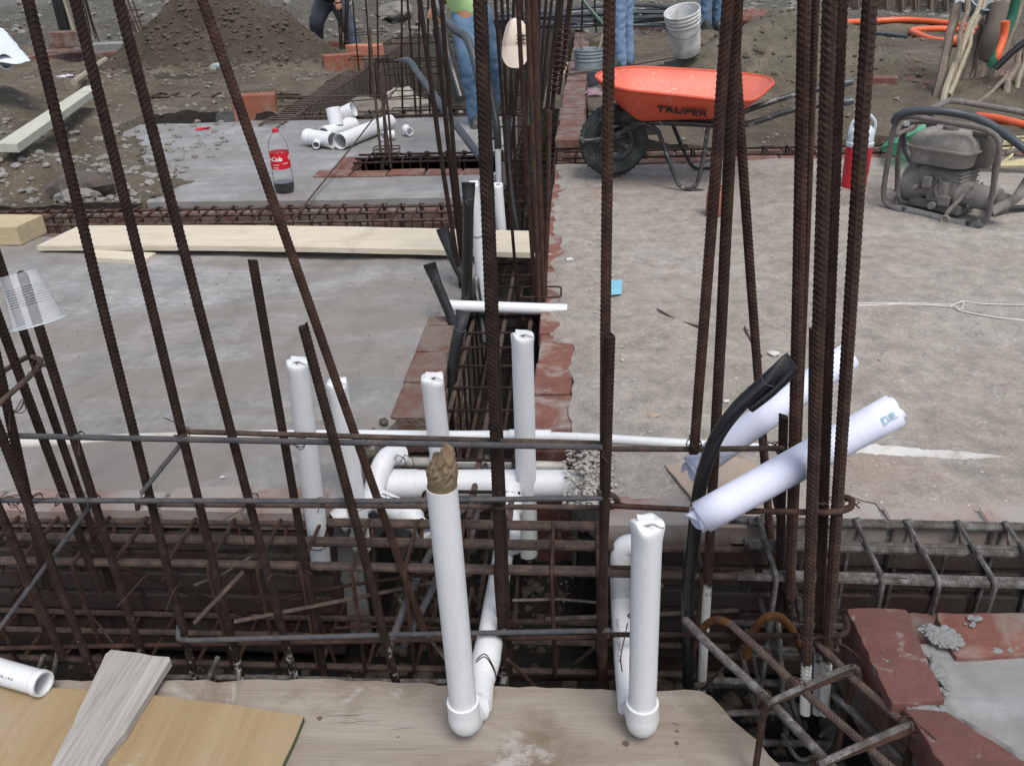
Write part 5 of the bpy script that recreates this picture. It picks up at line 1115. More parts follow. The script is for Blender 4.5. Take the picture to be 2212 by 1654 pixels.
m = MB(); m.tube([E3(1640, 700), E3(1700, 690, .1), E3(1860, 640, DB)], .011, 8); m.build("side_brace", FRAMEM, eng, smooth=True)
ec = E3(1000, 1060, .17)
def loc(x, y, z): return ec + exd * x + eyd * y + V(0, 0, z)
def rbox(m, c, size, ch): m.cbox(c, size, er, ch, .002)
# fuel tank: a lofted dome with a seam
def loft(m, c, secs, n=40, pw=3.6):
    for z, a_, b_ in secs:
        for k in range(n):
            th = 2 * math.pi * k / n; cs, sn = math.cos(th), math.sin(th); q = (abs(cs) ** pw + abs(sn) ** pw) ** (-1 / pw)
            m.v.append(c + exd * (a_ * q * cs) + eyd * (b_ * q * sn) + V(0, 0, z))
    L_ = len(secs)
    for j in range(L_ - 1):
        for k in range(n): k2 = (k + 1) % n; m.f.append((j * n + k, j * n + k2, (j + 1) * n + k2, (j + 1) * n + k)); m.m.append(0)
    m.f.append(tuple(range(n))[::-1]); m.f.append(tuple(range((L_ - 1) * n, L_ * n))); m.m += [0, 0]
tk = E3(1030, 600, .17)
m = MB(); loft(m, tk, [(-.085, .10, .075), (-.075, .135, .095), (-.03, .146, .105), (-.012, .152, .110), (-.004, .163, .121), (.004, .163, .121), (.006, .152, .110), (.03, .148, .106), (.055, .134, .094), (.072, .11, .072), (.078, .06, .04)], 48, 6.0); tank = m.build("fuel_tank", ENG, eng, smooth=True)
m = MB(); kc = tk + V(0, 0, .082); m.lathe([(.028, -.012), (.036, -.010), (.036, .006), (.034, .012), (.018, .014)], kc, (0, 0, 1), 14); m.build("filler_cap", ENGD, eng, parent=tank, smooth=True)
m = MB(); rbox(m, loc(.0, 0, .02), (.22, .19, .15), .02); rbox(m, loc(.0, .02, -.09), (.26, .2, .05), .012); rbox(m, loc(.02, -.085, -.01), (.10, .06, .11), .012)
for k in range(3): rbox(m, loc(.05, .0, .05 + k * .018), (.13, .19, .006), .002)
for k in range(8):
    th = k * .785; m.lathe([(.006, 0), (.006, .008)], loc(.155, -.02, -.015) + (eyd * math.cos(th) + V(0, 0, math.sin(th))) * .066, exd, 8)
rbox(m, loc(-.03, -.11, .03), (.05, .05, .06), .01); rbox(m, loc(.06, -.112, -.045), (.06, .012, .05), .004); m.lathe([(.012, 0), (.012, .03), (.018, .03), (.018, .045)], loc(.02, -.10, -.07), -eyd, 10); m.lathe([(.014, 0), (.01, .05)], loc(-.08, -.10, .0), -eyd, 10)
m.build("crankcase", ENG, eng)
m = MB(); m.lathe([(.02, -.06), (.06, -.058), (.088, -.05), (.10, -.03), (.10, .05), (.085, .06)], loc(-.125, 0, -.01), -exd, 28); m.build("recoil_cover", ENG, eng, smooth=True)
m = MB(); m.lathe([(.075, -.02), (.078, 0), (.058, .012), (.055, .14), (.060, .145), (.060, .165), (.03, .168)], loc(.10, -.02, -.015), (exd + V(0, 0, -.05)).normalized(), 28); m.build("drive_housing", ENG, eng, smooth=True)
m = MB(); m.lathe([(.048, 0), (.05, .02), (.046, .035)], loc(.275, -.02, -.03), exd, 24); m.build("coupling", ENGD, eng, smooth=True)
m = MB(); loft(m, E3(1480, 560, .24), [(-.11, .04, .04), (-.06, .06, .055), (.03, .068, .06), (.05, .06, .05)], 28, 4); af = m.build("air_filter", ENGD, eng, smooth=True)
for k in range(9):
    m = MB(); rbox(m, E3(1345 + k * 23, 455 + k * 3, .17), (.004, .02, .024), .001); m.build("fin", ENGD, eng, parent=af)
m = MB(); rbox(m, E3(1130, 395, .30), (.16, .10, .05), .012); m.build("muffler", simple("muffler_metal", (.2, .2, .205), (.13, .13, .135), rough=.7, bump=.3), eng)
for a_, b_, mt in (((880, 900, -.02), (840, 1230, -.03), ENGD), ((930, 960, -.02), (900, 1210, -.02), FRAMEM)):
    m = MB(); A = E3(a_[0], a_[1], .06); B = E3(b_[0], b_[1], .03); m.tube(spline([A, A.lerp(B, .3) + exd * .012, A.lerp(B, .6) - exd * .01, B], 5), .006, 6); m.build("cable", mt, eng, smooth=True)
m = MB(); m.tube(spline([E3(1220, 1170, .05), E3(1140, 1270, .02), E3(1040, 1370, -.015), E3(1000, 1450, -.02), E3(930, 1540, -.03), E3(890, 1600, -.03)], 6), .010, 8); m.build("chain_hook", ENG, eng, smooth=True)
m = MB(); q = E3(965, 1620, -.05); q.z = .02; m.tube([q + exd * .02 * math.cos(t) + V(0, -.004, .018 * math.sin(t)) for t in [i * .35 for i in range(19)]], .004, 6); m.build("ring", CARD, eng, smooth=True)
for x_, y_, d_ in ((520, 1400, 0), (1290, 1590, 0), (1560, 1430, .3), (640, 1330, DB)):
    m = MB(); q = E3(x_, y_, d_); m.lathe([(.022, -.012), (.024, .0), (.02, .012)], V(q.x, q.y, .014), (0, 0, 1), 12); m.build("rubber_foot", RUBBER, eng, smooth=True)
m = MB(); m.tube(spline([E3(395, 320, -.015), E3(450, 235, -.02), E3(600, 185, .0), E3(950, 185, .05), E3(1250, 235, .1), E3(1450, 300, .12), E3(1650, 420, .12), E3(1850, 560, .1), E3(2100, 760, .1)], 8), .0185, 12); tag(m.build("vibrator_hose", HOSEG, smooth=True), "thick blue-grey hose draped over the engine frame", "hose")
m = MB(); m.tube(spline([E3(540, 330, .2), E3(500, 450, .25), E3(520, 600, .28), E3(590, 760, .26), E3(660, 850, .2)], 8), .017, 12); m.build("exhaust_hose", HOSEG, eng, smooth=True)
m = MB(); q0 = [E3(1540, 1390, .06), E3(1640, 1330, .10), E3(1760, 1270, .14), E3(1870, 1190, .16), E3(1960, 1050, .2), E3(2060, 900, .2)]
m.tube(spline(q0, 7), .023, 12); tag(m.build("vibrator_hose", ENG, smooth=True), "mud-coated hose lying right of the engine frame", "hose")
m = MB(); m.tube(spline([az_(2150, 458, .02), az_(2190, 450, .015), az_(2260, 448, .015)], 6), .014, 10); tag(m.build("black_hose", HOSE, smooth=True), "short black hose lying at the right edge of the sandy slab", "hose")
# a second pipe frame behind it
m = MB(); m.tube(bend([az_(2000, 330, .0), az_(2012, 236, .45) , ay_(2052, 216, 4.95), ay_(2230, 246, 4.85), az_(2260, 340, .0)], 6, .08), .016, 10); tag(m.build("guard_rail", FRAMEM, smooth=True), "brownish pipe frame standing behind the engine", "guard rail")

# ================================================================== SMALL THINGS ON THE SLABS
q = az_(1843, 405, 0.0); jug = thing("water_cooler", "small red and white water cooler jug behind the right bars", "cooler", q); rj = .066
z1 = ay_(1843, 322, q.y - rj).z; z2 = ay_(1843, 277, q.y - rj * .6).z
prof = [(rj * .9, 0.0), (rj * .97, .006)]
for k in range(5): prof += [(rj * .99, .012 + k * .012), (rj * .955, .018 + k * .012)]
prof += [(rj, .08), (rj * 1.02, z1)]
m = MB(); m.lathe(prof, q, (0, 0, 1), 36); m.build("body", REDP, jug, smooth=True)
m = MB(); m.lathe([(rj * 1.03, z1 + .001), (rj * 1.07, z1 + .006), (rj * 1.07, z1 + .022), (rj * 1.0, z1 + .026), (rj * .98, z2 - .03), (rj * .9, z2 - .012), (rj * .72, z2), (.01, z2 + .002)], q, (0, 0, 1), 36); m.build("lid", WHITEPL, jug, smooth=True)
m = MB(); m.tube(spline([q + V(-rj * .95, 0, z2 - .045), q + V(-rj * .9, -.01, z2 + .02), q + V(-rj * .3, -.012, z2 + .062), q + V(rj * .3, -.012, z2 + .062), q + V(rj * .9, -.01, z2 + .02), q + V(rj * .95, 0, z2 - .045)], 7), .0075, 8); m.build("handle", WHITEPL, jug, smooth=True)

q = az_(1541, 464, 0); m = MB(); m.lathe([(.036, 0), (.040, .01), (.041, .10), (.036, .125), (.033, .132), (.038, .136), (.038, .146), (.031, .146), (.030, .12), (.036, .10), (.036, .015)], q, (0, 0, 1), 26); tag(m.build("clay_jar", CLAY, smooth=True), "small reddish clay jar between two bars under the wheelbarrow leg", "jar")

q = az_(616, 414, 0.0); bt = thing("drink_bottle", "large cola bottle with red label and a little drink left on the smooth slab", "bottle", q)
prof = [(.040, .004), (.046, .0), (.052, .012), (.0565, .035), (.0575, .07), (.056, .12), (.0545, .14), (.0545, .232), (.0565, .24), (.055, .262), (.046, .292), (.032, .318), (.020, .332), (.0165, .340), (.0165, .345)]
m = MB(); m.lathe(prof, q, (0, 0, 1), 36, cap=False); m.build("bottle_wall", CLEAR, bt, smooth=True)
m = MB(); m.lathe([(.039, .006), (.045, .003), (.051, .013), (.0555, .035), (.0563, .060), (.02, .0605)], q, (0, 0, 1), 36); m.build("drink", COLA, bt, smooth=True)
m = MB(); m.lathe([(.0555, .140), (.0556, .16), (.0556, .232)], q, (0, 0, 1), 40, cap=False); lab = m.build("label", LABELR, bt, smooth=True)
m = MB(); m.lathe([(.0175, .339), (.0185, .340), (.0185, .354), (.0175, .358), (.008, .3585)], q, (0, 0, 1), 20); m.build("cap", REDP, bt, smooth=True)
vd = (CO - q); vd.z = 0; vd.normalize(); sdv = V(-vd.y, vd.x, 0)
def wrap_bottle(zc, ang, r=.0558):
    def f(p):
        th = p.x / r + ang; return q + (vd * math.cos(th) + sdv * math.sin(th)) * (r + p.z) + V(0, 0, zc + p.y)
    return f
text_part("Coca-Cola", "script_lettering", WHITEP, bt, None, V(1, 0, 0), V(0, 1, 0), .034, .0003, wrap_bottle(.198, -1.15), parent=lab, shear=.35, bold=.0010)
text_part("Coca-Cola", "script_lettering", WHITEP, bt, None, V(1, 0, 0), V(0, 1, 0), .034, .0003, wrap_bottle(.198, 2.2), parent=lab, shear=.35, bold=.0010)
for zc, an, wd in ((.166, -.5, .035), (.150, -.55, .03), (.172, .5, .03)):
    m = MB(); g_ = wrap_bottle(zc, an); N_ = 8
    m.v = [g_(V(-wd / 2 + wd * i / N_, yy, .0003)) for yy in (-.0016, .0016) for i in range(N_ + 1)]; m.f = [(i, i + 1, N_ + 2 + i, N_ + 1 + i) for i in range(N_)]; m.m = [0] * N_; m.build("white_stripe", WHITEP, bt, parent=lab)

# loose white fittings on the smooth slab
FG = "loose white pipe fittings on the smooth slab"
A, B = az_(734, 306, .054), az_(842, 263, .054); m = MB(); m.ringtube([A, B], .053, .050, 36); tag(m.build("pipe_offcut", PVC, smooth=True), "open white pipe length lying aslant among the loose fittings", "pipe", FG)
ft = thing("pipe_tee", "white tee fitting with its small mouth facing front, beside the bottle", "pipe fitting", az_(690, 318, 0), FG)
A, B = az_(664, 296, .056), az_(720, 303, .056); d_ = (B - A).normalized(); m = MB(); m.ringtube([A, A + d_ * .035, A + d_ * .04, B - d_ * .04, B - d_ * .035, B], [.058, .058, .053, .053, .058, .058], .050, 32); m.build("body", PVC, ft, smooth=True)
c_ = A.lerp(B, .45); m = MB(); m.ringtube([c_ + V(0, -.04, -.012), c_ + V(.008, -.115, -.022)], .026, .022, 22); m.build("branch", PVC, ft, smooth=True)
m = MB(); A2 = A + V(-.001, 0, 0); m.tube([A2 - d_ * .001, A2 + d_ * .004], .050, 24); m.build("closed_end", PVC, ft, smooth=True)
fw = thing("pipe_wye", "white wye fitting heaped behind the tee", "pipe fitting", az_(730, 290, 0), FG)
A, B = az_(700, 292, .058), az_(762, 268, .075); d_ = (B - A).normalized(); m = MB(); m.ringtube([A, A + d_ * .05, A + d_ * .055, B - d_ * .06, B - d_ * .055, B], [.058, .058, .052, .052, .058, .058], .049, 32); m.build("body", PVC, fw, smooth=True)
c_ = A.lerp(B, .45); m = MB(); m.ringtube([c_ + V(0, 0, .03), c_ + V(-.02, .03, .15)], .052, .049, 28); m.build("branch", PVC, fw, smooth=True)
m = MB(); c2 = az_(745, 262, .10); m.ringtube([c2 + V(-.05, .03, .03), c2 + V(.07, .02, .08)], .052, .049, 28); m.build("branch", PVC, fw, smooth=True)
def elbow(label, p, r, d0, d1):
    p = Vector(p); m = MB(); m.ringtube(spline([p + Vector(d0) * r * 1.6, p + Vector(d0) * r * .6, p + (Vector(d0) + Vector(d1)) * r * .15, p + Vector(d1) * r * .6, p + Vector(d1) * r * 1.6], 5), r, r * .78, 20); tag(m.build("pipe_elbow", PVC, smooth=True), label, "pipe fitting", FG)
elbow("small white elbow leaning on the back of the tee", az_(676, 290, .06), .028, (-.4, -.6, .3), (.3, .2, -.6)); elbow("small white elbow lying by the far end of the white pipe length", az_(838, 292, .034), .033, (-.6, -.8, 0), (.9, .2, 0)); elbow("lone small white elbow lying farthest right on the smooth slab", az_(880, 284, .03), .030, (.5, -.7, .1), (-.4, .5, .5))
# crushed clear bottle on the mud
q = az_(465, 258, .05); m = MB(); P = [(.02, 0), (.05, .02), (.055, .08), (.045, .12), (.055, .17), (.03, .22), (.015, .25)]; m.lathe(P, q, (.9, .3, .05), 20); 
for i, p in enumerate(m.v): m.v[i] = p + V(0, fbm((p.x * 9, p.y * 9, p.z * 9)) * .02, fbm((p.z * 9, p.x * 9, 3)) * .02)
tag(m.build("crushed_bottle", CLEAR, smooth=True), "crushed clear bottle lying on the muddy edge of the smooth slab", "bottle")
m = MB(); m.slab_poly([az_(420, 282, .012), az_(452, 279, .012), az_(455, 274, .03), az_(425, 277, .025)], .002); tag(m.build("red_scrap", REDP), "red label scrap beside the crushed bottle", "scrap")
m = MB(); m.slab_poly([az_(1318, 606, .012), az_(1344, 604, .006), az_(1343, 634, .006), az_(1319, 636, .012)], .0025, (.05, .1, 1)); tag(m.build("blue_packet", BLUEP), "small flat blue packet lying on the sandy slab", "packet")
# strings and rope
m = MB(); m.tube(spline([az_(1850, 660, .004), az_(1950, 657, .004), az_(2050, 662, .005), az_(2078, 672, .006), az_(2150, 685, .004), az_(2230, 693, .004)], 6), .0028, 5); m.tube(spline([az_(1850, 655, .004), az_(1960, 654, .004), az_(2055, 658, .005), az_(2082, 650, .008), (az_(2120, 656, .004)), az_(2230, 659, .004)], 6), .0024, 5); m.tube(spline([az_(2050, 662, .006), az_(2080, 652, .012), az_(2075, 668, .008), az_(2060, 660, .01)], 6), .0024, 5)
tag(m.build("white_string", WSTRING, smooth=True), "knotted white string lying across the sandy slab at the right", "string")
m = MB(); pts = []; c0 = az_(2185, 345, .02)
for i in range(150):
    t = i / 149 * 6.2 * 2 * math.pi; rr = .24 + .05 * math.sin(t * .37) ; pts.append(c0 + V(math.cos(t) * rr * 1.1, math.sin(t) * rr * .75, .012 + .075 * (i / 149) * abs(math.sin(t * .5 + 1)) + .01 * math.sin(3 * t)))
pts += [pts[-1] + V(-.1, -.2, -.06), pts[-1] + V(-.2, -.32, -.07)]
m.tube(pts, .0085, 6); tag(m.build("rope_coil", YROPE, smooth=True), "tangled coil of yellowish rope right of the engine", "rope")
# pale chips and lumps on the slab
for u, v, s in ((1412, 896, .02), (1672, 762, .018), (1570, 866, .010), (1230, 560, .016), (480, 1030, .008)):
    m = MB(); m.stone(az_(u, v, .006), s, (1.3, 1, .45)); tag(m.build("pale_chip", PVCD if s < .019 else CARD), {1412: "pale flat chip on the sandy slab above the rolled papers", 1672: "whitish lump by the thin leaning bar on the slab", 1570: "tiny pale crumb on the sandy slab near the bars", 1230: "grey lump of mortar near the short pipe stub", 480: "tiny pale crumb on the wet slab near the hoop"}[u], "chip")
m = MB(); P = [az_(1900, 322, .02), az_(1935, 305, .16), az_(1990, 285, .22), az_(2045, 288, .2), az_(2070, 330, .08), az_(2040, 352, .012), az_(1960, 346, .012)]
c = sum(P, Vector()) / len(P); NB = 28; loop = smooth_loop(P, 4)
for k, (sc, dz, dy) in enumerate(((1, 0, 0), (.8, .05, .02), (.5, .07, .04), (.15, .05, .05))):
    for p in loop: m.v.append(c + (p - c) * sc + V(0, dy * 2 + fbm((p.x * 9, p.z * 9, k)) * .05, dz * .6 + fbm((p.x * 7, p.y * 7, k + 5)) * .04))
for j in range(3):
    for i in range(len(loop)): i2 = (i + 1) % len(loop); m.f.append((j * len(loop) + i, j * len(loop) + i2, (j + 1) * len(loop) + i2, (j + 1) * len(loop) + i)); m.m.append(0)
for i, p in enumerate(m.v): p.z = max(p.z, .006)
tag(m.build("green_bag", GREENB, smooth=True), "translucent green plastic bag crumpled behind the engine", "bag")

# ================================================================== BUCKETS
def bucket(label, base, top, r0, r1, mat, mat2=None, handles=False, group=None):
    base, top = Vector(base), Vector(top); ax = (top - base).normalized(); h = (top - base).length; root = thing("bucket", label, "bucket", base, group)
    P = [(r0 * .96, .0), (r0, .006)]; rr = lambda t: r0 + (r1 - r0) * t
    split = .45
    P += [(rr(.2), h * .2), (rr(split), h * split)]
    up_ = [(rr(split), h * split), (rr(.70), h * .70), (rr(.71) * 1.045, h * .71), (rr(.73) * 1.045, h * .73), (rr(.74) * 1.0, h * .74), (rr(.80), h * .80), (rr(.805) * 1.05, h * .81), (rr(.83) * 1.05, h * .83), (rr(.835), h * .84), (rr(.88), h * .88), (rr(.885) * 1.05, h * .89), (rr(.91) * 1.05, h * .905), (rr(.915), h * .915), (rr(.97), h * .97), (rr(1) * 1.035, h * .975), (rr(1) * 1.035, h), (rr(1) * .97, h), (rr(1) * .95, h * .97), (rr(.4) * .93, h * .4), (rr(.05) * .92, h * .05), (.01, h * .04)]
    m = MB(); m.lathe(P, base, ax, 36); m.build("lower_body", mat2 or mat, root, smooth=True)
    m = MB(); m.lathe(up_, base, ax, 36, cap=False); m.build("upper_body", mat, root, smooth=True)
    a = ax.orthogonal().normalized(); a = V(1, 0, 0); a = (a - ax * a.dot(ax)).normalized(); m = MB()
    b = ax.cross(a); S = [base + ax * h * .82 + a * r1 * 1.06 * math.cos(t) - b * r1 * 1.10 * math.sin(t) - ax * h * .30 * math.sin(t) for t in [i * math.pi / 14 for i in range(15)]]
    m.tube(S, .0028, 6); m.build("bail_handle", WIREG, root, smooth=True)
    if handles:
        for dx, tilt, hh in ((.06, .10, .20), (-.04, -.04, .14), (.01, -.12, .10)):
            m = MB(); p = base + ax * h * .5 + a * dx; m.tube([p, p + V(tilt, .05, h * .5 + hh)], .011, 8); tag(m.build("tool_handle", POLEL if hh > .15 else POLE, smooth=True), {.20: "pale tool handle sticking up from the grey bucket, the longest one", .14: "dark middle tool handle in the grey bucket", .10: "short dark tool handle at the rim of the grey bucket"}[hh], "tool handle")
    return root
q = ay_(1271, 190, 9.0); bucket("grey bucket with dark lower half holding tool handles beside the narrow brick wall", q, q + V(0, 0, .37), .118, .145, BUCKG, BUCKD, True)
b0, b1 = ay_(1484, 114, 7.95), ay_(1474, 31, 7.85); bucket("white splashed bucket tilted on the small earth mound", b0, b0 + (b1 - b0).normalized() * .37 + V(0, .0, 0), .118, .148, BUCKW)

# white sheet and bucket at the upper left edge
m = MB(); KX, KY = 14, 10; P4 = [ay_(-70, 150, 6.2), ay_(66, 133, 6.3), ay_(72, 122, 6.5), ay_(6, 62, 6.9)]; P4[3] = ay_(-30, 40, 7.0)
for j in range(KY + 1):
    for i in range(KX + 1):
        s_, t_ = i / KX, j / KY; p = P4[0].lerp(P4[1], s_).lerp(P4[3].lerp(P4[2] if False else ay_(14, 72, 6.9), s_), t_)
        m.v.append(p + V(0, .10 * math.sin(math.pi * t_) * math.sin(math.pi * s_), .05 * math.sin(math.pi * s_) * math.sin(math.pi * t_) + .03 * fbm((s_ * 3, t_ * 3, 4))))
m.f = [(j * (KX + 1) + i, j * (KX + 1) + i + 1, (j + 1) * (KX + 1) + i + 1, (j + 1) * (KX + 1) + i) for j in range(KY) for i in range(KX)]; m.m = [0] * len(m.f)
o = m.build("plastic_sheet", WHITEPL, smooth=True); sm = o.modifiers.new("thickness", 'SOLIDIFY'); sm.thickness = .004; tag(o, "white plastic sheet sagging at the upper left edge", "sheet")
m = MB(); m.ringtube([ay_(-30, 132, 6.5), ay_(12, 133, 6.3)], .055, .05, 28); tag(m.build("pipe_offcut", PVC, smooth=True), "open white pipe end poking in at the upper left edge", "pipe")
m = MB(); m.stone(az_(140, 168, .12), .085, (1.3, .8, .45)); m.stone(az_(150, 165, .14), .05, (1.2, .8, .5)); tag(m.build("foil_packet", FOIL), "shiny crumpled foil packet on the dirt past the greenish plank", "packet")

# ================================================================== PEOPLE
def skin_obj(name, nodes, edges, mat, root, sub=2, rootnode=None):
    names = list(nodes); idx = {n: i for i, n in enumerate(names)}; o_ = ORG[root.name]
    me = bpy.data.meshes.new(name); me.from_pydata([tuple(Vector(nodes[n][0]) - o_) for n in names], [(idx[a], idx[b]) for a, b in edges], [])
    me.materials.append(mat); o = bpy.data.objects.new(name, me); SC.collection.objects.link(o); o.parent = root
    md = o.modifiers.new("skin", 'SKIN'); md.use_smooth_shade = True
    if not me.skin_vertices: 
        bm = bmesh.new(); bm.from_mesh(me); bm.verts.layers.skin.verify(); bm.to_mesh(me); bm.free()
    seen = set(); adj = {n: [] for n in names}
    for a, b in edges: adj[a].append(b); adj[b].append(a)
    for n in names:
        sv = me.skin_vertices[0].data[idx[n]]; r_ = nodes[n][1]; sv.radius = r_ if isinstance(r_, tuple) else (r_, r_); sv.use_root = False
    order = ([rootnode] if rootnode else []) + names
    for n in order:
        if n in seen: continue
        me.skin_vertices[0].data[idx[n]].use_root = True; st = [n]
        while st:
            k = st.pop()
            if k in seen: continue
            seen.add(k); st += adj[k]
    s = o.modifiers.new("smooth", 'SUBSURF'); s.levels = sub; s.render_levels = sub
    ORG[o.name] = o_; return o
def person(label, J, shirt, trousers, group, r=1.0, shoe=RUBBER):
    """J: joints in world space: pelvis chest neck head, and L/R hip knee ankle toe, shoulder elbow wrist, hand direction"""
    foot = (J['ankleL'] + J['ankleR']) / 2; root = thing("person", label, "person", V(foot.x, foot.y, foot.z - .08), group)
    up_ = (J['head'] - J['neck']).normalized(); face = (J.get('face') or V(0, -1, 0)); face = (face - up_ * face.dot(up_)).normalized(); side = up_.cross(face)
    N = {'pelvis': (J['pelvis'], .105 * r), 'belly': (J['pelvis'].lerp(J['chest'], .5), .10 * r), 'chest': (J['chest'], .115 * r), 'neck': (J['neck'], .052), 'jaw': (J['neck'].lerp(J['head'], .55) + face * .02, .062), 'head': (J['head'], .082), 'crown': (J['head'] + up_ * .075, .062), 'nose': (J['head'] + face * .10 - up_ * .02, .013)}
    E = [('pelvis', 'belly'), ('belly', 'chest'), ('chest', 'neck'), ('neck', 'jaw'), ('jaw', 'head'), ('head', 'crown'), ('head', 'nose')]
    for s in 'LR':
        N['hip' + s] = (J['hip' + s], .078 * r); N['knee' + s] = (J['knee' + s], .052 * r); N['calf' + s] = (J['knee' + s].lerp(J['ankle' + s], .3), .05 * r); N['ankle' + s] = (J['ankle' + s], .028); N['heel' + s] = (J['ankle' + s] + (J['ankle' + s] - J['toe' + s]) * .12 - V(0, 0, .03), .02); N['toe' + s] = (J['toe' + s].lerp(J['ankle' + s], .25), .018)
        N['sh' + s] = (J['sh' + s], .052); N['elb' + s] = (J['elb' + s], .038); N['wr' + s] = (J['wr' + s], .026)
        d = (J['wr' + s] - J['elb' + s]).normalized(); pv = J['wr' + s] + d * .055; N['palm' + s] = (pv, (.034, .017))
        E += [('pelvis', 'hip' + s), ('hip' + s, 'knee' + s), ('knee' + s, 'calf' + s), ('calf' + s, 'ankle' + s), ('ankle' + s, 'heel' + s), ('ankle' + s, 'toe' + s), ('chest', 'sh' + s), ('sh' + s, 'elb' + s), ('elb' + s, 'wr' + s), ('wr' + s, 'palm' + s)]
        sd = d.cross(V(0, 0, 1)); sd = sd.normalized() if sd.length > .1 else V(1, 0, 0); cu = d.cross(sd)
        for k, ln in enumerate((.062, .075, .07, .055)):
            b0_ = pv + d * .03 + sd * (.027 - .018 * k); n1, n2, n3 = ('f%d%s%s' % (k, s, x) for x in 'abc')
            N[n1] = (b0_, .0095); N[n2] = (b0_ + d * ln * .5 + cu * .012, .0088); N[n3] = (b0_ + d * ln * .85 + cu * .038, .0075); E += [(n1, n2), (n2, n3)]
        t1, t2 = 't' + s + 'a', 't' + s + 'b'; N[t1] = (pv - d * .01 + sd * .03, .0105); N[t2] = (pv + d * .035 + sd * .052 + cu * .015, .009); E.append((t1, t2))
    skin_obj("body", N, E, SKIN, root, 2, 'pelvis')
    T = {'pelvis': (J['pelvis'] + V(0, 0, .02), .125 * r), 'waist': (J['pelvis'].lerp(J['chest'], .42), .122 * r)}; E = [('pelvis', 'waist')]
    for s in 'LR':
        k = J['knee' + s]; T['hip' + s] = (J['hip' + s], .108 * r); T['mid' + s] = (J['hip' + s].lerp(k, .55) , .094 * r); T['knee' + s] = (k, .078 * r); T['calf' + s] = (k.lerp(J['ankle' + s], .45), .072 * r); T['hem' + s] = (J['ankle' + s].lerp(k, -.24), .076 * r)
        E += [('pelvis', 'hip' + s), ('hip' + s, 'mid' + s), ('mid' + s, 'knee' + s), ('knee' + s, 'calf' + s), ('calf' + s, 'hem' + s)]
    tr = skin_obj("trousers", T, E, trousers, root, 3, 'pelvis')
    tx = bpy.data.textures.new("folds", 'CLOUDS'); tx.noise_scale = .055; dm = tr.modifiers.new("folds", 'DISPLACE'); dm.texture = tx; dm.strength = .026; dm.mid_level = .38; dm.texture_coords = 'GLOBAL'
    Sh = {'hem': (J['pelvis'].lerp(J['chest'], -.12), .152 * r), 'belly': (J['pelvis'].lerp(J['chest'], .55), .140 * r), 'chest': (J['chest'], .135 * r), 'collar': (J['neck'] - (J['neck'] - J['chest']).normalized() * .03, .066)}; E = [('hem', 'belly'), ('belly', 'chest'), ('chest', 'collar')]
    for s in 'LR': Sh['sh' + s] = (J['sh' + s], .068); Sh['sl' + s] = (J['sh' + s].lerp(J['elb' + s], .7), .06); E += [('chest', 'sh' + s), ('sh' + s, 'sl' + s)]
    sho = skin_obj("shirt", Sh, E, shirt, root, 3, 'chest'); dm = sho.modifiers.new("folds", 'DISPLACE'); dm.texture = tx; dm.strength = .022; dm.mid_level = .38; dm.texture_coords = 'GLOBAL'
    for s in 'LR':
        a, t = J['ankle' + s], J['toe' + s]; d = (t - a); d.z = 0; d.normalize(); z0 = a.z - .075; sdv = V(-d.y, d.x, 0); m = MB(); nn = 20; rings = ((-.03, 1.05), (-.008, 1.08), (.05, 1.0), (.10, .95))
        for hz, sc in rings:
            for i in range(nn):
                th = 2 * math.pi * i / nn; lx = math.cos(th) * .135 * (1 if hz < .04 else .8 - (hz > .06) * .2) + (.045 if hz < .04 else .01 - (hz > .06) * .03); m.v.append(V(a.x, a.y, z0 + hz) + d * lx + sdv * math.sin(th) * .047 * sc)
        for j in range(3):
            for i in range(nn): i2 = (i + 1) % nn; m.f.append((j * nn + i, j * nn + i2, (j + 1) * nn + i2, (j + 1) * nn + i)); m.m.append(0)
        m.f.append(tuple(range(nn))[::-1]); m.f.append(tuple(range(3 * nn, 4 * nn))); m.m += [0, 0]; m.build("shoe", shoe, root, smooth=True)
    m = MB(); 
    for k in range(9):
        t = k / 8; rr = .098 * math.cos(t * 1.5)
        for i in range(20): th = 2 * math.pi * i / 20; m.v.append(J['head'] + up_ * (.03 + .085 * math.sin(t * 1.5)) - face * .012 + (face * math.cos(th) + side * math.sin(th)) * rr * (1.02 + .04 * fbm((i, k, 3))))
    for k in range(8):
        for i in range(20): i2 = (i + 1) % 20; m.f.append((k * 20 + i, k * 20 + i2, (k + 1) * 20 + i2, (k + 1) * 20 + i)); m.m.append(0)
    m.f.append(tuple(range(160, 180))); m.m.append(0); m.build("hair", HAIR, root, smooth=True)
    for sg in (-1, 1):
        m = MB(); m.lathe([(.002, -.011), (.009, -.007), (.011, 0), (.009, .007), (.002, .011)], J['head'] + face * .078 + side * .032 * sg, up_, 10); m.build("eye", WHITEPL, root, smooth=True)
        m = MB(); m.lathe([(.004, -.028), (.014, -.018), (.017, .005), (.012, .025), (.003, .03)], J['head'] + side * .086 * sg - up_ * .01, up_, 10); m.build("ear", SKIN, root, smooth=True)
    m = MB(); m.tube([J['head'] + face * .082 - up_ * .058 + side * x for x in (-.024, 0, .024)], [.003, .006, .003], 8); m.build("mouth", simple("lips", (.3, .11, .09)), root, smooth=True)
    return root
PGRP = "workers among the bars at the back"
def ground(p, h=.08): return p
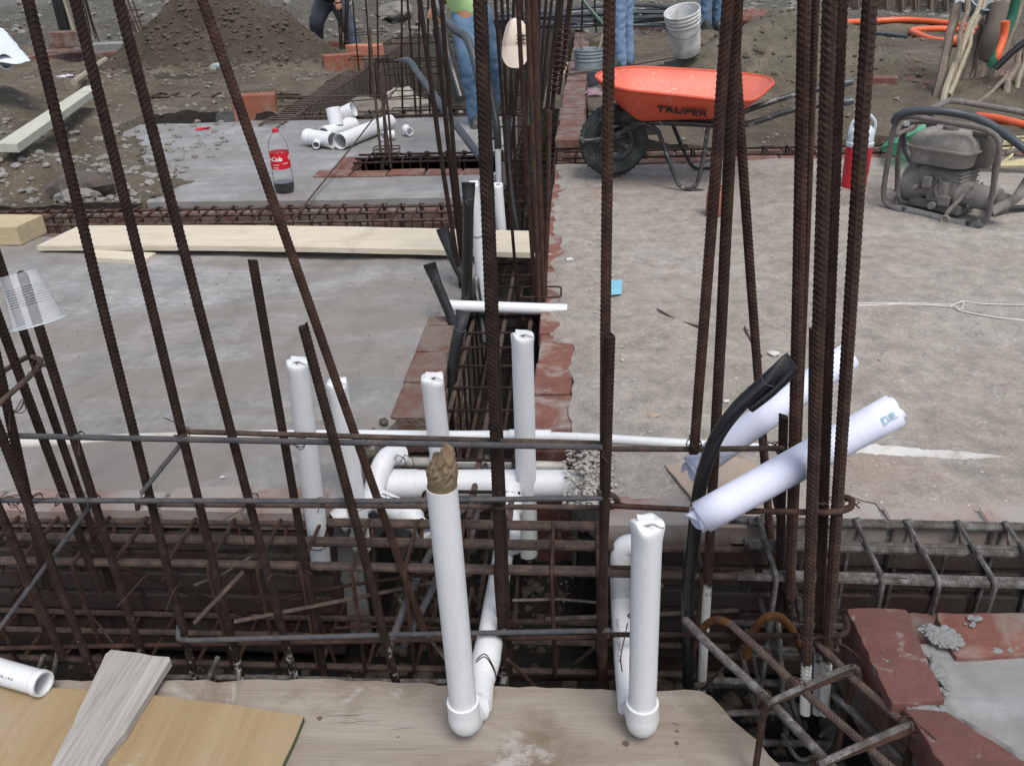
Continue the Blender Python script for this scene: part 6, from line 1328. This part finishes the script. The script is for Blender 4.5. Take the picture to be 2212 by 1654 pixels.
# the worker in the light green shirt, stepping beside the pit
J = dict(pelvis=ay_(1018, 42, 6.72), chest=ay_(992, -58, 6.68), neck=ay_(978, -105, 6.62), head=ay_(968, -146, 6.58), hipL=ay_(1002, 56, 6.62), hipR=ay_(1038, 58, 6.84), kneeL=ay_(1016, 148, 6.52), kneeR=ay_(1064, 132, 6.92), ankleL=ay_(1030, 252, 6.58), ankleR=ay_(1068, 212, 7.1),
         toeL=ay_(1026, 270, 6.44), toeR=ay_(1062, 224, 6.98), shL=ay_(966, -80, 6.50), shR=ay_(1022, -78, 6.86), elbL=ay_(950, -30, 6.42), elbR=ay_(985, -20, 6.9), wrL=ay_(945, 4, 6.40), wrR=ay_(950, 10, 6.72), face=V(-.8, -.5, -.3))
person("worker in light green shirt and blue jeans stepping behind the bar cluster", J, GREEN_CLOTH, JEANS, PGRP)
# the worker bending behind the earth heap
J = dict(pelvis=ay_(716, -8, 11.5), chest=ay_(700, -60, 11.2), neck=ay_(690, -76, 11.0), head=ay_(680, -92, 10.85), hipL=ay_(700, 4, 11.5), hipR=ay_(732, 4, 11.5), kneeL=ay_(684, 46, 11.3), kneeR=ay_(748, 46, 11.35), ankleL=ay_(683, 90, 11.5), ankleR=ay_(768, 103, 11.35),
         toeL=ay_(678, 100, 11.25), toeR=ay_(772, 113, 11.15), shL=ay_(684, -62, 11.2), shR=ay_(716, -62, 11.15), elbL=ay_(690, -25, 10.95), elbR=ay_(728, -24, 10.95), wrL=ay_(716, -10, 10.8), wrR=ay_(730, -2, 10.8), face=V(0, -.6, -.8))
person("worker in dark clothes bending over thin bars behind the sand heap", J, GREY_CLOTH, JEANSD, PGRP, 1.22)
# two more standing farther back: only legs are inside the picture
def standing(px_l, px_r, y, label, shirt, tr, face, r=1.0):
    (hl, al), (hr, ar) = px_l, px_r; ALp, ARp = ay_(*al, y), ay_(*ar, y + .15); HL = V(ay_(*hl, y).x, y, ALp.z + .80); HR = V(ay_(*hr, y).x, y + .08, ALp.z + .80)
    pel = (HL + HR) / 2 + V(0, 0, .06); up3 = V(0, 0, 1); s = V(-face.y, face.x, 0)
    J = dict(pelvis=pel, chest=pel + up3 * .40, neck=pel + up3 * .56, head=pel + up3 * .70, hipL=HL, hipR=HR, kneeL=HL.lerp(ALp, .5) + face * .03, kneeR=HR.lerp(ARp, .5) + face * .03, ankleL=ALp, ankleR=ARp, toeL=ALp + face * .14 - up3 * .05, toeR=ARp + face * .14 - up3 * .05,
             shL=pel + up3 * .50 - V(.19, 0, 0), shR=pel + up3 * .50 + V(.19, 0, 0), elbL=pel + up3 * .24 - V(.24, .02, 0), elbR=pel + up3 * .24 + V(.24, -.02, 0), wrL=pel + up3 * .08 - V(.12, .22, 0), wrR=pel + up3 * .08 + V(.12, -.22, 0), face=face)
    person(label, J, shirt, tr, PGRP, r)
standing(((1340, -30), (1340, 128)), ((1358, -30), (1356, 124)), 9.45, "worker in faded light blue jeans standing behind the wheelbarrow", BLUE_CLOTH, JEANSL, V(-.7, -.7, 0), .9)
standing(((1523, -60), (1523, 42)), ((1549, -60), (1550, 46)), 12.2, "worker in blue jeans at the back beside the white bucket", GREY_CLOTH, JEANS, V(.2, -1, 0), 1.0)

# ================================================================== CAP, CLOTH, HOSES AND CLUTTER
q = ay_(1112, 92, 4.45); cp = thing("cap", "dirty beige baseball cap hanging peak down on the bar cluster", "cap", q)
cup_ = ay_(1114, 40, 4.45); cdn = ay_(1112, 150, 4.40); axd = (cdn - cup_).normalized(); fr2 = (CO - q); fr2 = (fr2 - axd * fr2.dot(axd)).normalized(); sd2 = axd.cross(fr2)
if sd2.x < 0: sd2 = -sd2
tL = (cdn - cup_).length; m = MB(); NC = 26; rows = [(0.0, .012, .012), (.06, .035, .03), (.16, .050, .05), (.30, .057, .062), (.45, .060, .066), (.58, .061, .064)]
for t, wv, dp_ in rows:
    for i in range(NC): th = 2 * math.pi * i / NC; m.v.append(cup_ + axd * (t * tL) + sd2 * (math.cos(th) * wv + .004 * math.sin(t * 9)) + fr2 * (math.sin(th) * dp_ + .006 * fbm((i * .4, t * 4, 1))))
for j in range(len(rows) - 1):
    for i in range(NC): i2 = (i + 1) % NC; m.f.append((j * NC + i, j * NC + i2, (j + 1) * NC + i2, (j + 1) * NC + i)); m.m.append(0)
m.f.append(tuple(range(NC))[::-1]); m.m.append(0); m.build("crown", CAPC, cp, smooth=True)
m = MB(); K = 14
for lay in (0, 1):
    for j in range(7):
        for i in range(K + 1):
            s = i / K * 2 - 1; t = .56 + (j / 6) * (.44 * math.sqrt(max(0, 1 - (abs(s) ** 2.6) * .8)) if j else 0)
            m.v.append(cup_ + axd * (t * tL) + sd2 * s * .064 + fr2 * (.064 * math.sqrt(max(0, 1 - s * s * .75)) - .004 * lay + .01 * (j / 6)))
O2 = 7 * (K + 1)
for j in range(6):
    for i in range(K): qd = (j * (K + 1) + i, j * (K + 1) + i + 1, (j + 1) * (K + 1) + i + 1, (j + 1) * (K + 1) + i); m.f += [qd, tuple(x + O2 for x in qd[::-1])]; m.m += [0, 0]
for i in range(K): m.f.append((6 * (K + 1) + i, 6 * (K + 1) + i + 1, O2 + 6 * (K + 1) + i + 1, O2 + 6 * (K + 1) + i)); m.m.append(0)
for j in range(6):
    for i in (0, K): m.f.append((j * (K + 1) + i, (j + 1) * (K + 1) + i, O2 + (j + 1) * (K + 1) + i, O2 + j * (K + 1) + i)); m.m.append(0)
m.build("peak", CAPC, cp, smooth=True)
m = MB(); m.tube([cup_ + axd * (t * tL) - sd2 * (.02 + .03 * math.sin(t * 3)) + fr2 * (.045 + .02 * t) for t in (.02, .12, .25, .40, .55)], .0025, 6); m.build("strap", simple("cap_edge", (.4, .32, .27)), cp, smooth=True)
for k in range(3):
    m = MB(); y0 = .36 + .075 * k; m.tube([cup_ + axd * ((y0 + .012 * math.sin(i * 1.9 + k)) * tL) + sd2 * (.005 + .012 * i * .38) + fr2 * (.0668 - .0011 * (i * .38) ** 2) for i in range(11)], [.0008] + [.0042 - .0006 * k] * 9 + [.0008], 5); m.build("embroidery", INK, cp, smooth=True)
def hose(label, pts, r, mat, cat="hose", k=8, name="hose", group=None): m = MB(); m.tube(spline(pts, k), r, 10); return tag(m.build(name, mat, smooth=True), label, cat, group)
def onearth(u, v, dz):
    p = az_(u, v, 0)
    for _ in range(12): p = az_(u, v, H(p.x, p.y) * .6 + p.z * .4)
    p.z = max(p.z, H(p.x, p.y)) + .045
    return p
hose("long orange hose looping on the dirt behind the right bars", [onearth(1700, 92, .30), onearth(1722, 80, .3), onearth(1745, 66, .22), onearth(1790, 57, .1), onearth(1860, 55, .06), onearth(1960, 61, .06), onearth(2060, 67, .06), onearth(2120, 76, .06), onearth(2090, 90, .06), onearth(2030, 98, .06), onearth(1985, 85, .05), onearth(1972, 74, .08), onearth(2050, 72, .10), onearth(2160, 88, .06), onearth(2140, 104, .05), onearth(2040, 103, .05)], .035, ORANGEH, name="orange_hose")
hose("orange hose running off the right edge behind the engine", [az_(2110, 252, .03), az_(2150, 256, .04), az_(2200, 268, .04), az_(2290, 290, .04)], .028, ORANGEH, name="orange_hose")
hose("thin dark cable lying beside the orange hose", [az_(1620, 82, .32), az_(1670, 72, .35), az_(1720, 68, .2)], .02, HOSE, "cable", name="cable"); hose("dark cable on the dirt below the orange hose", [az_(1850, 72, .05), az_(1900, 73, .05), az_(1960, 80, .05)], .022, HOSEG, "cable", name="cable")
cc = az_(1275, 48, .15); pts = []
for i in range(120): t = i / 119 * 5 * 2 * math.pi; pts.append(cc + V(math.cos(t) * (1.25 + .1 * math.sin(t * .7)), math.sin(t) * .7, .12 * i / 119 + .05 * math.sin(t * 1.7 + 1)))
m = MB(); m.tube(pts, .026, 7); tag(m.build("hose_coil", HOSEG, smooth=True), "loose coil of grey hose lying behind the narrow brick wall", "hose coil")
hose("pale green stick slanting over the grey hose coil", [az_(1257, 0, .5), az_(1300, 50, .2)], .022, simple("green_stick", (.2, .3, .26)), "stick", 3, "stick"); hose("thin green pole leaning behind the faded jeans", [az_(1380, 30, .2), az_(1405, 58, .1)], .02, simple("green_pole", (.25, .33, .28)), "stick", 3, "stick")
hose("strip of green cloth hanging down behind the cap", [ay_(1128, 155, 5.2), ay_(1136, 190, 5.2), ay_(1146, 225, 5.2), ay_(1140, 270, 5.2)], .022, GREENH, "cloth", 6, "cloth_strip")
hose("orange and green shovel handle on top of the sand heap", [ay_(430, -4, 10.3), ay_(408, 22, 10.3), ay_(385, 44, 10.2)], .03, simple("shovel_orange", (.55, .2, .08), (.4, .3, .2), scale=4), "shovel", 4, "shovel_handle"); hose("bent green bar end beside the shovel handle", [ay_(384, 46, 10.2), ay_(372, 62, 10.15), ay_(346, 68, 10.1), ay_(334, 72, 10.1), ay_(334, 92, 10.1)], .022, simple("green_bar", (.12, .2, .16)), "bar", 4, "bent_bar")
hose("pale pole lying behind the bending worker", [ay_(775, -6, 12), ay_(752, 14, 12)], .015, simple("pole_green", (.3, .36, .32)), "pole", 3, "pole")
# dark posts, sticks, blocks at the upper left
for u0, u1, v1, lab, mt, r_ in ((118, 138, 72, "leftmost dark post behind the brick stack", HOSE, .05), (126, 146, 72, "second dark post behind the brick stack", HOSE, .05), (136, 160, 70, "thin pale post beside the dark posts", POLEL, .02)):
    m = MB(); m.tube([ay_(u1, v1, 11.5), ay_(u0, -6, 11.5), ay_(u0 - 8, -60, 11.5)], r_, 8); tag(m.build("post", mt, smooth=True), lab, "post")
def loose_brick(label, p, rot, mat=BRICKO, size=(.24, .12, .075), tilt=0.0, group="loose orange bricks"):
    m = MB(); m.cbox(p, size, Matrix.Rotation(R(rot), 3, 'Z') @ Matrix.Rotation(R(tilt), 3, 'X'), .006, .004); return tag(m.build("brick", mat), label, "brick", group)
loose_brick("orange brick set on edge at the muddy corner of the smooth slab", az_(552, 230, .09), 12, size=(.34, .16, .2))
loose_brick("bright orange brick lying at the left rim of the deep pit", az_(741, 135, .09), 18, size=(.42, .22, .17)); loose_brick("pale orange brick near the shoe of the bending worker", az_(788, 112, .07), -20, size=(.4, .22, .16), mat=simple("brick_pale", (.42, .17, .10), (.36, .14, .085), rough=.9, bump=.3))
loose_brick("broken orange brick by the knees of the bending worker", az_(712, 103, .05), 5, size=(.45, .2, .12)); loose_brick("orange brick half buried behind the white tilted bucket", az_(1452, 22, .1), 30)
loose_brick("brown brick lying right of the tallest right bar", az_(1905, 180, .05), -15, BRICK, (.24, .13, .1)); loose_brick("dark brick leaning under the bundle of poles", az_(2140, 165, .06), 40, BRICKD, (.3, .14, .1), 25)
loose_brick("small brick fragment among rubble by the brown brick", az_(1960, 178, .03), 60, BRICK, (.14, .09, .06))
loose_brick("upper red brick of the two stacked behind the left bars", az_(152, 84, .30), 4, BRICKD, (.42, .26, .17), 0, "stacked bricks"); loose_brick("lower red brick of the two stacked behind the left bars", az_(152, 102, .12), 0, BRICKD, (.44, .27, .17), 0, "stacked bricks")
loose_brick("long brick-red slab of rubble lying below the stacked bricks", az_(140, 118, .06), 24, BRICKD, (.85, .25, .12), 0, "stacked bricks")
loose_brick("grey concrete block lying right of the stacked bricks", az_(248, 108, .08), 3, MORTAR, (.95, .3, .18), 0, "grey blocks"); loose_brick("big pale concrete block at the upper left corner", az_(40, 28, .25), 0, MORTAR, (1.7, .5, .5), 0, "grey blocks")
# rocks
def rock(label, p, r_, sq, mat=STONE, sub=2):
    bm = bmesh.new(); bmesh.ops.create_icosphere(bm, subdivisions=3, radius=1); m = MB()
    m.add([Vector(p) + Vector((v.co.x * sq[0], v.co.y * sq[1], v.co.z * sq[2])) * r_ * (1 + .38 * fbm(v.co * 1.3 + Vector(p), 4)) for v in bm.verts], [tuple(x.index for x in f.verts) for f in bm.faces]); bm.free(); return tag(m.build("rock", mat), label, "rock")
rock("large pale boulder in the deep pit behind the pipe fittings", ay_(872, 236, 7.9), .19, (1.1, .9, .9)); rock("smaller dark rock left of the pale boulder", ay_(790, 242, 7.9), .15, (1.4, .8, .8), DIRTST)
rock("dark angular rock by the edge of the smooth slab", az_(180, 408, .05), .13, (1.3, .9, .8), simple("dark_rock", (.06, .05, .042), (.1, .085, .07), rough=.95, bump=.5, bscale=40)); rock("grey rock beside the dark angular one", az_(172, 425, .03), .09, (1.3, .8, .6), STONEG)
rock("small bluish stone on the dirt between the left bars", az_(470, 148, .08), .085, (1.3, .8, .7), simple("blue_stone", (.22, .27, .26), (.28, .32, .31), rough=.9)); rock("pale oval stone on the far rubble", az_(853, 25, .3), .2, (1.4, .8, .6), STONEG)
rock("whitish lump of earth at the foot of the long plank", az_(90, 350, .05), .10, (1.4, .9, .6), DIRTST); rock("earth clod on the mound beside the tilted bucket", ay_(1632, 118, 8.1), .09, (1.2, 1, .8), CLOD); rock("pale clod low on the mound", ay_(1664, 138, 8.0), .08, (1.2, 1, .8), CLOD); rock("rounded dark clod near the cross cage", az_(660, 178, .03), .07, (1.3, 1, .6), DIRTST)
# rubble of brick shards right of the tall bars
m = MB()
for _ in range(150):
    u, v = rnd(1925, 2060), rnd(115, 195)
    if fbm((u * .02, v * .03, 2)) > -.12: m.stone(az_(u, v, .02), rnd(.015, .07), (1.3, 1, .5))
o = m.build("brick_rubble", simple("rubble", (.16, .09, .07), (.24, .15, .12), scale=3, rough=.95, bump=.4)); o['kind'] = 'stuff'
# bundle of poles at the upper right
PB = "poles and sticks leaning together at the upper right"
for a, b, r_, mt, lab in (((2022, 222, 7.0), (2068, -10, 7.6), .035, POLE, "dark rough pole standing leftmost in the bundle"), ((2050, 218, 6.9), (2090, 0, 7.4), .02, POLE, "thin dark pole behind the split cane"), ((2035, 222, 6.85), (2118, 0, 7.5), .022, POLEL, "pale split cane leaning across the bundle"), ((2050, 205, 6.9), (2128, -5, 7.6), .018, POLEL, "second pale cane beside the split one"),
                          ((2108, 212, 7.2), (2150, -10, 7.8), .05, POLE, "thick weathered post in the middle of the bundle"), ((2126, 210, 7.2), (2172, -10, 7.8), .045, POLE, "thick ribbed post right of the weathered one"), ((2078, 205, 7.3), (2132, 10, 7.8), .03, POLE, "dark slim post in the shadow of the bundle"), ((2144, 195, 7.1), (2196, 40, 7.4), .022, POLE, "short stick leaning low in the bundle"),
                          ((2168, 210, 6.9), (2230, 70, 7.3), .026, POLE, "grey stick leaning out to the right edge"), ((2190, 205, 7.0), (2235, 60, 7.2), .02, POLEL, "thin pale stick at the far right edge"), ((2110, 225, 6.8), (2215, 120, 7.2), .016, POLE, "twig crossing the foot of the bundle")):
    m = MB(); A, B = ay_(*a), ay_(*b); P = [A.lerp(B, i / 8) + V(fbm((i * .9, r_ * 99, 1)) * .03, 0, 0) for i in range(9)]; P.append(B + (B - A) * .4); m.tube(P, [r_ * rnd(.88, 1.12) for _ in P], 8); tag(m.build("pole", mt, smooth=True), lab, "pole", PB)
hose("green cloth strip draped on the bundle of poles", [ay_(2196, -8, 7.2), ay_(2185, 40, 7.2), ay_(2165, 90, 7.15), ay_(2148, 128, 7.1), ay_(2140, 145, 7.1)], .034, GREENH, "cloth", 6, "cloth_strip"); hose("orange strap beside the green cloth strip", [ay_(2172, 46, 7.15), ay_(2168, 80, 7.15), ay_(2154, 120, 7.1), ay_(2150, 132, 7.1)], .03, ORANGEH, "strap", 6, "strap")
hose("brown cloth hanging in the middle of the pole bundle", [ay_(2158, 10, 7.5), ay_(2152, 50, 7.45), ay_(2140, 90, 7.4), ay_(2135, 125, 7.4)], .08, simple("brown_cloth", (.15, .125, .10), (.11, .09, .075), rough=.95), "cloth", 6, "hanging_cloth")
hose("black tube slanting through the pole bundle", [ay_(2230, 80, 7.0), ay_(2190, 110, 7.0), ay_(2150, 148, 7.0)], .025, HOSE, "tube", 4, "black_tube")
m = MB(); c = ay_(2094, 22, 7.6); m.lathe([(.02, 0), (.10, .01), (.12, .12), (.11, .125), (.02, .02)], c, (.3, -.5, .6), 20); tag(m.build("grey_pot", BUCKG, smooth=True), "grey pot hanging on the pole bundle", "pot")
m = MB(); m.slab_poly([ay_(2062, -6, 7.4), ay_(2086, -6, 7.4), ay_(2084, 8, 7.4), ay_(2074, 2, 7.4), ay_(2064, 8, 7.4)], .01, (0, -1, .2)); tag(m.build("white_rag", WHITEPL), "white rag tied high on the pole bundle", "rag")
m = MB(); m.slab_poly([az_(2028, 205, .06), az_(2060, 203, .06), az_(2064, 212, .02), az_(2030, 215, .02)], .01); tag(m.build("teal_scrap", simple("teal", (.2, .55, .48))), "small teal scrap at the foot of the bundle", "scrap")
m = MB(); m.slab_poly([az_(1965, 198, .05), az_(2000, 196, .05), az_(1998, 203, .03), az_(1970, 204, .03)], .01); tag(m.build("teal_scrap", simple("teal_pale", (.3, .62, .56))), "pale teal scrap lying by the brick rubble", "scrap")
# fence of thin sticks at the back right
fc = thing("stick_fence", "dark fence of thin upright sticks along the back right", "fence", ay_(1950, 50, 14.2))
m = MB()
for k in range(170):
    u = 1800 + k * 1.75; y = 14.2 + .4 * math.sin(k * .35); m.tube([ay_(u, 50 + 6 * math.sin(k * .05), y), ay_(u + rnd(-4, 4), -40, y + rnd(-.1, .1))], rnd(.008, .02), 5)
m.build("sticks", POLE, fc)
m = MB(); m.tube([ay_(1795, -8, 14.1), ay_(2105, -6, 14.1)], .025, 6); m.build("rail", POLE, fc)
hose("whitish board edge standing between two right bars", [ay_(1778, 62, 9.5), ay_(1777, 100, 9.4), ay_(1776, 145, 9.3)], .06, MORTAR, "board", 3, "board_edge")
m = MB(); m.slab_poly([az_(1205, 240, .05), az_(1212, 240, .05), az_(1242, 136, .05), az_(1238, 136, .05)] if False else [az_(1214, 166, .05), az_(1217, 166, .05), az_(1228, 134, .05), az_(1225, 134, .05)], .02); tag(m.build("wood_splint", POLEL), "thin pale splint lying on top of the narrow brick wall", "splint")
m = MB()
for k in range(7): m.stone(az_(1280 + rnd(-14, 14), 202 + rnd(-6, 4), .03), rnd(.03, .06), (1.4, 1, .6))
o = m.build("rag_heap", simple("pink_rag", (.3, .16, .2), (.16, .15, .16), scale=14, rough=.95)); tag(o, "small heap of pinkish rags below the grey bucket", "rags")
hose("short orange scrap behind the wheelbarrow rim", [az_(1446, 150, .1), az_(1452, 140, .12), az_(1462, 134, .1)], .025, REDP, "scrap", 4, "scrap")
m = MB()
for k in range(9): q0 = az_(1270 + k * 0, 0, 0)
for k in range(40):
    c = az_(rnd(1600, 1650), rnd(30, 44), .12); m.stone(c, rnd(.04, .11), (1.3, 1, .8))
o = m.build("brick_rubble", BRICK); o['kind'] = 'stuff'
